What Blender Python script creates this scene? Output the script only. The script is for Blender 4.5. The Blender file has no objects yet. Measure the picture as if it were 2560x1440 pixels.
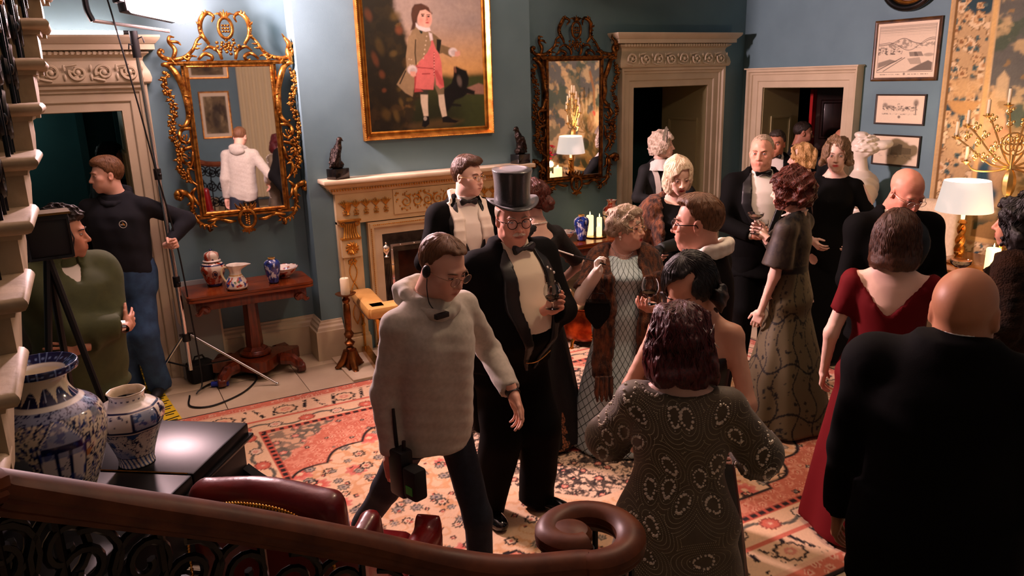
import bpy, bmesh, math, random
import numpy as np
from mathutils import Vector, Matrix
from mathutils.bvhtree import BVHTree
random.seed(7); np.random.seed(7)
sc = bpy.context.scene
COL = sc.collection
R = math.radians
# ------------------------------------------------------------------ camera
CAM_H = 2.30
cam_d = bpy.data.cameras.new('camera'); cam_d.sensor_width = 36.0; cam_d.lens = 36.0*1932.8/2560
cam_d.clip_start = 0.05; cam_d.clip_end = 60
cam = bpy.data.objects.new('camera', cam_d); COL.objects.link(cam)
_yaw, _pit, _rol = R(28.23), R(15.093), R(1.632)
_f = Vector((math.sin(_yaw)*math.cos(_pit), math.cos(_yaw)*math.cos(_pit), -math.sin(_pit)))
_r = Vector((math.cos(_yaw), -math.sin(_yaw), 0)); _u = _r.cross(_f)
_r2 = _r*math.cos(_rol) - _u*math.sin(_rol); _u2 = _u*math.cos(_rol) + _r*math.sin(_rol)
cam.matrix_world = Matrix(((_r2.x,_u2.x,-_f.x,0),(_r2.y,_u2.y,-_f.y,0),(_r2.z,_u2.z,-_f.z,CAM_H),(0,0,0,1)))
sc.camera = cam
# ------------------------------------------------------------------ colour management, world, large lights
sc.view_settings.view_transform = 'Standard'; sc.view_settings.look = 'None'
sc.view_settings.gamma = 1.0; sc.view_settings.use_curve_mapping = False
sc.view_settings.exposure = 0.22
try:
    cy = sc.cycles; cy.max_bounces = 5; cy.diffuse_bounces = 3; cy.glossy_bounces = 3; cy.transmission_bounces = 5; cy.transparent_max_bounces = 6
    cy.caustics_reflective = False; cy.caustics_refractive = False; cy.adaptive_threshold = .05; cy.use_denoising = True; cy.sample_clamp_indirect = 4.0
except AttributeError: pass
wd = bpy.data.worlds.new('world'); sc.world = wd; wd.use_nodes = True
wd.node_tree.nodes['Background'].inputs[0].default_value = (0.9, 0.55, 0.38, 1)
wd.node_tree.nodes['Background'].inputs[1].default_value = 0.02
KEY_W, FILL_W, LAMP_W = 320.0, 75.0, 13.0
KEY_C, WARM_C = (1.0, 0.64, 0.66), (1.0, 0.71, 0.48)
# the room in metres: back wall, chimney breast, right wall
YL, YB, XR, ZC = 6.635, 6.39, 6.576, 4.6
XL, YN = -2.6, -2.6

# ------------------------------------------------------------------ materials
MATS = {}
def mat(name, col=(.5,.5,.5), rough=.5, metal=0.0, col2=None, nscale=8.0, ndetail=4.0, stretch=None, bump=0.0, bscale=60.0, bstretch=None,
        emit=None, estr=0.0, trans=0.0, ior=1.45, attr=False, coat=0.0, sheen=0.0, spec=None, alpha=1.0, sss=0.0, lo=.35, hi=.65):
    if name in MATS: return MATS[name]
    m = bpy.data.materials.new(name); m.use_nodes = True; nt = m.node_tree; b = nt.nodes['Principled BSDF']
    L = nt.links.new
    b.inputs['Base Color'].default_value = (*col, 1); b.inputs['Roughness'].default_value = rough
    b.inputs['Metallic'].default_value = metal; b.inputs['IOR'].default_value = ior
    b.inputs['Transmission Weight'].default_value = trans; b.inputs['Coat Weight'].default_value = coat
    b.inputs['Sheen Weight'].default_value = sheen; b.inputs['Alpha'].default_value = alpha
    if spec is not None: b.inputs['Specular IOR Level'].default_value = spec
    if sss: b.inputs['Subsurface Weight'].default_value = sss; b.inputs['Subsurface Radius'].default_value = (.012,.004,.002)
    if emit: b.inputs['Emission Color'].default_value = (*emit, 1); b.inputs['Emission Strength'].default_value = estr
    tc = nt.nodes.new('ShaderNodeTexCoord')
    def noise(scale, detail, st):
        n = nt.nodes.new('ShaderNodeTexNoise'); n.inputs['Scale'].default_value = scale; n.inputs['Detail'].default_value = detail
        if st:
            mp = nt.nodes.new('ShaderNodeMapping'); mp.inputs['Scale'].default_value = st; L(tc.outputs['Object'], mp.inputs[0]); L(mp.outputs[0], n.inputs[0])
        else: L(tc.outputs['Object'], n.inputs[0])
        return n
    src = None
    if attr:
        a = nt.nodes.new('ShaderNodeVertexColor'); a.layer_name = 'Col'; src = a.outputs[0]; L(src, b.inputs['Base Color'])
    if col2 is not None:
        n = noise(nscale, ndetail, stretch); rp = nt.nodes.new('ShaderNodeMapRange'); rp.inputs[1].default_value = lo; rp.inputs[2].default_value = hi
        L(n.outputs[0], rp.inputs[0]); mx = nt.nodes.new('ShaderNodeMix'); mx.data_type = 'RGBA'
        L(rp.outputs[0], mx.inputs[0])
        if attr:
            mx.blend_type = 'MULTIPLY'; L(src, mx.inputs[6]); mx.inputs[7].default_value = (*col2, 1)
        else:
            mx.inputs[6].default_value = (*col, 1); mx.inputs[7].default_value = (*col2, 1)
        L(mx.outputs[2], b.inputs['Base Color'])
    if bump:
        n = noise(bscale, 3.0, bstretch); bp = nt.nodes.new('ShaderNodeBump'); bp.inputs['Strength'].default_value = min(1, bump); bp.inputs['Distance'].default_value = .01*max(1, bump)
        L(n.outputs[0], bp.inputs['Height']); L(bp.outputs[0], b.inputs['Normal'])
    MATS[name] = m
    return m

# ------------------------------------------------------------------ objects, tags
def tag(o, label=None, cat=None, group=None, kind=None):
    if label: o['label'] = label
    if cat: o['category'] = cat
    if group: o['group'] = group
    if kind: o['kind'] = kind
    return o
def empty(name, loc=(0,0,0), rz=0.0, label=None, cat=None, group=None, kind=None):
    o = bpy.data.objects.new(name, None); COL.objects.link(o); o.location = loc; o.rotation_euler = (0,0,rz); o.empty_display_size = .05
    return tag(o, label, cat, group, kind)
def link_mesh(name, me, m, parent=None, smooth=True, sharp=38):
    if smooth:
        me.polygons.foreach_set('use_smooth', np.ones(len(me.polygons), dtype=bool))
        if sharp: me.set_sharp_from_angle(angle=R(sharp))
    o = bpy.data.objects.new(name, me); COL.objects.link(o)
    if m is not None:
        for mm in (m if isinstance(m, (list, tuple)) else [m]): me.materials.append(mm)
    if parent is not None: o.parent = parent
    return o
def np_mesh(name, V, F, cols=None):
    me = bpy.data.meshes.new(name)
    V = np.asarray(V, dtype=np.float32)
    if isinstance(F, np.ndarray):
        n, k = F.shape
        me.vertices.add(len(V)); me.vertices.foreach_set('co', V.ravel())
        me.loops.add(n*k); me.loops.foreach_set('vertex_index', F.astype(np.int32).ravel())
        me.polygons.add(n); me.polygons.foreach_set('loop_start', np.arange(0, n*k, k, dtype=np.int32))
        me.update(calc_edges=True)
    else:
        me.from_pydata([tuple(v) for v in V], [], F)
    if cols is not None:
        a = me.color_attributes.new('Col', 'FLOAT_COLOR', 'POINT')
        c = np.ones((len(V), 4), dtype=np.float32); c[:, :3] = np.clip(cols, 0, 1); a.data.foreach_set('color', c.ravel())
    return me
class MB:
    """collects boxes, tubes, lathes and strips, then links them as one mesh object"""
    def __init__(s, T=None): s.v = []; s.f = []; s.T = T; s.c = []
    def add(s, V, F, col=None):
        o = len(s.v)
        for p in V: s.v.append(s.T(*p) if s.T else tuple(p))
        s.f += [tuple(i+o for i in f) for f in F]
        s.c += [col or (1,1,1)]*len(V)
        return s
    def box(s, lo, hi, rot=None, piv=None, bev=0.0, col=None):
        x0,y0,z0 = lo; x1,y1,z1 = hi
        if bev:
            b = bev; V = []; F = []
            bm = bmesh.new(); bmesh.ops.create_cube(bm, size=1)
            for v in bm.verts: v.co = Vector(((x0+x1)/2+v.co.x*(x1-x0),(y0+y1)/2+v.co.y*(y1-y0),(z0+z1)/2+v.co.z*(z1-z0)))
            bmesh.ops.bevel(bm, geom=list(bm.edges), offset=b, segments=2, affect='EDGES', profile=.5)
            bm.verts.index_update(); V = [v.co.copy() for v in bm.verts]; F = [tuple(v.index for v in f.verts) for f in bm.faces]; bm.free()
        else:
            V = [Vector(p) for p in ((x0,y0,z0),(x1,y0,z0),(x1,y1,z0),(x0,y1,z0),(x0,y0,z1),(x1,y0,z1),(x1,y1,z1),(x0,y1,z1))]
            F = [(0,3,2,1),(4,5,6,7),(0,1,5,4),(1,2,6,5),(2,3,7,6),(3,0,4,7)]
        if rot is not None:
            pv = Vector(piv if piv else ((x0+x1)/2,(y0+y1)/2,(z0+z1)/2)); V = [pv + rot @ (v-pv) for v in V]
        return s.add([tuple(v) for v in V], F, col)
    def tube(s, pts, r, n=8, closed=False, cap=True, flat=1.0, up=(0,0,1), col=None):
        P = [Vector(p) for p in pts]; m = len(P); V = []; F = []
        rr = r if isinstance(r, (list, tuple)) else [r]*m
        if len(rr) != m: rr = list(np.interp(np.linspace(0,1,m), np.linspace(0,1,len(rr)), rr))
        prev = None
        for i, p in enumerate(P):
            a = P[(i-1) % m] if (closed or i > 0) else p; b = P[(i+1) % m] if (closed or i < m-1) else p
            t = (b-a); t = t.normalized() if t.length > 1e-9 else Vector((0,0,1))
            if prev is None:
                u = Vector(up); u = u - t*u.dot(t)
                if u.length < 1e-3: u = Vector((1,0,0)) - t*t.x
                if u.length < 1e-3: u = Vector((0,1,0)) - t*t.y
            else: u = prev - t*prev.dot(t)
            u.normalize(); prev = u; w = t.cross(u)
            for k in range(n):
                an = 2*math.pi*k/n; V.append(tuple(p + (u*math.cos(an)*flat + w*math.sin(an))*rr[i]))
        for i in range(m if closed else m-1):
            for k in range(n):
                j = (i+1) % m; F.append((i*n+k, i*n+(k+1)%n, j*n+(k+1)%n, j*n+k))
        if cap and not closed: F.append(tuple(range(n-1,-1,-1))); F.append(tuple((m-1)*n+k for k in range(n)))
        return s.add(V, F, col)
    def lathe(s, prof, n=24, c=(0,0,0), axis='z', sx=1, sy=1, col=None):
        V = []; F = []; m = len(prof)
        for r, z in prof:
            for k in range(n):
                a = 2*math.pi*k/n; x, y = r*math.cos(a)*sx, r*math.sin(a)*sy
                V.append((c[0]+x, c[1]+y, c[2]+z) if axis == 'z' else ((c[0]+x, c[1]-z, c[2]+y) if axis == 'y' else (c[0]+z, c[1]+x, c[2]+y)))
        for i in range(m-1):
            for k in range(n): F.append((i*n+k, i*n+(k+1)%n, (i+1)*n+(k+1)%n, (i+1)*n+k))
        if prof[0][0] > 1e-5: F.append(tuple(range(n-1,-1,-1)))
        if prof[-1][0] > 1e-5: F.append(tuple((m-1)*n+k for k in range(n)))
        return s.add(V, F, col)
    def ball(s, c, r, n=8, m=5, col=None):
        rx, ry, rz = r if isinstance(r, (tuple, list)) else (r,r,r)
        V = [(c[0],c[1],c[2]-rz)]
        for i in range(1, m):
            a = -math.pi/2 + math.pi*i/m
            for k in range(n): b = 2*math.pi*k/n; V.append((c[0]+rx*math.cos(a)*math.cos(b), c[1]+ry*math.cos(a)*math.sin(b), c[2]+rz*math.sin(a)))
        V.append((c[0],c[1],c[2]+rz)); F = []
        for k in range(n): F.append((0, 1+(k+1)%n, 1+k))
        for i in range(m-2):
            for k in range(n): o = 1+i*n; F.append((o+k, o+(k+1)%n, o+n+(k+1)%n, o+n+k))
        t = len(V)-1
        for k in range(n): F.append((t, t-n+k, t-n+(k+1)%n))
        return s.add(V, F, col)
    def prism(s, poly, z0, z1, plane='xy', col=None):
        n = len(poly)
        def q(a,b,z): return (a,b,z) if plane == 'xy' else ((a,z,b) if plane == 'xz' else (z,a,b))
        V = [q(a,b,z0) for a,b in poly] + [q(a,b,z1) for a,b in poly]
        F = [tuple(range(n-1,-1,-1)), tuple(range(n,2*n))] + [(i,(i+1)%n,n+(i+1)%n,n+i) for i in range(n)]
        return s.add(V, F, col)
    def frame(s, x0, x1, z0, z1, prof, openb=False, col=None):
        """mitred moulding: prof = (distance outwards from the opening, projection) pairs; local plane (a, depth, b)"""
        V = []; F = []; k = 4
        for u, d in prof:
            V += [(x0-u, d, z0 if openb else z0-u), (x0-u, d, z1+u), (x1+u, d, z1+u), (x1+u, d, z0 if openb else z0-u)]
        for i in range(len(prof)-1):
            for j in range(3 if openb else 4):
                a = i*k; b = (i+1)*k; F.append((a+j, a+(j+1)%4, b+(j+1)%4, b+j))
        return s.add(V, F, col)
    def run(s, path, prof, closed=False):
        """moulding swept along a ground path (x,y): prof = (offset to the left of the path, z)"""
        P = [Vector((p[0],p[1])) for p in path]; m = len(P); V = []; F = []
        for i, p in enumerate(P):
            a = P[i-1] if i > 0 else None; b = P[i+1] if i < m-1 else None
            d1 = (p-a).normalized() if a is not None else (b-p).normalized(); d2 = (b-p).normalized() if b is not None else d1
            n1 = Vector((-d1.y,d1.x)); n2 = Vector((-d2.y,d2.x)); nn = (n1+n2).normalized(); sc_ = 1/max(.3, nn.dot(n1))
            for u, z in prof: q = p + nn*u*sc_; V.append((q.x,q.y,z))
        k = len(prof)
        for i in range(m-1):
            for j in range(k-1): F.append((i*k+j, (i+1)*k+j, (i+1)*k+j+1, i*k+j+1))
        F.append(tuple(range(k))); F.append(tuple((m-1)*k+j for j in range(k)))
        return s.add(V, F)
    def build(s, name, m, parent=None, smooth=True, sharp=38, usecol=False):
        me = bpy.data.meshes.new(name); me.from_pydata(s.v, [], s.f)
        if usecol:
            a = me.color_attributes.new('Col', 'FLOAT_COLOR', 'POINT'); c = np.ones((len(s.v),4),dtype=np.float32); c[:,:3] = np.array(s.c); a.data.foreach_set('color', c.ravel())
        bm = bmesh.new(); bm.from_mesh(me); bmesh.ops.recalc_face_normals(bm, faces=bm.faces); bm.to_mesh(me); bm.free()
        return link_mesh(name, me, m, parent, smooth, sharp)
def copy_tree(o, parent=None):
    c = o.copy(); COL.objects.link(c); c.parent = parent
    for ch in list(o.children): copy_tree(ch, c)
    return c
def spiral(c, r0, r1, a0, a1, n=18):
    """points (a,b) of a spiral about c from radius r0 at angle a0 to r1 at a1 (degrees)"""
    return [(c[0]+(r0+(r1-r0)*t)*math.cos(R(a0+(a1-a0)*t)), c[1]+(r0+(r1-r0)*t)*math.sin(R(a0+(a1-a0)*t))) for t in np.linspace(0,1,n)]
def smooth_path(pts, n=6):
    """Catmull-Rom through the points"""
    P = [np.array(p, float) for p in pts]; P = [2*P[0]-P[1]] + P + [2*P[-1]-P[-2]]; out = []
    for i in range(1, len(P)-2):
        for t in np.linspace(0,1,n,endpoint=False):
            a,b,c,d = P[i-1],P[i],P[i+1],P[i+2]
            out.append(tuple(.5*((2*b)+(c-a)*t+(2*a-5*b+4*c-d)*t*t+(3*b-a-3*c+d)*t**3)))
    out.append(tuple(P[-2])); return out
# ------------------------------------------------------------------ numpy paint on grids (per-vertex pigment)
def hsh(x, y, s=0.0):
    v = np.sin(x*127.1+y*311.7+s*74.7)*43758.5453; return v-np.floor(v)
def vnoise(x, y, s=0.0):
    xi = np.floor(x); yi = np.floor(y); fx = x-xi; fy = y-yi; fx = fx*fx*(3-2*fx); fy = fy*fy*(3-2*fy)
    a = hsh(xi,yi,s); b = hsh(xi+1,yi,s); c = hsh(xi,yi+1,s); d = hsh(xi+1,yi+1,s)
    return (a*(1-fx)+b*fx)*(1-fy)+(c*(1-fx)+d*fx)*fy
def fbm(x, y, s=0.0, o=4):
    t = 0; a = .5
    for i in range(o): x, y = .8*x-.6*y, .6*x+.8*y; t = t+a*vnoise(x*2**i, y*2**i, s+i*3.1); a *= .5
    return t
def sstep(a, b, x):
    t = np.clip((x-a)/(b-a), 0, 1); return t*t*(3-2*t)
class Paint:
    def __init__(s, U, V, base=(1,1,1)):
        s.u, s.v = U, V; s.c = np.ones(U.shape+(3,))*np.array(base)
    def mix(s, m, col):
        m = np.clip(m,0,1)[...,None]; s.c = s.c*(1-m)+np.asarray(col)*m; return s
    def ell(s, c, r, col, soft=.15, rot=0.0, a=1.0):
        x = s.u-c[0]; y = s.v-c[1]; k, q = math.cos(rot), math.sin(rot); X = (x*k+y*q)/r[0]; Y = (-x*q+y*k)/r[1]
        return s.mix(a*(1-sstep(1-soft,1+soft,np.sqrt(X*X+Y*Y))), col)
    def seg(s, pts, w, col, a=1.0, soft=.5):
        d = np.full(s.u.shape, 9.0)
        ws = w if isinstance(w,(list,tuple)) else [w]*len(pts)
        for i in range(len(pts)-1):
            p, q = np.array(pts[i]), np.array(pts[i+1]); e = q-p; L2 = max(1e-12, e@e)
            t = np.clip(((s.u-p[0])*e[0]+(s.v-p[1])*e[1])/L2,0,1)
            dd = np.hypot(s.u-p[0]-t*e[0], s.v-p[1]-t*e[1])/(ws[i]+(ws[i+1]-ws[i])*t); d = np.minimum(d, dd)
        return s.mix(a*(1-sstep(1-soft,1+soft,d)), col)
    def poly(s, pts, col, soft=.004, a=1.0):
        ins = np.zeros(s.u.shape, bool); d = np.full(s.u.shape, 9.0); n = len(pts)
        for i in range(n):
            (x0,y0),(x1,y1) = pts[i],pts[(i+1)%n]
            if y0 != y1:
                c = ((y0 > s.v) != (y1 > s.v)) & (s.u < (x1-x0)*(s.v-y0)/(y1-y0)+x0); ins ^= c
            e0, e1 = x1-x0, y1-y0; L2 = max(1e-12, e0*e0+e1*e1); t = np.clip(((s.u-x0)*e0+(s.v-y0)*e1)/L2,0,1)
            d = np.minimum(d, np.hypot(s.u-x0-t*e0, s.v-y0-t*e1))
        sd = np.where(ins, -d, d); return s.mix(a*(1-sstep(-soft,soft,sd)), col)
def grid_obj(name, nx, ny, fn_pos, paint_fn, m, parent=None):
    """a sheet of nx by ny vertices; fn_pos(U,V)->xyz arrays, paint_fn(U,V)->rgb"""
    U, V = np.meshgrid(np.linspace(0,1,nx), np.linspace(0,1,ny)); C = paint_fn(U,V)
    X,Y,Z = fn_pos(U,V); P = np.stack([np.broadcast_to(X,U.shape),np.broadcast_to(Y,U.shape),np.broadcast_to(Z,U.shape)],-1).reshape(-1,3)
    i = np.arange(nx*ny).reshape(ny,nx); F = np.stack([i[:-1,:-1],i[:-1,1:],i[1:,1:],i[1:,:-1]],-1).reshape(-1,4)
    return link_mesh(name, np_mesh(name, P, F, C.reshape(-1,3)), m, parent, True, 0)
def lin(r,g,b):
    """sRGB 0-255 to linear"""
    f = lambda c: ((c/255)/12.92 if c/255 <= .04045 else ((c/255+.055)/1.055)**2.4); return (f(r),f(g),f(b))
# ================================================================== implicit surfaces: smooth unions meshed by surface nets
class Field:
    BIG = .09
    def __init__(s, lo, hi, h):
        s.lo = np.array(lo, np.float32); s.h = h; s.n = np.ceil((np.array(hi)-s.lo)/h).astype(int)+1
        s.D = np.full(tuple(s.n), s.BIG, np.float32); s.ax = [(s.lo[i]+h*np.arange(s.n[i])).astype(np.float32) for i in range(3)]
    def sub(s, lo, hi):
        a = np.maximum(0, np.floor((np.array(lo)-s.lo)/s.h).astype(int)); b = np.minimum(s.n, np.ceil((np.array(hi)-s.lo)/s.h).astype(int)+1)
        if (b <= a).any(): return None
        sl = tuple(slice(a[i],b[i]) for i in range(3)); return sl, s.ax[0][sl[0]][:,None,None], s.ax[1][sl[1]][None,:,None], s.ax[2][sl[2]][None,None,:]
    def add(s, prim, k=.02, op='u'):
        fn, lo, hi = prim; pad = k+3.2*s.h+.004; q = s.sub(np.array(lo)-pad, np.array(hi)+pad)
        if q is None: return s
        sl, x, y, z = q; d = fn(x,y,z); D = s.D[sl]
        if op == 'u':
            hh = np.maximum(k-np.abs(D-d),0)/k; s.D[sl] = np.minimum(D,d)-hh*hh*k*.25
        else:
            d = -d; hh = np.maximum(k-np.abs(D-d),0)/k; s.D[sl] = np.maximum(D,d)+hh*hh*k*.25
        return s
    def cut(s, prim, k=.008): return s.add(prim, k, 'c')
    def all(s, fn):   # fn(D,x,y,z)->D over the whole grid
        s.D = fn(s.D, s.ax[0][:,None,None], s.ax[1][None,:,None], s.ax[2][None,None,:]).astype(np.float32); return s
    def mesh(s):
        D = s.D; D = np.pad(D, 1, constant_values=s.BIG); S = D < 0; n = np.array(D.shape)
        c = [S[i:n[0]-1+i, j:n[1]-1+j, k:n[2]-1+k] for i in (0,1) for j in (0,1) for k in (0,1)]
        tot = sum(a.astype(np.int8) for a in c); act = (tot > 0) & (tot < 8); idx = np.argwhere(act)
        if len(idx) == 0: return np.zeros((0,3),np.float32), np.zeros((0,4),int)
        vid = np.full(act.shape, -1, np.int32); vid[act] = np.arange(len(idx))
        acc = np.zeros((len(idx),3)); cnt = np.zeros(len(idx))
        off = [(i,j,k) for i in (0,1) for j in (0,1) for k in (0,1)]
        val = {o: D[idx[:,0]+o[0], idx[:,1]+o[1], idx[:,2]+o[2]] for o in off}
        for o in off:
            for a in range(3):
                if o[a] == 0:
                    p = list(o); p[a] = 1; p = tuple(p); v0, v1 = val[o], val[p]; m = (v0 < 0) != (v1 < 0)
                    t = np.where(m, v0/np.where(m, v0-v1, 1), 0)
                    for b in range(3): acc[:,b] += np.where(m, o[b]+(t if b == a else 0), 0)
                    cnt += m
        V = (idx+acc/cnt[:,None]-1)*s.h+s.lo
        F = []
        for a in range(3):
            b, c2 = (a+1)%3, (a+2)%3
            sl0 = [slice(None)]*3; sl1 = [slice(None)]*3; sl0[a] = slice(0,n[a]-1); sl1[a] = slice(1,n[a])
            s0, s1 = S[tuple(sl0)], S[tuple(sl1)]; e = np.argwhere(s0 != s1); ok = (e[:,b] > 0) & (e[:,c2] > 0) & (e[:,b] < n[b]-1) & (e[:,c2] < n[c2]-1); e = e[ok]
            fl = s0[tuple(e.T)]
            def g(db,dc): q = e.copy(); q[:,b] -= db; q[:,c2] -= dc; return vid[tuple(q.T)]
            q = np.stack([g(1,1),g(0,1),g(0,0),g(1,0)],-1); q[~fl] = q[~fl][:,::-1]; F.append(q)
        F = np.concatenate(F); F = F[(F >= 0).all(1)]
        return V.astype(np.float32), F
def _bb(*ps, r): P = np.array(ps); return P.min(0)-r, P.max(0)+r
def cone(a, b, ra, rb=None):
    """tapered capsule"""
    rb = ra if rb is None else rb; a = np.array(a,float); b = np.array(b,float); e = b-a; L2 = max(1e-9,e@e)
    def f(x,y,z):
        px,py,pz = x-a[0],y-a[1],z-a[2]; t = np.clip((px*e[0]+py*e[1]+pz*e[2])/L2,0,1); return np.sqrt((px-t*e[0])**2+(py-t*e[1])**2+(pz-t*e[2])**2)-(ra+(rb-ra)*t)
    lo, hi = _bb(a,b,r=max(ra,rb)); return f, lo, hi
def ell(c, r, rot=None):
    c = np.array(c,float); r = np.array([r]*3 if np.isscalar(r) else r,float); mr = r.min(); Rm = None if rot is None else np.array(rot)
    def f(x,y,z):
        X,Y,Z = x-c[0],y-c[1],z-c[2]
        if Rm is not None: X,Y,Z = Rm[0,0]*X+Rm[1,0]*Y+Rm[2,0]*Z, Rm[0,1]*X+Rm[1,1]*Y+Rm[2,1]*Z, Rm[0,2]*X+Rm[1,2]*Y+Rm[2,2]*Z
        q = np.sqrt((X/r[0])**2+(Y/r[1])**2+(Z/r[2])**2); g = np.sqrt((X/r[0]**2)**2+(Y/r[1]**2)**2+(Z/r[2]**2)**2); return np.where(q > 1e-3, q*(q-1)/np.maximum(g,1e-6), -mr)
    m = r.max() if Rm is not None else r; return f, c-m, c+m
def rbox(c, hs, rad, rot=None):
    c = np.array(c,float); hs = np.array(hs,float); Rm = None if rot is None else np.array(rot)
    def f(x,y,z):
        X,Y,Z = x-c[0],y-c[1],z-c[2]
        if Rm is not None: X,Y,Z = Rm[0,0]*X+Rm[1,0]*Y+Rm[2,0]*Z, Rm[0,1]*X+Rm[1,1]*Y+Rm[2,1]*Z, Rm[0,2]*X+Rm[1,2]*Y+Rm[2,2]*Z
        a,b,d = np.abs(X)-hs[0]+rad, np.abs(Y)-hs[1]+rad, np.abs(Z)-hs[2]+rad
        return np.sqrt(np.maximum(a,0)**2+np.maximum(b,0)**2+np.maximum(d,0)**2)+np.minimum(np.maximum(np.maximum(a,b),d),0)-rad
    m = np.linalg.norm(hs) if Rm is not None else hs; return f, c-m, c+m
def loft(tab, off=0.0, ripple=None, pw=2.0):
    """elliptic sections stacked in z: rows (z, half width, half depth, y centre[, x centre])"""
    t = np.array([list(r)+[0]*(5-len(r)) for r in tab],float); z0, z1 = t[0,0], t[-1,0]
    zz = np.linspace(z0,z1,160); cols = []
    for i in range(1,5):
        v = np.interp(zz,t[:,0],t[:,i]); k = np.array([1,2,3,2,1])/9; vp = np.pad(v,2,'edge'); v2 = np.convolve(vp,k,'valid'); v2 = np.convolve(np.pad(v2,2,'edge'),k,'valid'); cols.append(v2)
    A,B,CY,CX = cols; mx = A.max()+abs(CX).max()+abs(off); my = B.max()+abs(CY).max()+abs(off)
    def f(x,y,z):
        a = np.interp(z,zz,A)+off; b = np.interp(z,zz,B)+off; cy = np.interp(z,zz,CY); cx = np.interp(z,zz,CX); X = x-cx; Y = y-cy
        if ripple is not None: rp = ripple(np.arctan2(Y/b,X/a), z); a = a*(1+rp); b = b*(1+rp)
        if pw == 2.0: q = np.sqrt((X/a)**2+(Y/b)**2)
        else: q = (np.abs(X/a)**pw+np.abs(Y/b)**pw)**(1/pw)
        g = np.sqrt((X/a**2)**2+(Y/b**2)**2)/np.maximum(q,1e-4); d = (q-1)/np.maximum(g,1e-3)
        return np.maximum(np.maximum(d, z0-off-z), z-z1-off)
    return f, np.array([-mx,-my,z0-abs(off)]), np.array([mx,my,z1+abs(off)])
def half(n, p):
    """half space: negative where dot(x-p, n) < 0"""
    n = np.array(n,float); n /= np.linalg.norm(n); k = float(np.dot(n,p)); return (lambda x,y,z: x*n[0]+y*n[1]+z*n[2]-k), np.array([-3]*3), np.array([3]*3)
def wob(amp, fr, s=0.0):
    """smooth pseudo noise in 3-D"""
    r = np.random.RandomState(abs(int(s*10))+3); W = r.normal(size=(5,3)); W /= np.linalg.norm(W,axis=1)[:,None]; ph = r.uniform(0,6.28,5)
    def f(x,y,z):
        t = 0
        for i in range(5): t = t+np.sin(fr*(.7+.25*i)*(W[i,0]*x+W[i,1]*y+W[i,2]*z)+ph[i])
        return amp*t/2.2
    return f
def field_obj(name, fld, m, parent=None, cols=None, post=None):
    V, F = fld.mesh(); c = None if cols is None else cols(V)
    if post is not None: V = post(V)
    return link_mesh(name, np_mesh(name, V, F, c), m, parent, True, 0)
# ================================================================== the setting
teal = mat('teal_paint', lin(106,136,144), .62, col2=lin(100,129,137), nscale=3, bump=.06, bscale=220, spec=.3)
stone = mat('cream_gloss_paint', lin(204,188,158), .42, col2=lin(194,178,148), nscale=5, bump=.03, bscale=40)
marble = mat('marble_tile', lin(214,196,166), .28, col2=lin(196,176,146), nscale=2.5, ndetail=8, bump=.02)
grout = mat('floor_joint', lin(120,104,84), .8)
ceil_m = mat('ceiling_white', lin(214,208,196), .8)
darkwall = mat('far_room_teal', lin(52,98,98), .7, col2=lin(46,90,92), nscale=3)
mahog = mat('mahogany', lin(34,11,8), .3, col2=lin(20,7,5), nscale=6, stretch=(8,8,.8), coat=.3)
wallb = MB()
D1 = (5.035, 6.05, 2.19); D3 = (-.73, .285, 2.16); TH = .74
wallb.box((XL,YL,0),(D3[0],YL+TH,ZC)).box((D3[1],YL,0),(D1[0],YL+TH,ZC)).box((D1[1],YL,0),(XR,YL+TH,ZC))
wallb.box((D3[0],YL,D3[2]),(D3[1],YL+TH,ZC)).box((D1[0],YL,D1[2]),(D1[1],YL+TH,ZC))
tag(wallb.build('wall_back', teal, smooth=False), 'teal blue painted wall behind the mirrors and the guests', 'wall', kind='structure')
BX0, BX1 = 1.56, 3.686
brb = MB(); FX0, FX1, FZ = 2.25, 3.03, .90
brb.box((BX0,YB,0),(FX0,YL,ZC)).box((FX1,YB,0),(BX1,YL,ZC)).box((FX0,YB,FZ),(FX1,YL,ZC))
tag(brb.build('wall_chimney', teal, smooth=False), 'teal chimney breast projecting behind the mantelpiece', 'wall', kind='structure')
wr = MB(); D2 = (5.268, 6.324, 2.145)
wr.box((XR,YN,0),(XR+.55,D2[0],ZC)).box((XR,D2[1],0),(XR+.55,YL+TH,ZC)).box((XR,D2[0],D2[2]),(XR+.55,D2[1],ZC))
tag(wr.build('wall_right', teal, smooth=False), 'teal wall hung with framed prints and a tapestry', 'wall', kind='structure')
tag(MB().box((XL-.2,YN,0),(XL,YL+TH,ZC)).build('wall_left', teal, smooth=False), 'teal wall beyond the staircase', 'wall', kind='structure')
tag(MB().box((XL,YN-.2,0),(XR+.5,YN,ZC)).build('wall_near', teal, smooth=False), 'teal wall behind the photographer', 'wall', kind='structure')
tag(MB().box((XL-.2,YN-.2,ZC),(XR+.55,YL+TH,ZC+.1)).build('ceiling', ceil_m, smooth=False), 'plain white ceiling of the hall', 'ceiling', kind='structure')
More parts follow.
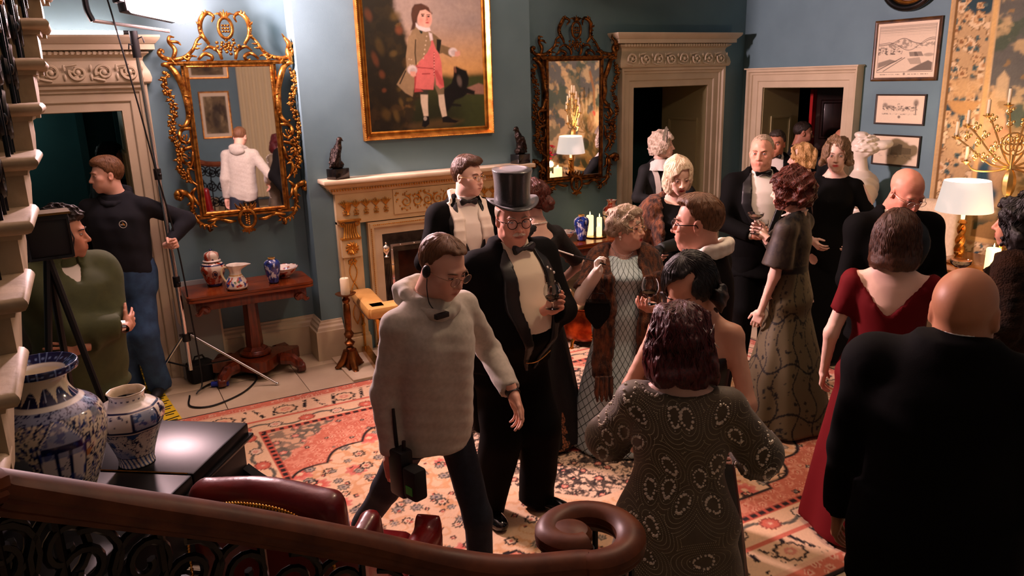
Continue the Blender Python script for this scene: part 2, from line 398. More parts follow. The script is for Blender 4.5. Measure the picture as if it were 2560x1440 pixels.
# far rooms beyond the doors
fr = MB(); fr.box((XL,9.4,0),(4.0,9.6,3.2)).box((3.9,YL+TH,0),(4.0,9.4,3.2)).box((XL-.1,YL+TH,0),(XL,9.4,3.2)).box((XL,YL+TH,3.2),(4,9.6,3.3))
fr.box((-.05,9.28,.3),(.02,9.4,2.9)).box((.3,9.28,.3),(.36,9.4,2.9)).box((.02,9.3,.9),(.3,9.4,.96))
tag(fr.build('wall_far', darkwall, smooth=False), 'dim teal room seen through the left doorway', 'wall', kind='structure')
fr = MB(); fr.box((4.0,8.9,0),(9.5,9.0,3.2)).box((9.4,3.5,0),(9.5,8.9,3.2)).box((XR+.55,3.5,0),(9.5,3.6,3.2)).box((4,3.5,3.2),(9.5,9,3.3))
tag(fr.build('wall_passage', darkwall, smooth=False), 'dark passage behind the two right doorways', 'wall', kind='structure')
# floor with stone tiles
fl = MB().box((XL-.2,YN-.2,-.2),(9.5,9.6,-.012)).build('floor', grout, smooth=False)
tag(fl, 'pale stone floor laid in large square tiles', 'floor', kind='structure')
ts = .615; tb = MB().box((-ts/2+.0025,-ts/2+.0025,-.014),(ts/2-.0025,ts/2-.0025,0), bev=.002); t0 = None
for i in range(-3, 15):
    for j in range(-4, 14):
        x, y = -.9+i*ts, 1.0+j*ts
        if x > XR+.3 or y > YL+1.3 or (x < -1.2 and y < 4) : continue
        if t0 is None: t0 = tb.build('tile', marble, fl); t = t0
        else: t = t0.copy(); COL.objects.link(t)
        t.location = (x, y, -.001*((i*7+j*3) % 3))
# baseboards
BBP = [(0,.34),(-.012,.34),(-.016,.325),(-.03,.318),(-.034,.30),(-.05,.285),(-.056,.262),(-.07,.256),(-.07,0),(0,0)]
def bb(name, path, label): tag(MB().run(path, BBP).build(name, stone, sharp=25), label, 'baseboard', kind='structure')
bb('baseboard_left', [(.455,YL),(BX0,YL),(BX0,YB),(1.735,YB)], 'tall moulded cream baseboard running into the chimney breast')
bb('baseboard_back', [(3.55,YB),(BX1,YB),(BX1,YL),(4.84,YL)], 'tall moulded cream baseboard under the dark mirror')
bb('baseboard_corner', [(6.385,YL),(XR,YL),(XR,6.60)], 'short cream baseboard in the corner between two doors')
bb('baseboard_right', [(XR,5.04),(XR,YN)], 'cream baseboard along the wall of prints')
# door cases
ARP = [(-.005,.0),(-.005,.02),(.055,.02),(.06,.03),(.066,.034),(.125,.036),(.13,.05),(.15,.055),(.16,.075),(.185,.08),(.185,0)]
def rinceau(mb, x0, x1, z, h, n, dep):
    w = (x1-x0)/n
    for i in range(n):
        cx = x0+w*(i+.5); s = 1 if i % 2 == 0 else -1
        p = spiral((cx, z), h*.46, h*.08, 200 if s > 0 else 160, (200-560) if s > 0 else (160+560), 30)
        mb.tube([(a, dep, b) for a, b in p], [.012,.010,.006], 6)
        mb.ball((cx, dep, z), (.02,.014,.02), 7, 4)
        for k in range(5):
            an = R(72*k+i*20); mb.ball((cx+math.cos(an)*h*.28, dep-.002, z+math.sin(an)*h*.28), (.018,.009,.011), 6, 4)
        mb.tube([(cx-w*.5, dep, z-s*h*.32),(cx-w*.25, dep, z-s*h*.40),(cx, dep, z-s*h*.46)], [.004,.010,.008], 6)
        for k in (-1,1): mb.ball((cx+w*.5, dep-.002, z+k*h*.26), (.012,.008,.026), 6, 4)
def doorcase(name, label, x0, x1, zt, T, lintel, seed=0):
    e = empty(name, label=label, cat='door', kind='structure')
    MB(T).frame(x0,x1,0,zt,ARP,True).build('architrave', stone, e, sharp=25)
    if lintel:
        a0, a1, zb = x0-.185, x1+.185, zt+.187
        prof = [(.02,zb),(-.055,zb),(-.066,zb+.012),(-.072,zb+.04),(-.062,zb+.085),(-.038,zb+.13),(-.026,zb+.165),(-.034,zb+.19),(-.064,zb+.212),(-.072,zb+.216),(-.072,zb+.228),(.02,zb+.228)]
        m = MB(); pth = [(a0+.03,0),(a0+.03,-.035),(a1-.03,-.035),(a1-.03,0)]
        m.run(pth, prof); m.v = [T(x,-y,z) for x,y,z in m.v]; m.box; m.build('frieze', stone, e, sharp=25)
        m = MB(T); rinceau(m, a0+.02, a1-.02, zb+.085, .125, 8, .112); m.build('scroll_ornament', stone, e, sharp=60)
        zc = zb+.228
        prof = [(.02,zc),(-.06,zc),(-.06,zc+.006),(-.115,zc+.012),(-.115,zc+.05),(-.125,zc+.055),(-.13,zc+.062),(-.15,zc+.082),(-.158,zc+.098),(-.158,zc+.112),(.02,zc+.115)]
        m = MB(); m.run([(a0+.03,0),(a0+.03,-.025),(a1-.03,-.025),(a1-.03,0)], prof); m.v = [T(x,-y,z) for x,y,z in m.v]; m.build('cornice', stone, e, sharp=25)
        m = MB(T); m.box((a0-.12,.0,zc+.108),(a1+.12,.178,zc+.1125))
        k = int((a1-a0)/.035)
        for i in range(k): m.box((a0+.01+i*.035,.09,zc-.020),(a0+.03+i*.035,.115,zc+.004))
        m.build('dentil_band', stone, e, sharp=25)
    return e
TB = lambda a,d,b: (a, YL-d, b)
TR = lambda a,d,b: (XR-d, a, b)
d3 = doorcase('door_1', 'carved cream doorcase behind the lamp stand at the left', *D3[:2], D3[2], TB, True)
d1 = doorcase('door_2', 'carved cream doorcase with scrolled frieze beside the dark mirror', *D1[:2], D1[2], TB, True)
d2 = doorcase('door_3', 'plain moulded cream doorcase in the wall of prints', *D2[:2], D2[2], TR, False)
MB(TR).box((D2[0]-.20,0,D2[2]+.185),(D2[1]+.20,.10,D2[2]+.20)).box((D2[0]-.19,0,0),(D2[0]-.183,.095,D2[2]+.19)).build('top_bead', stone, d2)
rev = mat('reveal_paint', lin(158,148,108), .45)
def reveal(e, T, x, zt, dep, s, xw):
    """panelled lining on one jamb: T(a,d,b), negative d goes into the wall"""
    m = MB(T); m.box((min(x,x+s*.012), -dep, 0), (max(x,x+s*.012), 0, zt)); m.build('jamb_lining', rev, e)
    z = .12
    for hgt in (.72, .28, .62):
        mm = MB()
        for u0,u1,pr in ((.05,.075,.016),(.075,.09,.006)):
            mm.frame(-dep+.16, -.16, z+.05, z+hgt-.05, [(-u1+.09,.012),(-u1+.09,.012+pr),(-u0+.09,.012+pr),(-u0+.09,.012)])
        mm.v = [T(x+s*q, a, b) for a,q,b in mm.v]; mm.build('panel_moulding', rev, e, sharp=20); z += hgt+.05
for e,T,x0,x1,zt,dp in ((d3,TB,D3[0],D3[1],D3[2],TH),(d1,TB,D1[0],D1[1],D1[2],TH),(d2,TR,D2[0],D2[1],D2[2],.55)):
    reveal(e,T,x0,zt,dp,1,0); reveal(e,T,x1,zt,dp,-1,0)
    MB(T).box((x0,-dp,zt-.01),(x1,0,zt+.002)).build('head_lining', rev, e)
def leaf(parent, W, Hh, loc, rz):
    o = MB().box((0,-.022,0),(W,.022,Hh)).build('door_leaf', mahog, parent, sharp=25); o.location = loc; o.rotation_euler = (0,0,rz)
    for i,(za,zb) in enumerate(((.16,.78),(.92,1.42),(1.54,Hh-.12))):
        for xa,xb in ((.10,W/2-.05),(W/2+.05,W-.10)):
            m = MB()
            for sg in (-1,1):
                m.box((xa+.04,min(sg*.022,sg*.034),za+.04),(xb-.04,max(sg*.022,sg*.034),zb-.04), bev=.006)
                mm = MB(lambda a,d,b,sg=sg: (a, sg*d, b)); mm.frame(xa+.03,xb-.03,za+.03,zb-.03,[(-.012,.022),(0,.036),(.018,.034),(.03,.022)]); m.add(mm.v, mm.f)
            m.build('raised_panel', mahog, o, sharp=25)
    b = mat('aged_brass', lin(200,150,70), .3, 1.0)
    mk = MB(); mk.lathe([(.012,0),(.012,.03),(.024,.045),(.028,.06),(.02,.075),(0,.078)],12,(W-.07,0,1.0),'y'); mk.build('door_knob', b, o)
leaf(d1, .9, 2.12, (5.02,8.60,0), R(-8)); leaf(d2, 1.0, 2.1, (7.35,6.33,0), R(-52))
leaf(d3, .9, 2.1, (-.72,7.42,0), R(78))
red = mat('red_fire_strip', lin(170,20,18), .5)
MB().box((7.30,6.27,.1),(7.36,6.31,2.1)).build('seal_strip', red, d2)
# caution tape on the floor by the left doorway
tape = mat('yellow_tape', lin(232,196,40), .5); tblk = mat('tape_black', lin(16,16,14), .5)
tp = MB().box((-.055,-.75,0),(.055,.75,.002)).build('warning_tape', tape); tp.location = (.20,6.30,.001); tp.rotation_euler = (0,0,R(6))
tag(tp, 'yellow and black warning tape stuck across the threshold floor', 'tape')
m = MB()
for i in range(12): m.box((-.05,-.70+i*.12,.002),(.05,-.685+i*.12,.0035), rot=Matrix.Rotation(R(14),3,'Z'))
for i in range(24):
    if i % 2: m.box((-.03,-.68+i*.06,.002),(.028,-.664+i*.06,.003))
m.build('tape_print', tblk, tp)

# ------------------------------------------------------------------ the rug
RX0, RX1, RY0, RY1 = .22, 4.95, 2.08, 5.66
def rug_paint(U, V):
    x = RX0+U*(RX1-RX0); y = RY0+V*(RY1-RY0)
    cor, cor2 = lin(204,116,90), lin(188,82,62); cream, crm2 = lin(228,192,154), lin(214,168,132); dk = lin(34,26,26); grn = lin(96,92,80); rose = lin(214,128,110)
    p = Paint(x, y, cor)
    def flowers(mask, sp, jx, ring, fill, core, rr, sd, keep=.0, ang=0):
        X = (x*math.cos(ang)+y*math.sin(ang))/sp; Y = (-x*math.sin(ang)+y*math.cos(ang))/sp
        Y2 = Y+.5*(np.floor(X) % 2); cx = np.floor(X)+.5; cy = np.floor(Y2)+.5
        ox = (hsh(cx,cy,sd)-.5)*jx; oy = (hsh(cx,cy,sd+5)-.5)*jx; dx = X-cx-ox; dy = Y2-cy-oy; d = np.hypot(dx,dy)*sp
        th = np.arctan2(dy,dx); rad = rr*(.75+.5*hsh(cx,cy,sd+9))*(1+.16*np.cos(8*th)); k = (hsh(cx,cy,sd+2) > keep)*mask
        p.mix(k*(1-sstep(rad*.92,rad*1.08,d)), ring); p.mix(k*(1-sstep(rad*.55,rad*.72,d)), fill); p.mix(k*(1-sstep(rad*.2,rad*.34,d)), core)
    def vines(mask, sc_, col, w, sd):
        n = fbm(x*sc_+sd, y*sc_, sd, 2); p.mix(mask*(1-sstep(w*.6,w,np.abs(n-.5)))*.9, col)
        n = fbm(x*sc_*1.3+9, y*sc_*1.3+sd, sd+4, 2); p.mix(mask*(1-sstep(w*.5,w*.9,np.abs(n-.42)))*.7, col)
    one = np.ones_like(x)
    # coral field: lattice of small pale florets
    vines(one, 16, lin(222,150,120), .05, 1.0); flowers(one, .075, .2, lin(226,164,134), lin(200,96,72), cream, .024, 3.0, .15)
    flowers(one, .15, .15, dk, lin(120,110,100), cream, .017, 8.0, .35)
    # scalloped cream ground
    cx, cy = 2.52, 3.90; dx, dy = np.abs(x-cx), np.abs(y-cy); t = np.arctan2(dy, dx)
    sd1 = np.maximum(np.maximum(dx*.52+dy*.86-1.24, dx-1.98), dy-1.07)
    per = np.where(dx*.52+dy*.86-1.24 > np.maximum(dx-1.98, dy-1.07), np.abs(np.sin((dx*.86-dy*.52)*9.5)), np.where(dx-1.98 > dy-1.07, np.abs(np.sin(dy*11)), .5))
    sd1 = sd1-.075*per
    M = 1-sstep(-.008,.008,sd1); p.mix(M, cream)
    vines(M, 9, lin(214,160,112), .05, 2.0); flowers(M, .26, .5, rose, lin(206,100,84), cream, .065, 21.0, .45)
    flowers(M, .19, .45, dk, cream, lin(180,90,70), .036, 31.0, .3); flowers(M, .14, .5, grn, lin(176,160,140), lin(60,62,74), .03, 41.0, .4); flowers(M, .1, .6, dk, lin(190,100,80), cream, .016, 51.0, .5)
    p.mix(1-sstep(.006,.016,np.abs(sd1)), dk)
    # dense dark-on-cream octagon and coral star
    ox, oy = 2.72, 4.12; ax, ay = np.abs(x-ox), np.abs(y-oy)
    sd2 = np.maximum(np.maximum(ax-1.02, ay-.92), (ax+ay)*.72-1.02); O = 1-sstep(-.01,.01,sd2)
    p.mix(O, lin(232,200,168)); vines(O, 13, dk, .055, 6.0); vines(O, 19, dk, .045, 16.0); flowers(O, .11, .5, dk, rose, cream, .027, 61.0, .35); flowers(O, .06, .5, dk, dk, dk, .010, 66.0, .5)
    p.mix(1-sstep(.014,.024,np.abs(sd2)), lin(236,196,160))
    sd3 = np.minimum(np.maximum(ax*.9+ay*.55-.42, ay-.42), np.maximum(ax*.5+ay-.5, ax-.6)); S = 1-sstep(-.01,.01,sd3)
    p.mix(S, lin(216,96,72)); flowers(S, .10, .3, lin(120,116,124), lin(222,180,160), dk, .033, 71.0, .2); 
    C3 = 1-sstep(-.01,.01,ax*.8+ay-.2); p.mix(C3, cream); vines(C3, 14, dk, .09, 4.0)
    # spandrel corners
    q = np.minimum(x-RX0, RX1-x)-.58; w = np.minimum(y-RY0, RY1-y)-.58
    sp_ = q+w-.42-.06*np.abs(np.sin((q-w)*12)); K = (1-sstep(-.01,.01,sp_))*(q > 0)*(w > 0); p.mix(K, lin(212,170,134)); vines(K, 12, grn, .08, 9.0); flowers(K, .13, .4, grn, rose, cream, .035, 81.0, .3)
    # borders: e = distance from the edge, s = along the edge
    ex = np.minimum(x-RX0, RX1-x); ey = np.minimum(y-RY0, RY1-y); e = np.minimum(ex, ey); s = np.where(ey < ex, x, y)
    B = (e < .58).astype(float); p.mix(B, cream)
    def band(a, b, col): p.mix(((e >= a) & (e < b)).astype(float), col)
    band(0,.10,lin(208,116,90)); bm_ = ((e > .015) & (e < .10)).astype(float); flowers(bm_, .07, .4, lin(226,176,146), lin(190,80,62), cream, .022, 91.0, .2)
    band(.10,.13,lin(226,180,146)); band(.13,.33,lin(232,196,158))
    bm_ = ((e > .13) & (e < .33)).astype(float)
    def ros(e0, per_, r, ring, fill, ph, mask, petals=10):
        k = (s+ph)/per_; c = (np.floor(k)+.5)*per_-ph; d = np.hypot(s-c, (e-e0)*1.15); th = np.arctan2(e-e0, s-c); rr = r*(1+.09*np.cos(petals*th))
        p.mix(mask*(1-sstep(rr*.94,rr*1.04,d)), ring); p.mix(mask*(1-sstep(rr*.74,rr*.84,d)), fill); p.mix(mask*(1-sstep(rr*.34,rr*.44,d))*.8, rose); p.mix(mask*(1-sstep(rr*.12,rr*.2,d)), cream)
    zig = np.abs(((s*4.6) % 1)-.5); p.mix(bm_*(1-sstep(.04,.09,np.abs(zig-.25-(e-.23)*1.1)))*(fbm(s*40,e*40,3.,2) > .36), dk)
    ros(.23, .44, .088, dk, lin(232,190,150), .1, bm_)
    band(.33,.36,lin(206,110,86)); band(.36,.385,cream); band(.385,.53,lin(232,194,154)); bm_ = ((e > .385) & (e < .53)).astype(float)
    p.mix(bm_*(1-sstep(.008,.016,np.abs(e-.457-.045*np.sin(s*14.3)))), grn)
    ros(.457, .44, .06, lin(150,70,56), lin(206,104,80), .0, bm_, 14); ros(.457, .44, .05, dk, lin(226,196,166), .22, bm_, 8)
    band(.53,.58,lin(196,92,72)); bm_ = ((e > .53) & (e < .58)).astype(float); p.mix(bm_*(1-sstep(.012,.02,np.abs(e-.556)))*(((s*17) % 1) < .62), dk)
    p.mix((e < .012).astype(float), lin(46,34,32))
    n = fbm(x*3, y*3, 5.0, 3); p.c *= (.9+.2*n)[...,None]; p.c *= (.96+.08*hsh(np.floor(x/.008), np.floor(y/.008), 1.))[...,None]
    return p.c
rug_m = mat('wool_pile', attr=True, rough=.95, bump=.25, bscale=400, sheen=.15, spec=.1)
rug = grid_obj('persian_rug', 480, 364, lambda U,V: (RX0+U*(RX1-RX0), RY0+V*(RY1-RY0), .012+0*U), rug_paint, rug_m)
tag(rug, 'large coral and cream floral medallion carpet covering the floor', 'rug')
m = MB(); m.box((RX0-.004,RY0-.004,.0),(RX1+.004,RY1+.004,.0105)); m.build('rug_backing', mat('rug_edge', lin(44,34,32), .95), rug)
m = MB()
for i in range(120):
    y = RY0+.02+i*(RY1-RY0-.04)/119
    for X,sg in ((RX0,-1),(RX1,1)): m.tube([(X,y,.008),(X+sg*.03,y+.004,.004),(X+sg*.055,y-.004,.003)], .0025, 4)
fo = m.build('fringe', mat('fringe_wool', lin(210,184,150), .9), rug); fo['kind'] = 'stuff'
# ================================================================== things on the walls
gilt = mat('gilt_carving', lin(196,136,58), .34, .85, col2=lin(120,70,26), nscale=26, bump=.3, bscale=90)
gilt_dk = mat('gilt_dark_carving', lin(140,88,34), .36, .85, col2=lin(66,36,14), nscale=26, bump=.3, bscale=90)
giltf = mat('gilt_frame', lin(212,150,66), .3, .85, col2=lin(160,98,36), nscale=14)
glassm = mat('mirror_silver', (.86,.87,.86), .02, 1.0)
brass = mat('polished_brass', lin(214,160,72), .24, 1.0, col2=lin(170,116,44), nscale=20)
black_m = mat('black_gloss', lin(12,11,11), .22, coat=.3)
blk_plastic = mat('black_plastic', lin(14,14,15), .45)
chrome = mat('chrome', (.75,.74,.73), .16, 1.0)
walnut = mat('polished_mahogany_top', lin(140,66,26), .26, col2=lin(92,36,12), nscale=4, ndetail=8, stretch=(1.2,14,14), coat=.25)
walnut2 = mat('turned_rosewood', lin(108,44,18), .28, col2=lin(66,22,8), nscale=5, ndetail=8, stretch=(10,10,1.2), coat=.25)
waxm = mat('candle_wax', lin(246,228,190), .5)
flame = mat('candle_flame', (1,.7,.3), .5, emit=(1,.62,.22), estr=14)
wick_glow = mat('wax_glow', lin(255,226,160), .5, emit=(1,.66,.30), estr=1.6)
porc = mat('painted_porcelain', attr=True, rough=.14, coat=.5)
def T2(loc, tilt=0.0, yaw=0.0):
    M = Matrix.Translation(loc) @ Matrix.Rotation(yaw,4,'Z') @ Matrix.Rotation(tilt,4,'X'); return M
def mirror(loc, label, gm, tilt, yaw):
    e = empty('gilt_mirror', label=label, cat='mirror'); e.matrix_world = T2(loc, tilt, yaw)
    t = lambda a,d,b: (a,-d,b)
    W, Hh = .30, 1.11
    g = MB(t); g.box((-W,-.002,0),(W,.012,Hh)); g.build('mirror_glass', glassm, e, smooth=False)
    m = MB(t); m.box((-W-.05,-.03,-.04),(W+.05,-.004,Hh+.05))
    m.frame(-W,W,0,Hh,[(0,.012),(0,.028),(.008,.034),(.016,.03),(.028,.03),(.034,.018),(.034,-.02)]); m.build('inner_frame', gm, e, sharp=25)
    m = MB(t); m.box((-.44,-.01,Hh+.03),(.44,.045,Hh+.046)).box((-.425,-.01,Hh+.018),(.425,.035,Hh+.03)); m.build('cornice_rail', gm, e, sharp=25)
    MB(t).box((-.38,-.01,-.05),(.38,.04,-.035)).build('base_rail', gm, e, sharp=25)
    def st(mb, pts, r, d=.03, n=7, sm=True):
        p = smooth_path(pts, 5) if sm else pts; mb.tube([(a,d+.012*math.sin(i*.7),b) for i,(a,b) in enumerate(p)], r, n)
    def leafs(mb, pts, s, L, d=.04):
        p = smooth_path(pts, 3)
        for i in range(1, len(p)-1):
            ta, tb = p[i+1][0]-p[i-1][0], p[i+1][1]-p[i-1][1]; q = math.hypot(ta,tb) or 1; na, nb = -tb/q*s, ta/q*s; l = L*(.6+.4*math.sin(i*1.9))
            mb.tube([(p[i][0],d,p[i][1]),(p[i][0]+na*l*.6+ta/q*l*.25,d+.012,p[i][1]+nb*l*.6+tb/q*l*.25),(p[i][0]+na*l+ta/q*l*.7,d+.004,p[i][1]+nb*l+tb/q*l*.7)],[.006,.009,.002],5)
    for s in (-1,1):
        f = lambda P: [(s*a,b) for a,b in P]
        m = MB(t)
        st(m, f([(.475,1.135),(.44,1.13),(.395,1.08),(.352,.95),(.338,.82),(.345,.73),(.385,.675),(.42,.69)]), [.016,.022,.026,.026,.022,.017,.010])
        leafs(m, f([(.40,1.06),(.36,.95),(.345,.82),(.35,.73)]), -s, .03)
        st(m, f([(.34,.66),(.40,.655),(.425,.61),(.405,.56),(.365,.56),(.352,.59)]), [.012,.018,.016,.012,.007])
        st(m, f([(.352,.52),(.41,.50),(.435,.45),(.415,.40),(.37,.40)]), [.012,.018,.015,.008])
        st(m, f([(.345,.48),(.36,.40),(.40,.33),(.385,.26),(.345,.22)]), [.010,.016,.016,.008])
        leafs(m, f([(.35,.62),(.41,.60),(.42,.5),(.42,.42),(.39,.32)]), -s, .045); leafs(m, f([(.36,.56),(.37,.44),(.38,.34)]), s, .035)
        m.build('side_scroll', gm, e, sharp=70)
        m = MB(t); rnd = random.Random(3+s)
        gp = smooth_path(f([(.47,1.07),(.485,.98),(.455,.90),(.44,.80),(.47,.70),(.475,.60),(.44,.52),(.455,.43),(.445,.34),(.41,.26)]), 4)
        for i,(a,b) in enumerate(gp):
            for k in range(4): m.ball((a+rnd.uniform(-.02,.02), .035+rnd.uniform(0,.02), b+rnd.uniform(-.018,.018)), rnd.uniform(.008,.015), 6, 4)
            an = rnd.uniform(0,6.28); m.tube([(a,.04,b),(a+.022*math.cos(an),.05,b+.022*math.sin(an)),(a+.042*math.cos(an),.04,b+.042*math.sin(an))],[.005,.010,.002],5)
        m.build('flower_garland', gm, e, sharp=70)
        m = MB(t)
        st(m, f(spiral((.475,.145),.008,.034,-200,90,10)[::1]+[(.44,.165),(.40,.12),(.405,.03),(.375,-.06),(.315,-.105),(.255,-.085),(.245,-.04),(.275,-.03)]), [.009,.014,.022,.026,.024,.018,.012,.008])
        st(m, f([(.30,-.07),(.22,-.06),(.15,-.085),(.09,-.09)]), [.012,.014,.016,.01]); leafs(m, f([(.40,.12),(.405,.03),(.375,-.06),(.31,-.11),(.25,-.09)]), s, .035); leafs(m, f([(.40,.1),(.39,.0),(.36,-.05)]), -s, .03)
        st(m, f([(.36,.2),(.39,.16),(.37,.10),(.35,.06)]), [.01,.016,.014,.008]); st(m, f([(.3,-.11),(.295,-.15),(.27,-.14)]), [.014,.012,.005])
        m.build('base_scroll', gm, e, sharp=70)
        m = MB(t)
        st(m, f(spiral((.465,Hh+.115),.008,.026,200,-60,8)+[(.46,Hh+.075),(.40,Hh+.06),(.32,Hh+.075),(.25,Hh+.13),(.21,Hh+.20),(.16,Hh+.235)]), [.007,.01,.015,.018,.018,.014,.010])
        leafs(m, f([(.43,Hh+.06),(.36,Hh+.07),(.27,Hh+.12),(.21,Hh+.2)]), s, .05)
        if s > 0: st(m, [(.47,Hh+.03),(.455,Hh+.10),(.465,Hh+.16),(.44,Hh+.21),(.415,Hh+.245)], [.014,.026,.024,.012,.003]); st(m, [(.465,Hh+.16),(.50,Hh+.17),(.51,Hh+.12)], [.012,.01,.004])
        else: st(m, [(-.40,Hh+.06),(-.375,Hh+.13),(-.41,Hh+.19),(-.40,Hh+.225),(-.37,Hh+.22)], [.014,.018,.014,.012,.005]); st(m, [(-.41,Hh+.19),(-.35,Hh+.185),(-.33,Hh+.165)], [.01,.012,.004])
        st(m, f([(.22,Hh+.06),(.17,Hh+.10),(.12,Hh+.08),(.13,Hh+.05),(.16,Hh+.055)]), [.010,.016,.013,.006]); st(m, f([(.30,Hh+.045),(.27,Hh+.085),(.23,Hh+.08)]), [.010,.012,.005])
        st(m, f([(.05,Hh+.06),(.07,Hh+.12),(.13,Hh+.15),(.18,Hh+.12)]), [.012,.016,.013,.006])
        st(m, f([(.13,Hh+.17),(.175,Hh+.25),(.17,Hh+.34),(.12,Hh+.395),(.075,Hh+.37),(.09,Hh+.33)]), [.012,.018,.02,.017,.011,.006]); leafs(m, f([(.15,Hh+.2),(.18,Hh+.28),(.16,Hh+.36),(.11,Hh+.4)]), -s, .03)
        m.build('crest_scroll', gm, e, sharp=70)
    m = MB(t); ring = [(.05*math.cos(a)+.0,.045,Hh+.285+.075*math.sin(a)) for a in np.linspace(0,2*math.pi,20,endpoint=False)]; m.tube(ring, .013, 6, True)
    for k in range(26):
        a = k*2.4; r_ = .012+.0035*k; m.ball((r_*math.cos(a),.04,Hh+.15+r_*.6*math.sin(a)), (.014,.012,.012), 6, 4)
    for k in range(-3,4): m.tube([(0,.04,Hh+.35),(k*.014,.05,Hh+.39),(k*.026,.04,Hh+.42-abs(k)*.012)],[.008,.010,.002],5)
    for k in range(9): m.ball(((k%3-1)*.02,.045,Hh+.26+(k//3)*.022),(.012,.012,.010),6,4)
    m.build('crest_cartouche', gm, e, sharp=70)
    m = MB(t); ring = [(.062*math.cos(a),.05,-.075+.075*math.sin(a)) for a in np.linspace(0,2*math.pi,20,endpoint=False)]; m.tube(ring, .014, 6, True)
    for k in range(10): m.ball(((k%2-.5)*.02,.05,-.04-.009*k),(.012,.012,.010),6,4)
    for k in range(-3,4): m.tube([(0,.05,-.14),(k*.016,.055,-.175),(k*.02,.04,-.205+abs(k)*.014)],[.01,.011,.002],5)
    for k in range(-2,3): m.tube([(k*.02,.05,0),(k*.035,.06,.02),(k*.04,.05,.045)],[.01,.01,.003],5)
    m.build('base_cartouche', gm, e, sharp=70)
    return e
mirror((1.073,YL-.085,1.343), 'bright gilt rococo mirror between the left doorway and chimney breast', gilt, R(.6), R(-4.4))
mirror((4.285,YL-.045,1.346), 'darker gilt rococo mirror beside the carved doorcase', gilt_dk, R(.6), R(-.6))

# ------------------------------------------------------------------ framed pictures
def picture(name, label, a0, a1, z0, z1, T, fprof, fm, fn, nx, ny, cm, cat='picture', mount=0.0, group=None):
    e = empty(name, label=label, cat=cat, group=group)
    MB(T).frame(a0,a1,z0,z1,fprof).build('frame', fm, e, sharp=25)
    MB(T).box((a0-.01,0,z0-.01),(a1+.01,.008,z1+.01)).build('backing', mat('picture_back', lin(70,50,30), .9), e, smooth=False)
    def pos(U,V):
        P = np.array([T(0,0,0),T(1,0,0),T(0,1,0),T(0,0,1)],float); o = P[0]; A,D,B = P[1]-o,P[2]-o,P[3]-o
        a = a0+U*(a1-a0); b = z0+V*(z1-z0); Q = o+a[...,None]*A+.010*D+b[...,None]*B; return Q[...,0],Q[...,1],Q[...,2]
    grid_obj('canvas' if mount == 0 else 'print', nx, ny, pos, fn, cm, e); return e
oil = mat('oil_paint', attr=True, rough=.35, bump=.12, bscale=300, coat=.1)
inkp = mat('engraved_paper', attr=True, rough=.7)
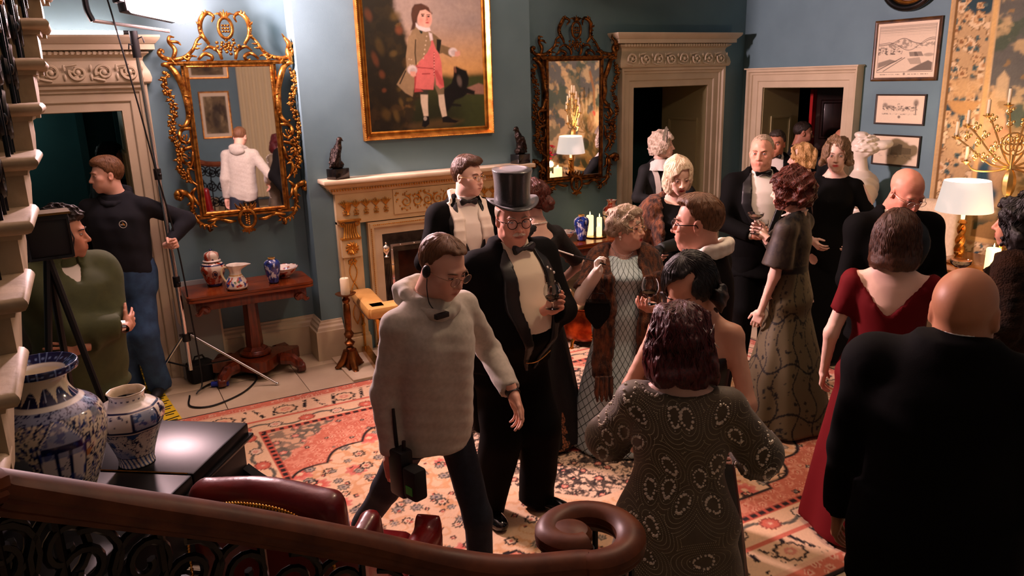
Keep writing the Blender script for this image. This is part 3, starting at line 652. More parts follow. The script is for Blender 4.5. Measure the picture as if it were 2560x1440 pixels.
def portrait(U, V):
    W, Hh = 1.075, 1.345; x = U*W; y = V*Hh
    def c(X, Y):
        xl = 170+90*Y/1250; xr = 1270+45*Y/1190; yb = 1250-70*(X-260)/1055
        return ((X-xl)/(xr-xl)*W, (yb-Y)*.000855)
    C = lambda *pts: [c(*q) for q in pts]
    p = Paint(x, y, lin(172,156,140)); n = fbm(x*3,y*4,2.,4)
    p.mix(sstep(.3,.7,n)*.7, lin(150,140,132)); p.mix(1-sstep(.45,.95,y), lin(206,160,96)); p.mix(sstep(1.0,1.4,y)*.5, lin(184,156,142))
    p.mix(1-sstep(.43,.50,y+.05*fbm(x*6,0*x,1.)), lin(58,62,28)); p.mix((1-sstep(.1,.45,y)), lin(34,38,16)); p.mix(sstep(.7,1.0,x)*(1-sstep(.40,.46,y))*.6, lin(62,74,34))
    p.poly(C((1140,800),(1250,750),(1310,770),(1315,860),(1120,860)), lin(150,112,92), .01)
    tr = sstep(.0,.06, .40-x+.16*(fbm(x*7,y*7,5.)-.5)+.10*np.cos(y*4-1.4)); p.mix(tr, lin(44,36,18)); p.mix(tr*sstep(.5,.7,fbm(x*14,y*14,8.)), lin(80,64,26)); p.mix(tr*sstep(.62,.72,fbm(x*8+3,y*8,12.))*.7, lin(120,88,40))
    p.poly(C((170,0),(420,0),(470,290),(540,330),(575,420),(560,620),(480,800),(600,1240),(240,1250)), lin(30,24,12), .02, .75)
    for X,Y,rx,ry in ((330,440,40,80),(290,560,30,70),(450,500,40,30),(350,700,30,40),(370,850,25,22),(520,960,22,40),(390,1080,40,60),(480,1090,30,60),(230,160,35,60),(470,150,60,40),(500,280,40,40)):
        u,v = c(X,Y); p.ell((u,v),(rx*.0008,ry*.0008),lin(150,84,48) if (X*Y)%3 else lin(112,90,40),.6,.3,.55)
    p.poly(C((560,1190),(900,1110),(1100,1130),(960,1200),(640,1230)), lin(96,72,36), .03, .6)
    # dog
    dg = lin(14,11,9); p.poly(C((1010,620),(1030,590),(1070,610),(1130,630),(1155,700),(1150,770),(1130,800),(1215,830),(1210,870),(1140,860),(1090,900),(1020,930),(1000,960),(1080,970),(1080,990),(990,985),(930,1080),(900,1100),(870,1000),(915,820),(985,760),(1005,690)), dg, .01)
    p.ell(c(1062,735),(.022,.045),lin(96,84,72),.5,.2); p.ell(c(1020,625),(.012,.028),lin(120,80,60),.4,.2)
    # stockings, breeches, shoes
    stk = lin(206,190,160)
    p.poly(C((695,870),(765,870),(765,980),(770,1090),(728,1095),(700,960)), stk, .006); p.poly(C((860,870),(915,870),(930,990),(945,1090),(900,1100),(870,980)), stk, .006)
    p.poly(C((690,830),(770,830),(768,880),(694,880)), lin(52,48,36), .006); p.poly(C((820,690),(880,720),(915,800),(915,870),(860,880),(820,780)), lin(120,104,74), .008)
    p.poly(C((725,1092),(775,1092),(780,1170),(740,1205),(710,1190)), lin(12,10,10), .005); p.ell(c(741,1115),(.016,.018),lin(160,150,130),.3); p.poly(C((898,1102),(950,1085),(1000,1120),(1060,1135),(1030,1155),(905,1150)), lin(12,10,10), .005)
    # coat skirt, waistcoat, coat
    ct = lin(150,128,92); wc = lin(214,112,104)
    p.poly(C((570,620),(660,660),(640,800),(625,905),(560,870),(480,790)), ct, .006); p.seg(C((560,660),(510,780)), .006, lin(60,50,34))
    p.poly(C((640,600),(700,590),(690,820),(720,850),(640,860)), lin(170,70,66), .006)
    p.poly(C((775,340),(820,345),(860,450),(890,560),(900,700),(915,800),(880,820),(840,780),(830,680),(815,830),(720,830),(650,820),(660,680),(668,600)), wc, .006)
    p.poly(C((815,640),(850,640),(910,740),(912,800),(870,770)), lin(184,80,76), .008); p.seg(C((670,620),(815,625)), .005, lin(168,72,70)); p.seg(C((715,680),(780,675)), .006, lin(168,72,70)); p.seg(C((820,470),(822,690)), .004, lin(150,60,60))
    for k in range(8): p.ell(c(822,480+28*k),(.005,.005),lin(236,170,150),.4)
    p.poly(C((650,200),(690,240),(775,260),(800,300),(790,400),(760,470),(700,545),(660,580),(640,560),(570,560),(575,440),(600,330),(620,270)), ct, .006)
    p.poly(C((585,330),(650,300),(665,360),(640,470),(655,590),(640,630),(570,625),(562,520)), lin(160,136,98), .006); p.seg(C((650,360),(645,480),(655,590)), .006, lin(84,70,46))
    p.poly(C((775,265),(830,300),(880,340),(890,390),(990,420),(985,510),(900,470),(870,480),(840,440)), lin(120,100,66), .006); p.poly(C((845,340),(890,345),(880,420),(870,480),(845,440)), lin(22,22,18), .005); p.poly(C((680,262),(715,275),(710,300),(695,296)), lin(24,40,28), .004)
    for k in range(6): p.ell(c(752-6*k,320+42*k),(.007,.007),lin(206,184,150),.4)
    for X,Y in ((590,545),(612,548),(600,600),(625,602)): p.ell(c(X,Y),(.006,.006),lin(200,180,146),.4)
    # cuffs, hands, collar, face, hair
    for X,Y,r_ in ((1000,455,.042),(620,645,.044)): p.ell(c(X,Y),(r_,r_*.85),lin(224,214,204),.25); p.ell(c(X+8,Y+6),(r_*.6,r_*.5),lin(196,184,174),.5)
    p.poly(C((1020,450),(1065,440),(1070,480),(1040,500),(1015,490)), lin(220,164,140), .008); p.poly(C((600,660),(650,660),(655,700),(630,715),(605,700)), lin(222,166,140), .008)
    p.poly(C((615,70),(640,30),(700,18),(755,35),(785,80),(805,100),(790,120),(760,80),(690,90),(670,150),(660,200),(640,260),(605,275),(620,210),(608,130)), lin(74,48,34), .008)
    p.ell(c(732,150),(.066,.094),lin(232,184,158),.12,-.05); p.ell(c(766,165),(.026,.03),lin(226,150,128),.8); p.ell(c(700,175),(.026,.03),lin(224,150,128),.8,0,.6)
    p.poly(C((612,120),(640,40),(700,20),(770,48),(790,100),(740,70),(690,85),(668,140),(655,190),(620,180)), lin(84,54,38), .006)
    for X in (715,768): p.ell(c(X,132),(.012,.006),lin(46,32,26),.4); p.seg(C((X-14,118),(X+12,115)), .004, lin(110,76,58))
    p.seg(C((750,130),(758,165),(746,170)), .004, lin(190,128,104)); p.ell(c(757,192),(.016,.006),lin(186,82,76),.4)
    p.poly(C((650,200),(680,225),(740,240),(780,235),(790,265),(740,278),(680,262),(652,235)), lin(232,222,214), .006)
    p.poly(C((770,280),(800,290),(810,350),(785,360)), lin(226,214,206), .008)
    p.c *= (.86+.28*fbm(x*40,y*40,3.,3))[...,None]; p.c = np.clip(p.c,0,1)
    return p.c
GP = [(0,.012),(0,.022),(.012,.026),(.02,.02),(.032,.022),(.045,.046),(.058,.062),(.066,.064),(.07,.05),(.07,0)]
pic = picture('portrait_painting', 'large gilt framed painting of a boy in coat with dog above mantel', 2.125,3.195,1.905,3.25, lambda a,d,b: (a,YB-d,b), GP, giltf, portrait, 200, 250, oil, 'painting')
m = MB(lambda a,d,b: (a,YB-d,b))
for i in range(96):
    t_ = i/95; m.ball((2.065+t_*1.19,.060,1.842),(.0058,.006,.006),6,4)
for i in range(100):
    for a in (2.062,3.258): m.ball((a,.060,1.842+i*.0145),(.006,.006,.0058),6,4)
o = m.build('beading', giltf, pic); o['kind'] = 'stuff'
FP = [(0,.010),(0,.016),(.004,.018),(.010,.018),(.02,.022),(.03,.018),(.03,0)]
frm = mat('dark_frame', lin(52,34,18), .35, col2=lin(96,64,28), nscale=9); frg = mat('thin_gilt_black_frame', lin(40,28,14), .35)
def engr(kind):
    def fn(U,V):
        x, y = U*1.0, V*1.0; p = Paint(x, y, lin(232,214,184)); ink = lin(92,82,70)
        if kind == 0:
            m0,m1,b0,b1 = .04,.96,.10,.95; I = ((x>m0)&(x<m1)&(y>b0)&(y<b1)).astype(float)
            p.mix(I*.25, lin(200,184,156)); p.mix(I*sstep(.75,.95,y+.1*fbm(x*5,y*12,2.))*.5*(np.sin(y*230)>0), ink)
            hill = .62+.08*np.sin(x*5+2.2)+.05*np.sin(x*11); hl2 = .60+.11*np.exp(-((x-.55)/.16)**2)
            p.mix(I*(1-sstep(.0,.01,np.abs(y-hill))), ink); p.mix(I*(1-sstep(.0,.012,np.abs(y-np.maximum(hill-.03,hl2)))), ink)
            p.mix(I*((y<np.maximum(hill-.03,hl2))&(y>.52))*sstep(.45,.6,fbm(x*22,y*30,4.))*.6, ink); p.mix(I*((y<.55)&(y>.42))*sstep(.42,.6,fbm(x*30,y*40,9.))*(x>.55)*.9, ink)
            for a in (.30,.38): p.poly([(a-.1,.38),(a+.04,.38),(a+.06,.46),(a-.06,.46)], ink, .004, .75)
            p.poly([(.22,.24),(.40,.24),(.46,.34),(.26,.36)], ink, .004, .5); p.seg([(.55,.36),(.95,.14)], .008, ink); p.seg([(.5,.36),(.85,.12)], .006, ink)
            p.poly([(.05,.12),(.45,.12),(.28,.22),(.12,.30),(.05,.26)], ink, .01, .9); p.poly([(.62,.30),(.95,.18),(.95,.28),(.75,.34)], ink, .01, .75); p.ell((.12,.40),(.08,.03),ink,.3,0,.5)
            for q in ((m0,b0,m1,b0),(m0,b1,m1,b1),(m0,b0,m0,b1),(m1,b0,m1,b1)): p.seg([(q[0],q[1]),(q[2],q[3])], .003, ink)
            p.ell((.49,.065),(.018,.022),ink,.4,0,.8); p.mix(((np.abs(y-.06)<.008)&(np.abs(x-.5)>.06)&(np.abs(x-.5)<.40))*(hsh(np.floor(x*90),0*x,1.)>.4)*.7, ink)
        elif kind == 1:
            I = ((x>.13)&(x<.87)&(y>.30)&(y<.86)).astype(float); p.mix(I*.2, lin(206,190,160)); sk = .58+.05*(hsh(np.floor(x*26),0*x,2.)) + .12*(np.abs(x-.53)<.025)
            p.mix(I*((y<sk)&(y>.48))*sstep(.30,.75,fbm(x*30,y*30,3.)), ink); p.mix(I*((y<.36)&(y>.31))*sstep(.35,.8,fbm(x*40,y*20,5.)), ink); p.mix(I*((y<.48)&(y>.44))*sstep(.5,.6,fbm(x*50,y*20,6.))*.8, ink)
            p.ell((.17,.74),(.05,.12),ink,.6,0,.8); p.ell((.82,.66),(.05,.07),ink,.6,0,.7); p.ell((.72,.6),(.08,.05),ink,.7,0,.6); p.seg([(.17,.7),(.16,.32)], .008, ink)
            p.ell((.5,.23),(.03,.05),ink,.4,0,.8)
        elif kind == 2:
            p.mix(sstep(.45,.7,fbm(x*4,y*4,1.))*.25, lin(206,186,150)); I = ((x>.08)&(x<.92)&(y>.1)&(y<.92)).astype(float)
            p.poly([(.16,.40),(.16,.60),(.36,.62),(.36,.38)], ink, .01, .5); p.poly([(.36,.36),(.36,.72),(.44,.74),(.46,.70),(.60,.60),(.62,.34)], ink, .01, .7); p.ell((.50,.62),(.12,.14),ink,.7,0,.45); p.ell((.64,.44),(.08,.16),ink,.7,0,.6)
            p.mix(I*((y<.36)&(y>.24))*sstep(.5,.65,fbm(x*20,y*40,7.))*.4, ink)
        else:
            I = ((x>.1)&(x<.9)&(y>.08)&(y<.92)).astype(float); p.mix(I, lin(116,98,66)); p.mix(I*sstep(.4,.65,fbm(x*7,y*7,11.+kind)), lin(66,52,34)); p.mix(I*sstep(.55,.7,fbm(x*5+4,y*5,14.))*.7, lin(168,146,104)); p.ell((.5,.45),(.16,.3),lin(50,40,30),.5,0,.8)
        p.c *= (.95+.1*fbm(x*60,y*60,1.,2))[...,None]; return p.c
    return fn
picture('framed_engraving', 'largest framed engraving of hills and gardens, top of the wall column', 4.36,4.955,2.22,2.695, TR, FP, frm, engr(0), 160, 130, inkp, 'print', .1)
picture('framed_engraving', 'framed print of a long building with wide cream mount, middle of three', 4.42,4.895,1.815,2.06, TR, [(0,.01),(0,.016),(.006,.018),(.014,.018),(.014,0)], frg, engr(1), 160, 84, inkp, 'print', .1)
picture('framed_engraving', 'lowest framed print of a ruined castle behind the marble bust', 4.43,4.885,1.44,1.695, TR, [(0,.01),(0,.016),(.006,.018),(.014,.018),(.014,0)], frg, engr(2), 120, 68, inkp, 'print', .1)
e = empty('oval_frame', label='dark oval picture frame cut by the top of the view', cat='picture')
oc = (4.66, 3.03); rg = lambda rx,rz,d: [(XR-d, oc[0]+rx*math.cos(a), oc[1]+rz*math.sin(a)) for a in np.linspace(0,2*math.pi,40,endpoint=False)]
m = MB(); m.tube(rg(.25,.215,.03), .035, 10, True); m.build('frame', black_m, e); m = MB(); m.tube(rg(.205,.17,.03), .012, 8, True); m.build('gilt_slip', giltf, e)
m = MB(); pts = rg(.215,.18,.012); m.add(pts+[(XR-.016,oc[0],oc[1])],[(i,(i+1)%40,40) for i in range(40)]); m.build('canvas', mat('oval_canvas', lin(140,96,60), .5, col2=lin(80,52,30), nscale=7), e)
# pictures on the near wall, seen in the mirror
TN = lambda a,d,b: (a,YN+d,b); TLW = lambda a,d,b: (XL+d,a,b)
for i,(a0,a1,z0,z1) in enumerate(((.42,1.10,2.30,2.78),(.58,1.06,1.22,2.02),(-.6,.0,1.5,2.3))):
    picture('framed_engraving', ['wide dim print high on the wall, reflected in the gilt mirror','tall dim print reflected beside the man in the gilt mirror','small dim print on the wall opposite the fireplace'][i], a0,a1,z0,z1, TN, FP, giltf, engr(3), 60, 60, inkp, 'print', .1)
cur = mat('cream_curtain', lin(206,190,150), .8, sheen=.3); m = MB(); pts = []
for i in range(41): pts.append((.95+i*.0275, YN+.10+.035*math.sin(i*1.6)))
V = [(x,y,.05) for x,y in pts]+[(x,y,4.2) for x,y in pts]; m.add(V,[(i,i+1,42+i,41+i) for i in range(40)]); V2 = [(x,y-.03,.05) for x,y in pts]+[(x,y-.03,4.2) for x,y in pts]; m.add(V2,[(i,i+1,42+i,41+i) for i in range(40)])
cu = m.build('curtain', cur, sharp=0); cu.location = (.30,0,0); cu.scale = (1,1,1); tag(cu, 'long pale curtain hanging on the wall opposite the fireplace', 'curtain')

# tapestry
def tapes(U, V):
    W, Hh = 2.6, 2.9; x = U*W; y = .5+V*Hh   # x runs from the left edge as seen, y is height
    tan, tan2 = lin(190,160,112), lin(170,130,74); dkb = lin(44,70,76); grn = lin(66,84,60); crm = lin(222,194,140)
    p = Paint(x, y, tan); n = fbm(x*5,y*5,2.); p.mix(sstep(.45,.6,n)*.5, crm)
    # field
    I = sstep(.40,.41,x); p.mix(I*.6, lin(206,172,116)); p.mix(I*sstep(.5,.54,fbm(x*2.6+1,y*3.0,7.,5)+.17*sstep(1.5,2.2,y)-.18*(1-sstep(1.1,1.6,y))-.05)*.85, dkb)
    p.mix(I*sstep(.50,.58,fbm(x*4+3,y*5,17.,4))*.75, grn); p.mix(I*sstep(.52,.62,fbm(x*6,y*7,27.,4))*.8, lin(196,170,118)); p.mix(I*sstep(.6,.63,fbm(x*9,y*12,37.,3))*.7, lin(150,120,70))
    p.mix(I*sstep(2.75,3.0,y)*.5*(x<.8), lin(216,186,140)); p.seg([(.78,1.75),(.80,2.05),(.92,2.3)], .03, lin(150,104,56)); p.poly([(.46,2.05),(.56,2.05),(.56,2.2),(.51,2.26),(.46,2.2)], lin(206,180,130), .01, .8)
    for cx,cy,rx,ry,c in ((.53,1.86,.05,.075,lin(206,168,120)),(.53,1.70,.10,.13,lin(196,140,96)),(.70,1.66,.16,.12,lin(210,176,128)),(.49,1.36,.10,.20,lin(40,74,86)),(.62,1.45,.12,.16,lin(190,156,108)),(.80,1.72,.05,.04,lin(196,70,54)),(.88,1.60,.10,.14,lin(180,140,92))):
        p.ell((cx,cy),(rx,ry),c,.25,.15); 
    p.mix(I*(1-sstep(1.0,1.15,y)), lin(150,116,64)); p.mix(I*(1-sstep(1.0,1.1,y))*sstep(.5,.56,fbm(x*8,y*8,47.,4)), lin(60,66,44))
    # flower border (sides and bottom)
    b = np.minimum(x, y-.5); s = np.where(x < y-.5, y, x); B = (b < .40).astype(float); p.mix(B, lin(190,160,112))
    Bi = ((b>.07)&(b<.35)).astype(float); p.mix(Bi*sstep(.47,.56,fbm(x*7+1,y*6,57.,3)+.12*np.sin(s*7)), dkb)
    def fl(sp, rr, col, core, sd, keep):
        X,Y = x/sp, y/sp; cx,cy = np.floor(X)+.5, np.floor(Y)+.5; d = np.hypot(X-cx-(hsh(cx,cy,sd)-.5)*.6, Y-cy-(hsh(cx,cy,sd+1)-.5)*.6)*sp; th = np.arctan2(Y-cy,X-cx); k = (hsh(cx,cy,sd+2)>keep)*Bi; r_ = rr*(.7+.6*hsh(cx,cy,sd+3))*(1+.22*np.cos(5*th+hsh(cx,cy,sd)*6))
        p.mix(k*(1-sstep(r_*.95,r_*1.1,d)), lin(120,92,56)); p.mix(k*(1-sstep(r_*.82,r_*.95,d)), col); p.mix(k*(1-sstep(r_*.3,r_*.45,d)), core)
    fl(.15,.062,lin(222,198,152),lin(180,136,86),61.,.2); fl(.11,.036,lin(206,172,120),lin(140,100,60),71.,.4); fl(.08,.022,lin(84,104,96),lin(40,60,60),81.,.5)
    p.poly([(.12,2.05),(.30,2.05),(.35,2.20),(.07,2.20)], lin(200,164,108), .02, .8); p.poly([(.06,2.02),(.36,2.02),(.30,1.94),(.2,1.90),(.12,1.94)], lin(190,148,88), .01)
    p.mix((np.abs(b-.055)<.012).astype(float), lin(120,88,44)); p.mix((np.abs(b-.375)<.014).astype(float), lin(214,176,110)); p.mix((b<.02).astype(float), lin(200,166,110))
    p.c *= (.94+.12*hsh(np.floor(x*110),np.floor(y*110),1.))[...,None]*(.9+.2*fbm(x*3,y*14,4.))[...,None]
    return p.c
wool = mat('woven_wool', attr=True, rough=.95, bump=.2, bscale=300, sheen=.2)
tpy = grid_obj('tapestry', 215, 240, lambda U,V: (XR-.025-.006*np.sin(U*30), 4.268-U*2.6, .5+V*2.9), tapes, wool)
tag(tpy, 'old woven landscape tapestry with flower border behind the candelabra', 'tapestry')
MB().box((XR-.015,1.67,.5),(XR-.006,4.266,3.4)).build('lining', mat('tapestry_lining', lin(150,126,86), .9), tpy)
MB().tube([(XR-.03,1.6,3.41),(XR-.03,4.3,3.41)], .016, 10).build('hanging_rod', brass, tpy)
# ================================================================== chimneypiece
mant = mat('mantel_cream', lin(222,196,150), .4, col2=lin(208,180,134), nscale=6)
mgold = mat('mantel_gilding', lin(222,160,70), .35, .7, col2=lin(190,124,44), nscale=30)
mslip = mat('mantel_marble', lin(224,206,176), .25, col2=lin(206,184,152), nscale=4, ndetail=8)
steel = mat('burnished_steel', lin(96,92,84), .3, .9, col2=lin(58,56,52), nscale=8); soot = mat('soot_brick', lin(40,26,20), .95, col2=lin(86,44,26), nscale=5)
TM = lambda a,d,b: (a,YB-d,b)
mp = empty('mantelpiece', (0,0,0), label='cream and gilt neoclassical mantelpiece under the portrait', cat='mantelpiece')
MC = 2.62; HW = .865    # centre and half width at the jambs
m = MB(); m.run([(MC-HW-.01,YB),(MC-HW-.01,YB-.06),(MC+HW+.01,YB-.06),(MC+HW+.01,YB)], [(.02,1.42),(-.01,1.42),(-.015,1.44),(-.04,1.447),(-.045,1.465),(-.075,1.49),(-.09,1.50),(-.09,1.515),(.02,1.515)]); m.build('bed_moulding', mant, mp, sharp=25)
MB().box((MC-.985,YB-.205,1.515),(MC+.985,YB,1.55), bev=.006).build('shelf', mslip, mp, sharp=30)
m = MB()
for i in range(78): m.ball((MC-.90+i*.0234,YB-.112,1.455),(.008,.008,.011),6,4)
m.build('bead_band', mgold, mp)['kind'] = 'stuff'
MB(TM).box((MC-HW,0,1.16),(MC+HW,.055,1.43)).build('frieze', mant, mp, sharp=25)
MB(TM).box((MC-.36,.05,1.20),(MC+.36,.07,1.415)).build('tablet', mant, mp)
m = MB(TM); rnd = random.Random(5)
for s in (-1,1):
    for k in range(3):
        m.tube([(MC+s*(.05+.1*k)+a,.078,1.305+b) for a,b in spiral((0,0),.05,.008,90,90+s*500,24)], [.006,.005,.003], 5)
    for k in range(46): m.ball((MC+s*rnd.uniform(.01,.34),.076,1.305+rnd.uniform(-.085,.085)), (rnd.uniform(.005,.012),.007,rnd.uniform(.005,.012)), 6, 4)
m.build('tablet_relief', mgold, mp)
m0 = None
for s in (-1,1):
    for k in range(5):
        x = MC+s*(.43+.088*k)
        if k == 4: x = MC+s*.79
        mm = MB()
        for q in range(-3,4): mm.tube([(0,-.062,0),(q*.010,-.068,.035),(q*.017,-.062,.07-abs(q)*.008)],[.003,.006,.002],5)
        for q in (-1,1): mm.tube([(a,-.064,b) for a,b in spiral((q*.012,-.03),.018,.004,90,90+q*400,14)],[.004,.002],5)
        mm.tube([(0,-.064,0),(0,-.064,-.05)],[.004,.006],5); mm.box((-.02,-.068,-.062),(.02,-.058,-.052))
        if m0 is None: m0 = mm.build('anthemion', mgold, mp); q_ = m0
        else: q_ = m0.copy(); COL.objects.link(q_); q_.parent = mp
        q_.location = (x,YB,1.295)
for s in (-1,1):
    xc = MC+s*.765; p = MB(TM); p.box((xc-.10,0,.16),(xc+.10,.05,1.18)).box((xc-.07,.05,.2),(xc+.07,.068,1.02)).build('pilaster', mant, mp, sharp=25)
    MB(TM).box((xc-.115,0,0),(xc+.115,.085,.16), bev=.008).box((xc-.105,0,.16),(xc+.105,.075,.185)).build('plinth_block', mant, mp)
    m = MB(TM); m.box((xc-.095,.02,1.185),(xc+.095,.10,1.20)).box((xc-.085,.02,1.03),(xc+.085,.10,1.045))
    for q in (-1,1):
        m.tube([(xc+q*.06+a,.085,1.165+b) for a,b in spiral((0,0),.026,.004,90,90-q*480,20)], [.008,.007,.004], 6)
    for q in range(-3,4): m.tube([(xc+q*.016,.075,1.165),(xc+q*.017,.08,1.09),(xc+q*.022,.098,1.045)], .0075, 6)
    m.build('capital', mgold, mp)
    MB(TM).box((xc-.085,.05,.88),(xc+.085,.092,1.03)).build('rosette_block', mant, mp)
    m = MB(TM); 
    for q in range(12):
        a = R(30*q); m.tube([(xc+.012*math.cos(a),.098,.955+.012*math.sin(a)),(xc+.036*math.cos(a+.5),.106,.955+.036*math.sin(a+.5)),(xc+.056*math.cos(a+.8),.094,.955+.056*math.sin(a+.8))],[.006,.011,.007],6)
    m.ball((xc,.1,.955),(.014,.014,.014)); m.build('rosette', mgold, mp)
    m = MB(TM)
    for q in range(60):
        zz = .84-q*.0095
        for w in (-1,1): m.ball((xc+w*.032*math.sin(q*.16),.072,zz),(.0065,.006,.006),6,4)
    for q in range(7): a = q*.9; m.ball((xc+.03*math.cos(a),.072,.835+.02*math.sin(a)),(.012,.007,.012),6,4)
    m.build('twisted_garland', mgold, mp)
    MB(TM).tube([(xc,.066,1.335),(xc,.07,1.36)], .016, 8).lathe([(.006,-.06),(.016,-.05),(.008,-.04),(.02,-.02),(.028,.01),(.03,.02),(.034,.025),(.02,.03),(0,.04)],12,(0,0,0)).build('urn_base', mgold, mp).location = (0,0,0) if False else (0,0,0)
    m = MB(); m.lathe([(.010,-.065),(.02,-.06),(.008,-.045),(.02,-.02),(.03,.015),(.03,.025),(.036,.03),(.036,.04),(0,.045)],12); uo = m.build('urn_relief', mgold, mp); uo.location = (xc,YB-.062,1.30); uo.scale = (1,.5,1)
for o in list(mp.children):
    if o.name.startswith('urn_base'): bpy.data.objects.remove(o)
m = MB(TM); m.frame(FX0-.18,FX1+.18,0,FZ+.20,[(0,.02),(0,.055),(.012,.06),(.03,.06),(.04,.05),(.05,.05),(.05,0)],True); m.build('inner_moulding', mant, mp, sharp=25)
for s,x in ((-1,FX0-.205),(1,FX1+.205)):
    m = MB(TM)
    for q in range(60): m.ball((x,.062,.04+q*.0178),(.006,.006,.0075),6,4)
    m.build('bead_moulding', mgold, mp)['kind'] = 'stuff'
m = MB(TM)
for q in range(66): m.ball((FX0-.18+q*.0175,.062,FZ+.225),(.0075,.006,.006),6,4)
m.build('bead_moulding', mgold, mp)['kind'] = 'stuff'
m = MB(TM); m.frame(FX0-.10,FX1+.10,0,FZ+.13,[(0,.0),(0,.022),(.078,.022),(.078,0)],True); m.build('marble_slip', mslip, mp, sharp=25)
m = MB(TM); m.frame(FX0,FX1,0,FZ,[(-.04,-.02),(-.04,.012),(.10,.012),(.125,.012)],True); gr = m.build('grate_surround', steel, mp, sharp=25)
m = MB(TM); m.frame(FX0-.02,FX1+.02,0,FZ+.02,[(-.01,.012),(-.01,.026),(.012,.026),(.012,.012)],True)
for x in (FX0-.02,FX1+.02):
    for q in range(7): m.ball((x,.028,.1+q*.13),(.009,.009,.009),8,5)
for q in range(6): m.ball((FX0+.06+q*.13,.028,FZ+.02),(.009,.009,.009),8,5)
m.build('studded_rim', chrome, gr)
m = MB()
m.lathe([(.02,0),(.024,.006),(.008,.02),(.012,.03),(.03,.055),(.034,.085),(.03,.09),(.036,.095),(.012,.11),(.006,.12),(.01,.13),(0,.138)],14); u0 = m.build('steel_urn', chrome, gr); u0.location = (FX0-.07,YB-.02,FZ-.08); u0.scale = (1,.4,1); u1 = u0.copy(); COL.objects.link(u1); u1.parent = gr; u1.location = (FX1+.07,YB-.02,FZ-.08)
for x in (FX0-.09,FX1+.05):
    m = MB(TM)
    for q in range(4): m.tube([(x+q*.014,.016,.05),(x+q*.014,.016,FZ-.14)], .005, 6)
    m.build('reeding', steel, gr)
m = MB(TM); m.tube([(MC+a,.016,FZ+.06+b) for a,b in spiral((0,0),.04,.04,0,360,20)], .004, 5); m.ball((MC,.018,FZ+.06),(.014,.01,.018)); m.build('roundel', brass, gr)
m = MB(); m.box((FX0-.02,YL-.01,0),(FX1+.02,YL+.02,FZ+.1)).box((FX0-.03,YB+.02,0),(FX0-.005,YL,FZ+.1)).box((FX1+.005,YB+.02,0),(FX1+.03,YL,FZ+.1)); m.build('firebrick', soot, mp)
m = MB()
for q in range(6): m.tube([(FX0+.1,YB+.02,.12+q*.05),(MC,YB-.03,.12+q*.05),(FX1-.1,YB+.02,.12+q*.05)], .008, 6)
for q in range(3): m.tube([(FX0+.1+q*.29,YB-.01,0),(FX0+.1+q*.29,YB-.01,.42)], .01, 6)
m.build('fire_basket', soot, mp)
MB().box((1.60,5.70,.0),(3.64,6.36,.018), bev=.004).build('hearth_slab', mslip, mp)
# club fender with padded seat
leath = mat('tan_leather', lin(214,166,96), .42, col2=lin(196,144,74), nscale=7, bump=.05, bscale=120)
fe = empty('club_fender', label='brass fender with padded tan leather seat around the hearth', cat='fender')
fpath = [(1.90,6.30),(1.84,5.72),(3.46,5.72),(3.40,6.30)]
for i in range(3):
    a, b = Vector(fpath[i]), Vector(fpath[i+1]); d = (b-a).normalized(); n_ = Vector((-d.y,d.x)); L_ = (b-a).length; ext = .08
    bx = MB().box((-ext*(i>0),-.09,.50),(L_+ext*(i<2),.09,.60), bev=.035); o = bx.build('seat_pad', leath, fe); o.location = (a.x,a.y,0); o.rotation_euler = (0,0,math.atan2(d.y,d.x))
    bx = MB().box((0,-.075,.485),(L_,.075,.502)); o = bx.build('seat_rail', walnut2, fe); o.location = (a.x,a.y,0); o.rotation_euler = (0,0,math.atan2(d.y,d.x))
for x,y in fpath+[(2.4,5.72),(2.9,5.72)]: MB().lathe([(.022,.02),(.022,.04),(.012,.06),(.012,.25),(.02,.27),(.012,.29),(.012,.45),(.022,.485)],12,(x,y,0)).build('fender_post', brass, fe)
m = MB(); m.run(fpath, [(-.03,.02),(-.03,.07),(.03,.07),(.03,.02)]); m.build('kerb', brass, fe)
# copper log bucket
cop = mat('beaten_copper', lin(196,92,44), .3, 1.0, col2=lin(120,44,20), nscale=9, bump=.25, bscale=18); logm = mat('log_wood', lin(190,160,116), .8, col2=lin(130,96,60), nscale=12)
cp = empty('log_bucket', (3.67,5.47,0), label='riveted copper log cauldron on paw feet beside the fender', cat='bucket')
MB().lathe([(0,.055),(.12,.058),(.18,.075),(.215,.12),(.235,.19),(.225,.28),(.205,.345),(.20,.36),(.212,.368),(.205,.372),(.19,.36),(.19,.3)],32).build('bowl', cop, cp)
m = MB()
for a in (R(250),R(70)):
    for q in range(9): z = .11+q*.028; r_ = np.interp(z,[.11,.19,.28,.36],[.214,.237,.227,.203]); m.ball((r_*math.cos(a),r_*math.sin(a),z),.007,6,4)
m.build('rivets', brass, cp)['kind'] = 'stuff'
for k in range(3):
    a = R(200+k*120); m = MB(); m.tube([(.17*math.cos(a),.17*math.sin(a),.10),(.20*math.cos(a),.20*math.sin(a),.06),(.205*math.cos(a),.205*math.sin(a),.02)],[.02,.014,.016],8); m.ball((.215*math.cos(a),.215*math.sin(a),.012),(.028,.022,.012)); m.build('paw_foot', brass, cp)
for i,(p,q,r_) in enumerate((((-.10,.02,.30),(.10,.10,.46),.045),((.02,-.10,.32),(.12,.05,.52),.04),((-.15,-.02,.28),(-.02,-.08,.50),.042),((.05,.1,.3),(-.12,.1,.47),.038))):
    lg = MB().tube([p,q], r_, 12).build('firewood_log', logm); lg.location = cp.location; tag(lg, ['thickest pale log leaning to the right in the copper cauldron','thin pale log standing tallest in the copper cauldron','split log leaning left in the copper cauldron','short log at the back of the copper cauldron'][i], 'log', 'logs in the copper cauldron')
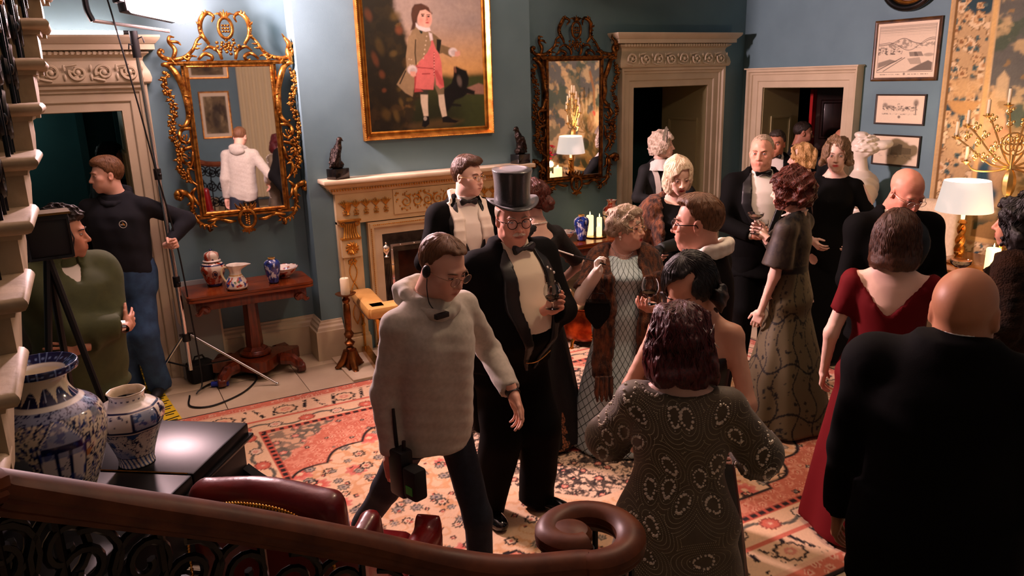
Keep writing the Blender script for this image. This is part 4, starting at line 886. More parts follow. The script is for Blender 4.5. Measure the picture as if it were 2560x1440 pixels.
# eagles
# ================================================================== card tables
def card_table(name, label, x0, x1, y0, y1, zt=.762):
    cx, cy = (x0+x1)/2, (y0+y1)/2; w, d = x1-x0, y1-y0; e = empty(name, (cx,cy,0), label=label, cat='table')
    def rr(w, d, r, n=5):
        P = []
        for sx,sy,a in ((1,1,0),(-1,1,90),(-1,-1,180),(1,-1,270)):
            for k in range(n): an = R(a+90*k/(n-1)); P.append((sx*(w/2-r)+r*math.cos(an), sy*(d/2-r)+r*math.sin(an)))
        return P
    m = MB(); m.prism(rr(w,d,.05), zt-.018, zt); m.prism(rr(w-.012,d-.012,.05), zt-.024, zt-.018); m.prism(rr(w,d,.05), zt-.044, zt-.024); m.build('table_top', walnut, e, sharp=30)
    MB().box((-w/2+.06,-d/2+.05,zt-.125),(w/2-.06,d/2-.04,zt-.044), bev=.006).build('apron', walnut2, e)
    for s in (-1,1):
        m = MB(); m.lathe([(0,-.008),(.03,-.008),(.034,0),(.028,.012),(.014,.014),(0,.02)],16,(s*(w/2-.13),-d/2+.045,zt-.12),'y')
        m.tube([(s*(w/2-.13)+s*.04*t,-d/2+.04,zt-.13+.02*math.sin(t*3)) for t in np.linspace(0,2,8)], [.03,.022,.012], 8); m.build('scroll_bracket', walnut2, e)
    m = MB(); m.lathe([(.10,.20),(.10,.215),(.085,.225),(.07,.235)],6); m.lathe([(.066,.23),(.07,.26),(.062,.45),(.058,.63),(.075,.64)],6); m.build('pedestal', walnut2, e, sharp=20)
    MB().lathe([(.11,.165),(.125,.175),(.125,.19),(.105,.205),(.10,.21)],28).build('collar', walnut2, e)
    P = []
    for k in range(4):
        for t in np.linspace(-.5,.5,7):
            a = R(90*k+45)+t*R(80); r_ = .17+.11*abs(t*2)**1.5; P.append((r_*math.cos(a)*1.25, r_*math.sin(a)*.9))
    MB().prism(P, .075, .165).build('platform', walnut2, e, sharp=25)
    for sx in (-1,1):
        for sy in (-1,1):
            x, y = sx*.30, sy*.19; m = MB(); m.tube([(sx*.18,sy*.12,.12),(sx*.26,sy*.165,.115),(x,y,.075),(x*1.06,y*1.06,.05)],[.05,.05,.045,.035],8); m.lathe([(0,-.03),(.036,-.03),(.04,-.02),(.04,.02),(.036,.03),(0,.03)],14,(x*1.05,y*1.05,.045),'x'); m.build('scroll_foot', walnut2, e)
    return e
card_table('card_table', 'mahogany pedestal card table holding four porcelain pieces under bright mirror', .50,1.47,6.13,6.58)
card_table('card_table', 'mahogany pedestal card table with candles under the darker mirror', 3.80,4.77,6.03,6.50)
# ------------------------------------------------------------------ painted porcelain
def painted_pot(name, prof, fn, loc, label, cat='vase', parent=None, n=96, m_=80, rz=0.0, lobes=0, lob=.0, inner=.0):
    P = smooth_path(prof, 8); d = np.concatenate([[0],np.cumsum([math.dist(P[i],P[i+1]) for i in range(len(P)-1)])]); t = np.linspace(0,d[-1],m_)
    rr = np.interp(t,d,[q[0] for q in P]); zz = np.interp(t,d,[q[1] for q in P]); th = np.linspace(0,2*math.pi,n,endpoint=False)
    TH_, T_ = np.meshgrid(th, np.linspace(0,1,m_)); RR = rr[:,None]*(1+lob*np.cos(lobes*TH_)*(zz[:,None] > zz.min()+.02)); Z = zz[:,None]+0*TH_
    C = fn(TH_, Z, T_, RR)
    V = np.stack([RR*np.cos(TH_),RR*np.sin(TH_),Z],-1).reshape(-1,3); i = np.arange(n*m_).reshape(m_,n); j = np.roll(i,-1,1)
    F = np.stack([i[:-1],j[:-1],j[1:],i[1:]],-1).reshape(-1,4)
    o = link_mesh(name, np_mesh(name,V,F,C.reshape(-1,3)), porc, parent, True, 0); o.location = loc; o.rotation_euler = (0,0,rz)
    if label: tag(o, label, cat)
    return o
navy, blue, lblue, white, cream_, irn, gold_ = lin(22,30,74), lin(40,62,140), lin(110,136,186), lin(236,232,224), lin(232,220,190), lin(172,62,34), lin(206,156,70)
def scrollwork(p, u, v, mask, col, w=.06, sc_=1.0, s=0.):
    n = fbm(u*5*sc_+s, v*5*sc_, s, 2); p.mix(mask*(1-sstep(w*.6,w,np.abs(n-.5))), col); n2 = fbm(u*11*sc_, v*11*sc_+s, s+3, 2); p.mix(mask*sstep(.60,.66,n2), col)
def big_vase(TH_,Z,T_,RR):
    u, v = TH_*.16*7, Z*7; p = Paint(u, v, white); one = np.ones_like(u)
    body = ((Z>.02)&(Z<.335)).astype(float); p.mix(body, lin(226,214,190)); scrollwork(p, TH_*2.2, Z*13, body, navy, .10, 2.2, 1.); scrollwork(p, TH_*1.2, Z*7, body*.6, blue, .07, 1.4, 5.)
    p.mix(body*sstep(.62,.66,fbm(TH_*2,Z*12,33.,3)), lin(120,128,140)); p.mix(body*sstep(.70,.72,fbm(TH_*2.6+1,Z*16,43.,3)), lin(190,130,80))
    for c in (R(-78),R(180-78+40),R(40)):
        d = np.abs((TH_-c+math.pi) % (2*math.pi)-math.pi); q = np.sqrt((d/.42)**2+((Z-.19)/.145)**2); q = q+.05*np.cos(np.arctan2(Z-.19,d*.3)*6)
        p.mix(1-sstep(1.04,1.07,q), navy); p.mix(1-sstep(.98,1.01,q), white); p.mix(1-sstep(.94,.96,q), blue); I = 1-sstep(.90,.93,q); p.mix(I, lin(224,220,220)); p.mix(I*((Z>.22)&(Z<.30)), lin(150,160,190)); p.mix(I*((Z>.235)&(Z<.26)), navy); p.mix(I*((d>.10)&(d<.14)&(Z<.24)), navy)
        p.mix(I*(Z<.12), lin(140,150,180)); p.mix(I*(d<.1)*((Z>.1)&(Z<.2))*sstep(.5,.55,fbm(TH_*14,Z*60,3.)), navy); p.mix(I*sstep(.58,.62,fbm(TH_*9,Z*40,7.))*.7, blue)
    p.mix(((Z>.335)&(Z<.36)).astype(float), lin(140,150,180)); scrollwork(p, TH_*3, Z*30, ((Z>.335)&(Z<.36)).astype(float), navy, .08, 2., 2.); p.mix((np.abs(Z-.365)<.006).astype(float), white)
    nk = ((Z>.371)&(Z<.455)).astype(float); p.mix(nk, cream_); k = TH_*11/(2*math.pi); f = np.abs((k % 1)-.5)*2; top = .372+.052*(1-f**2.2)*(.6+.4*hsh(np.floor(k),0*k,1.)); p.mix(nk*(1-sstep(-.002,.002,Z-top)), navy); p.mix(nk*(Z<top)*(np.abs((k%1)-.45-.02*np.sin(Z*90))<.02), lin(170,180,206))
    rim = ((Z>.463)&(T_<.93)).astype(float); p.mix(rim, navy); p.mix(rim*((TH_*14/math.pi % 1) < .08), lblue); dd = np.hypot(((TH_*14/math.pi) % 1)-.54,(Z-.474)*70); p.mix(rim*(1-sstep(.16,.24,dd)), lblue); p.mix((T_>.90).astype(float), lin(236,226,204))
    return p.c
painted_pot('porcelain_vase', [(.085,0),(.092,.006),(.098,.03),(.135,.13),(.162,.23),(.164,.29),(.145,.335),(.10,.368),(.076,.40),(.072,.43),(.082,.452),(.108,.462),(.112,.47),(.112,.484),(.108,.488),(.102,.482),(.07,.462),(.062,.44),(.062,.36)], big_vase, (-.235,2.755,.985), 'tallest blue and white vase with flared dish rim on the piano', n=180, m_=150)
def delft(TH_,Z,T_,RR):
    p = Paint(TH_, Z, lin(234,226,212)); b2 = lin(52,84,140)
    sh = ((Z>.165)&(Z<.225)).astype(float); k = (TH_*8/(2*math.pi)); pn = (np.floor(k) % 2 == 0).astype(float); p.mix(sh*pn*.75, lin(120,146,186)); p.mix(sh*pn*sstep(.5,.55,fbm(TH_*6,Z*60,3.)), b2); p.mix(sh*(np.abs((k%1)-.04)<.06), navy); p.mix(sh*(1-pn)*sstep(.56,.6,fbm(TH_*5,Z*50,8.)), navy)
    p.mix((np.abs(Z-.160)<.003).astype(float), navy); p.mix((np.abs(Z-.150)<.0015).astype(float), navy); p.mix((np.abs(Z-.229)<.002).astype(float), navy)
    bd = ((Z>.045)&(Z<.148)).astype(float); scrollwork(p, TH_*1.7, Z*18, bd, navy, .045, 1.6, 4.); p.mix(bd*sstep(.60,.64,fbm(TH_*2.2+2,Z*22,13.,4)), b2); p.mix(bd*sstep(.66,.7,fbm(TH_*3.5,Z*34,17.,3)), navy); p.mix(bd*(1-sstep(.06,.10,Z))*sstep(.45,.6,fbm(TH_*1.5,Z*10,23.))*.7, lblue)
    ft = (Z<.04).astype(float); p.mix(ft*(np.sin(TH_*26+Z*160)>.2), b2); p.mix((np.abs(Z-.042)<.002).astype(float), navy)
    rim = ((Z>.245)&(T_<.9)).astype(float); k = TH_*9/math.pi; dd = np.hypot((k%1)-.5,(Z-.258)*70); p.mix(rim*(1-sstep(.18,.26,dd))*(hsh(np.floor(k*2),0*k,2.)>.0), navy); p.mix(rim*(1-sstep(.08,.12,dd)), white); p.mix((T_>.87).astype(float), lin(216,200,170))
    return p.c
painted_pot('porcelain_vase', [(.055,0),(.062,.004),(.06,.02),(.066,.05),(.09,.12),(.112,.17),(.115,.20),(.102,.225),(.066,.242),(.058,.248),(.058,.268),(.064,.278),(.062,.282),(.052,.272),(.05,.25)], delft, (-.004,2.93,.985), 'shorter blue and white jar with wavy mouth on the piano', n=150, m_=124, lobes=8, lob=.018)
def imari(TH_,Z,T_,RR):
    p = Paint(TH_,Z,lin(228,212,192)); one = np.ones_like(Z); k = TH_*6/(2*math.pi); pn = (np.floor(k)%2==0).astype(float)
    p.mix(one*pn*.0, irn); p.mix(sstep(.52,.56,fbm(TH_*2.4,Z*22,3.,4)), irn); p.mix(sstep(.60,.63,fbm(TH_*3+4,Z*26,9.,3)), navy); p.mix(pn*sstep(.42,.5,fbm(TH_*2,Z*14,15.))*.6, irn); d = np.hypot(((k%1)-.5)*.16,(Z-.10)); p.mix(1-sstep(.034,.038,d), navy); p.mix(1-sstep(.026,.03,d), lin(206,150,110)); p.mix((1-sstep(.02,.024,d))*sstep(.45,.5,fbm(TH_*9,Z*70,2.)), navy)
    p.mix((Z<.02).astype(float), navy); p.mix((np.abs(Z-.175)<.006).astype(float), navy); return p.c
o = painted_pot('lidded_jar', [(.05,0),(.058,.004),(.062,.03),(.088,.10),(.096,.14),(.085,.175),(.055,.195),(.052,.202)], imari, (.75,6.46,.765), 'red and navy lidded ginger jar at left end of the card table', 'jar')
painted_pot('lid', [(.068,.198),(.07,.203),(.066,.208),(.058,.212),(.058,.245),(.05,.265),(.03,.275),(.012,.28),(.010,.29),(.004,.297),(.001,.298)], lambda a,b,c,d: np.where((np.abs(b-.205)<.006)[...,None], np.array(lin(220,210,196)), imari(a,b*.6,c,d)), (0,0,0), None, parent=o, n=64, m_=40)
def jugp(TH_,Z,T_,RR):
    p = Paint(TH_,Z,lin(232,222,206)); p.mix(((Z<.1)&(Z>.02))*sstep(.56,.6,fbm(TH_*2.4,Z*26,5.,4)), irn); p.mix(((Z<.1)&(Z>.02))*sstep(.6,.63,fbm(TH_*2.6+3,Z*30,12.,4)), blue); p.mix(((Z<.1))*sstep(.63,.66,fbm(TH_*3+7,Z*28,22.,3)), lin(70,110,70)); p.mix((Z<.014).astype(float), lin(150,110,60)); p.mix((np.abs(Z-.115)<.004).astype(float), gold_); return p.c
jg = painted_pot('milk_jug', [(.062,0),(.075,.004),(.082,.02),(.078,.06),(.055,.10),(.043,.125),(.045,.15),(.058,.18),(.064,.195),(.06,.196),(.05,.18),(.04,.15)], jugp, (.885,6.235,.765), 'cream painted jug with handle, front of the ginger jar', 'jug', n=64, m_=60, rz=R(-20), lobes=8, lob=.03)
me = jg.data
for v in me.vertices:
    if v.co.z > .15 and v.co.x > 0: v.co.x += (v.co.z-.15)*1.1*max(0, v.co.x/.06)**2
MB().tube(smooth_path([(-.045,0,.17),(-.085,0,.175),(-.105,0,.13),(-.09,0,.08),(-.07,0,.055)],5), [.008,.010,.008], 8).build('handle', mat('cream_glaze', lin(226,206,160), .15, coat=.4), jg)
def cobalt(TH_,Z,T_,RR):
    p = Paint(TH_,Z,blue); p.mix(sstep(.5,.54,fbm(TH_*3.2,Z*34,3.,4)), lin(206,212,226)); p.mix(sstep(.56,.6,fbm(TH_*3+4,Z*30,8.,3)), navy); p.mix((T_>.9).astype(float), gold_); p.mix((Z<.01).astype(float), navy); return p.c
PV = [(.035,0),(.04,.004),(.042,.02),(.055,.08),(.064,.14),(.060,.17),(.040,.188),(.026,.194),(.026,.204),(.03,.207),(.022,.208)]
painted_pot('small_vase', PV, cobalt, (1.175,6.26,.765), 'small cobalt blue vase with gold rim in front of the bowl', n=64, m_=60)
painted_pot('small_vase', PV, cobalt, (4.115,6.20,.765), 'small cobalt blue vase beside the lit candles', n=64, m_=60).scale = (1.15,1.15,1.22)
def bowlp(TH_,Z,T_,RR):
    p = Paint(TH_,Z,lin(236,226,214)); o_ = (T_<.48).astype(float); p.mix(o_*sstep(.5,.54,fbm(TH_*2.4,Z*30,3.,4)), irn); p.mix(o_*sstep(.57,.6,fbm(TH_*3,Z*34+5,9.,3)), navy); i_ = ((T_>.52)&(T_<.75)).astype(float); p.mix(i_*sstep(.52,.56,fbm(TH_*2.6,T_*12,13.,3)), blue); p.mix(i_*sstep(.6,.63,fbm(TH_*2+7,T_*12,19.,3)), irn); return p.c
PB = [(.04,0),(.046,.002),(.05,.012),(.085,.04),(.11,.075),(.118,.085),(.114,.087),(.08,.045),(.04,.018),(.002,.014)]
painted_pot('porcelain_bowl', PB, bowlp, (1.29,6.40,.765), 'imari bowl with pale rim behind the small cobalt vase', 'bowl', n=64, m_=60)
painted_pot('porcelain_bowl', PB, bowlp, (3.97,6.30,.765), 'imari bowl on the card table near the copper cauldron', 'bowl', n=64, m_=60)
painted_pot('porcelain_vase', [(.05,0),(.055,.005),(.06,.03),(.082,.12),(.092,.20),(.08,.245),(.05,.27),(.04,.29),(.045,.315),(.056,.325),(.052,.327),(.036,.30)], lambda a,b,c,d: imari(a,b,c,d), (4.60,6.38,.765), 'tall red and navy vase with white rim beside the doorcase', n=72, m_=70)
def jard(TH_,Z,T_,RR):
    p = Paint(TH_,Z,lin(24,32,66)); p.mix(sstep(.54,.58,fbm(TH_*3,Z*20,5.,4)), lin(196,196,180)); p.mix(sstep(.62,.65,fbm(TH_*3+5,Z*24,15.,3)), lin(130,130,100)); p.mix((np.abs(Z-.29)<.006).astype(float), lin(220,214,200)); return p.c
painted_pot('porcelain_jardiniere', [(.09,0),(.10,.01),(.14,.10),(.165,.22),(.15,.28),(.13,.30),(.15,.315),(.155,.32),(.13,.31),(.12,.28)], jard, (-.52,2.93,.985), 'dark blue floral jardiniere half hidden by the stairs', 'jardiniere', n=72, m_=60)
# ------------------------------------------------------------------ candles
def candle(name, loc, r, h, label, lit=True, cat='candle', group=None, par=None, W=0.0):
    e = empty(name, loc, label=label, cat=cat, group=group) if label else empty(name, loc)
    if par: e.parent = par
    MB().lathe([(0,0),(r*.98,0),(r,.004),(r,h-.006),(r*.9,h),(r*.6,h-.003),(0,h-.006)],20).build('wax', wick_glow if (lit and r > .02) else waxm, e)
    MB().tube([(0,0,h-.008),(.001,0,h+.004),(.002,0,h+.010)], .0012, 5).build('wick', blk_plastic, e)
    if lit: MB().lathe([(.0005,0),(.004,.005),(.0055,.011),(.004,.02),(.0015,.03),(.0002,.036)],10,(.001,0,h+.004)).build('flame', flame, e)
    return e
pl = MB().lathe([(0,0),(.10,.0),(.115,.006),(.115,.010),(.095,.006),(0,.005)],24).build('candle_plate', brass); pl.location = (4.33,6.28,.764); tag(pl, 'round brass plate under the candles by the cobalt vase', 'plate')
candle('pillar_candle', (4.305,6.335,.772), .036,.20, 'thickest lit pillar candle behind the cobalt vase'); candle('pillar_candle', (4.395,6.30,.772), .026,.175, 'slim lit pillar candle nearest the tall red vase'); candle('pillar_candle', (4.345,6.235,.772), .026,.095, 'short lit candle at the front of the brass plate')
# tall floor candlestick
cs = empty('floor_candlestick', (1.68,6.0,0), label='antique turned brass floor candlestick beside the mantelpiece', cat='candlestick')
abr = mat('antique_bronze', lin(150,92,44), .35, .85, col2=lin(92,50,22), nscale=12)
m = MB()
for k in range(3):
    a = R(30+120*k); m.tube([(.03*math.cos(a),.03*math.sin(a),.16),(.06*math.cos(a),.06*math.sin(a),.08),(.10*math.cos(a),.10*math.sin(a),.03),(.115*math.cos(a),.115*math.sin(a),.015)],[.03,.032,.028,.02],8); m.ball((.118*math.cos(a),.118*math.sin(a),.014),(.026,.026,.014))
m.lathe([(.10,.03),(.085,.05),(.06,.12),(.045,.17),(.03,.19)],3); m.build('tripod_base', abr, cs, sharp=60)
MB().lathe([(.035,.185),(.02,.20),(.034,.215),(.044,.235),(.02,.255),(.016,.27),(.036,.29),(.042,.31),(.028,.33),(.022,.345),(.026,.36),(.03,.48),(.026,.56),(.018,.57),(.03,.585),(.034,.60),(.02,.62),(.03,.635)],20).build('stem', abr, cs)
MB().lathe([(.03,.632),(.075,.645),(.085,.655),(.08,.656),(.03,.645),(0,.645)],24).build('drip_pan', abr, cs)
candle('pillar_candle', (1.68,6.0,.648), .037,.135, 'cream pillar candle on the tall floor candlestick', lit=False)
# ------------------------------------------------------------------ film light on its stand
ls = empty('film_light', (.47,6.26,0), label='bright white film light panel on tall chrome stand by the doorway', cat='film light')
tx, ty = -.06, 0.0   # column leans slightly
MB().tube([(.0,0,.16),(-.012,0,.9)], .019, 12).build('stand_column', chrome, ls); MB().tube([(-.012,0,.88),(-.035,0,1.75)], .0165, 12).tube([(-.035,0,1.70),(-.058,0,2.62)], .014, 12).build('riser', chrome, ls)
for z,x in ((.88,-.012),(1.70,-.035)): MB().tube([(x,0,z-.04),(x-.001,0,z+.04)], .026, 12).tube([(x,-.02,z),(x+.01,-.055,z)], .008, 8).ball((x+.012,-.06,z),.012).build('clamp_collar', blk_plastic, ls)
MB().tube([(-.001,0,.40),(-.003,0,.46)], .030, 12).box((-.05,-.012,.445),(.05,.012,.46)).build('spider', blk_plastic, ls)
for (x,y) in ((-.31,.16),(.59,-.29),(.0,.33)):
    MB().tube([(x*.05,y*.05,.45),(x,y,.012)], .0105, 10).ball((x,y,.012),.014).build('tripod_leg', chrome, ls); MB().tube([(0,0,.18),(x*.52,y*.52,.235)], .007, 8).build('leg_brace', blk_plastic, ls)
MB().tube([(-.056,0,2.52),(-.060,0,2.70)], .028, 12).tube([(-.056,0,2.60),(-.10,-.03,2.61),(-.105,-.03,2.575)], .006, 6).tube([(-.056,0,2.64),(-.01,-.03,2.66),(.0,-.03,2.62)], .005, 6).build('yoke_socket', blk_plastic, ls)
yk = MB().tube([(-.30,-.02,2.765),(.0,0,2.725),(.18,.02,2.70)], .012, 8).build('yoke_bar', mat('silver_bar', (.6,.58,.57), .35, .8), ls)
MB().tube(smooth_path([(-.30,-.02,2.76),(-.325,-.02,2.84),(-.32,-.02,2.95),(-.27,-.02,3.04)],4), .02, 8).build('yoke_arm', blk_plastic, ls)
ph = empty('panel_head', (.055,-.06,2.965), parent=None) if False else None
pe = bpy.data.objects.new('panel_head', None); COL.objects.link(pe); pe.parent = ls; pe.location = (.06,-.05,2.935); pe.rotation_euler = (R(-10),R(4.5),R(46))
panel_em = mat('led_diffuser', (1,1,1), .5, emit=KEY_C, estr=60)
MB().box((-.27,-.16,-.175),(.27,-.025,.175), bev=.03).build('diffuser', panel_em, pe)
MB().box((-.26,-.022,-.15),(.26,.05,.185), bev=.01).box((-.32,-.03,-.10),(-.275,.03,.06), bev=.006).build('housing', blk_plastic, pe)
ld = bpy.data.lights.new('led_panel', 'AREA'); ld.shape = 'RECTANGLE'; ld.size = .46; ld.size_y = .33; ld.energy = KEY_W; ld.color = KEY_C; ld.spread = R(170)
lo = bpy.data.objects.new('led_panel', ld); COL.objects.link(lo); lo.parent = pe; lo.location = (0,-.168,0); lo.rotation_euler = (R(-90),0,0)
MB().tube(smooth_path([(-.20,-.04,2.96),(-.17,-.03,2.75),(-.10,-.06,2.2),(-.05,-.06,1.75),(.02,-.05,1.2),(.05,-.06,.6),(.06,-.10,.1),(.0,-.16,.012)],6), .006, 8).build('mains_cable', blk_plastic, ls)
cb = MB().tube(smooth_path([(.42,6.10,.008),(.40,5.88,.008),(.55,5.80,.008),(.80,5.95,.008),(.95,6.22,.008),(.85,6.35,.01),(.62,6.28,.012),(.52,6.20,.01)],7), .007, 8).build('power_cable', blk_plastic); tag(cb, 'black power cable coiled on the floor below the card table', 'cable')
MB().tube([(.60,6.22,.022),(.72,6.17,.022)], .022, 12).build('blue_connector', mat('blue_plastic', lin(30,50,160), .4), cb)
sb = MB().box((-.10,-.07,0),(.10,.07,.17), bev=.03).build('sandbag', mat('black_canvas', lin(16,16,17), .9)); sb.location = (.55,6.42,0); sb.rotation_euler=(0,0,.3); tag(sb, 'black weight bag slumped behind the lamp stand legs', 'bag')
MB().tube([(-.05,0,.17),(-.03,0,.21),(.03,0,.21),(.05,0,.17)], .008, 6).build('handle', blk_plastic, sb)
bd = MB().box((-.17,-.01,0),(.17,.01,.80)).build('white_board', mat('grey_board', lin(150,152,146), .7)); bd.location = (.60,6.52,0); bd.rotation_euler = (R(-6),0,0); tag(bd, 'grey board leaning against the wall behind the card table', 'board')
MB().box((.165,-.012,0),(.18,.012,.80)).build('edge_strip', stone, bd)
lt = empty('led_tube', (-.16,YL-.125,2.7045), label='glowing white light tube lying along the top of left doorcase', cat='light tube'); MB().tube([(-.62,0,0),(.52,0,0)], .013, 12).build('tube', mat('tube_glow', (1,1,1), .4, emit=(1.0,.74,.76), estr=34), lt)
for x_ in (-.64,.54): MB().tube([(x_-.02,0,0),(x_+.02,0,0)], .015, 12).build('end_cap', blk_plastic, lt)
# ================================================================== bronze eagles on the shelf
bronze = mat('dark_bronze', lin(46,36,30), .32, .75, col2=lin(24,18,16), nscale=30, bump=.5, bscale=120)
def eagle(loc, rz, label, s):
    e = empty('eagle_bronze', loc, rz, label=label, cat='statuette')
    MB().box((-.075,-.055,0),(.075,.055,.085), bev=.004).build('plinth', black_m, e)
    f = Field((-.1,-.08,.08),(.11,.08,.36),.005)
    f.add(ell((0,0,.105),(.055,.04,.03)),.02); f.add(ell((.03,.01,.12),(.03,.03,.02)),.02); f.add(ell((-.03,-.01,.125),(.03,.03,.03)),.02)
    f.add(cone((-.01,0,.17),(.02,0,.245),.038,.03),.03); f.add(cone((.02,0,.25),(.035,0,.30),.024,.02),.02); f.add(ell((.045,0,.315),(.024,.019,.02)),.012); f.add(cone((.06,0,.315),(.082,0,.300),.009,.003),.008)
    for q in (-1,1):
        f.add(cone((-.005,q*.032,.225),(-.05,q*.030,.13),.020,.010),.015); f.add(cone((.0,q*.018,.17),(.01,q*.02,.12),.014,.010),.012)
    f.add(cone((-.03,0,.15),(-.075,0,.10),.022,.012),.02); w = wob(.0022,260); f.all(lambda D,x,y,z: D+w(x,y,z))
    field_obj('eagle', f, bronze, e)
eagle((1.785,YB-.105,1.551), R(25), 'dark bronze eagle on black plinth at left end of the shelf', 1)
eagle((3.50,YB-.105,1.551), R(195), 'dark bronze eagle on black plinth at right end of the shelf', -1)
# ================================================================== staircase
stair_m = mat('stair_stone', lin(186,166,134), .55, col2=lin(160,140,108), nscale=9, bump=.08, bscale=50); iron = mat('black_iron', lin(9,9,10), .26, spec=.35)
fl_pts = [(-.30,1.835,1.44),(-.251,2.125,1.605),(-.221,2.42,1.77),(-.193,2.714,1.935),(-.165,3.01,2.10),(-.137,3.30,2.265),(-.108,3.58,2.43),(-.078,3.85,2.595),(-.05,4.13,2.76),(-.02,4.41,2.925)]
sf = empty('staircase_flight', label='stone cantilever stair flight rising along the left edge', cat='staircase')
for (x,y,z) in fl_pts:
    run = .285; m = MB()
    # nosing slab with rounded edge, returned on the end
    prof = [(-.03,-.045),(-.0,-.045),(.012,-.04),(.02,-.028),(.022,-.0225),(.02,-.014),(.012,-.004),(.0,0),(-.03,0)]
    m.run([(x-1.3,y),(x,y),(x,y+run+.10)], [(-u,z+w) for u,w in prof]); m.box((x-1.3,y+.0,z-.044),(x-.0,y+run+.08,z-.0005)); m.build('tread', stair_m, sf, sharp=60)
    m = MB(); m.run([(x-1.3,y+.03),(x-.03,y+.03),(x-.03,y+run+.06)], [(0,z-.062),(-.012,z-.062),(-.016,z-.045),(0,z-.045)]); P = [(y+.03,z-.06),(y+run+.06,z-.06),(y+run+.06,z-.12),(y+.10,z-.225),(y+.03,z-.225)]
    m.prism(P, x-1.3, x-.03, 'yz'); m.build('riser_block', stair_m, sf, sharp=25)
# iron panels on that flight
bal = empty('iron_balustrade', label='black wrought iron scroll balustrade on the stone flight', cat='balustrade')
for i,(x,y,z) in enumerate(fl_pts):
    xx = x-.062; m = MB()
    for dy in (.03,.16,.255): m.tube([(xx,y+dy,z-.002),(xx,y+dy+.01,z+.90+.05)], .0085, 6)
    m.build('baluster_bar', iron, bal)
    m = MB()
    for zz,s in ((.12,1),(.30,-1),(.48,1),(.66,-1),(.84,1)):
        for q in (-1,1):
            m.tube([(xx+.006*q,y+.13+q*.07+a*.9,z+zz+b) for a,b in spiral((0,0),.085,.010,90,90+q*s*620,28)], .0105, 6)
    for k in range(3): m.ball((xx,y+.10,z+.12+.25*k),(.016,.016,.022),8,5)
    m.build('scroll_panel', iron, bal)
    MB().lathe([(0,0),(.016,.0),(.02,.012),(.012,.02),(.016,.03),(0,.045)],10,(xx,y+.10,z+.34)).build('gilt_collar', giltf, bal)
MB().tube([(x-.085,y+.1,z+.97) for x,y,z in fl_pts], .03, 10, flat=.7).build('hand_rail', mat('mahogany_rail', lin(94,50,26), .42, col2=lin(70,34,17), nscale=5, stretch=(3,3,3), spec=.22), bal)
# the lower flight under the photographer
lf = empty('lower_flight', label='lower stone stair flight under the nearest hand rail', cat='staircase')
for i in range(7):
    x1 = .98-.275*i; z = .165*(i+1); MB().box((x1-.32,-1.0,z-.045),(x1+.02,1.44,z), bev=.012).box((x1-.30,-1.0,z-.168),(x1,1.41,z-.045)).build('step', stair_m, lf, sharp=30)
# foreground hand rail with volute
railm = MATS['mahogany_rail']
hr = empty('foreground_handrail', label='broad mahogany handrail ending in a scrolled volute, nearest the viewer', cat='handrail')
VC = (.985,1.465); zv = 1.175
_rt, _fa = Vector((.88,-.47)), Vector((.47,.88))
def vpt(ph, r_, z): q = Vector(VC)+_rt*(r_*math.cos(R(ph)))+_fa*(r_*math.sin(R(ph))); return (q.x,q.y,z)
pts = [(-.60,1.02,2.05),(-.42,1.17,1.90),(-.234,1.295,1.76),(-.194,1.342,1.72),(-.039,1.425,1.60),(.162,1.482,1.47),(.408,1.512,1.32),(.60,1.495,1.215),(.74,1.435,1.178),vpt(-105,.120,1.168),vpt(-92,.120,1.168)]
pts = smooth_path(pts, 7)
vol = [vpt(-85+t*(345), .120-.030*t-.045*max(0,t-.78)/.22, zv-.006+.006*t) for t in np.linspace(0,1,46)]
path = pts[:-1]+vol
def rail_sweep(path, prof):
    V = []; F = []; P = [Vector(p) for p in path]; k = len(prof); m = MB()
    for i,p in enumerate(P):
        t = (P[min(i+1,len(P)-1)]-P[max(i-1,0)]); t.z *= .5; t.normalize(); side = Vector((t.y,-t.x,0)).normalized(); up = side.cross(t)
        if up.z < 0: up = -up
        for u,w in prof: q = p+side*u+up*w; V.append(tuple(q))
    for i in range(len(P)-1):
        for j in range(k): F.append((i*k+j,i*k+(j+1)%k,(i+1)*k+(j+1)%k,(i+1)*k+j))
    F.append(tuple(range(k))); F.append(tuple((len(P)-1)*k+j for j in range(k))); return m.add(V,F)
RP = [(-.014,-.055),(-.020,-.045),(-.030,-.040),(-.036,-.030),(-.0345,-.022),(-.038,-.016),(-.037,0),(-.026,.012),(-.012,.018),(0,.0195),(.012,.018),(.026,.012),(.037,0),(.038,-.016),(.0345,-.022),(.036,-.030),(.030,-.040),(.020,-.045),(.014,-.055)]
rail_sweep(path, RP).build('rail', railm, hr, sharp=25)
ex, ey, ez = path[-1]
MB().lathe([(.0,-.055),(.04,-.055),(.048,-.04),(.055,-.03),(.053,-.022),(.057,-.014),(.056,.0),(.045,.012),(.025,.018),(0,.0195)],36,(vpt(192,.045,0)[0],vpt(192,.045,0)[1],ez+.001)).build('volute_eye', railm, hr, sharp=25)
MB().tube([(VC[0],VC[1],.16),(VC[0],VC[1],ez-.05)], .02, 12).build('newel_post', iron, hr)
fb = empty('foreground_balustrade', label='black wrought iron scrollwork under the nearest handrail', cat='balustrade')
ip = pts[6:-2:6]
for i,(x,y,z) in enumerate(ip):
    m = MB(); m.tube([(x,y,z-.90),(x,y,z-.05)], .009, 6); m.build('baluster_bar', iron, fb)
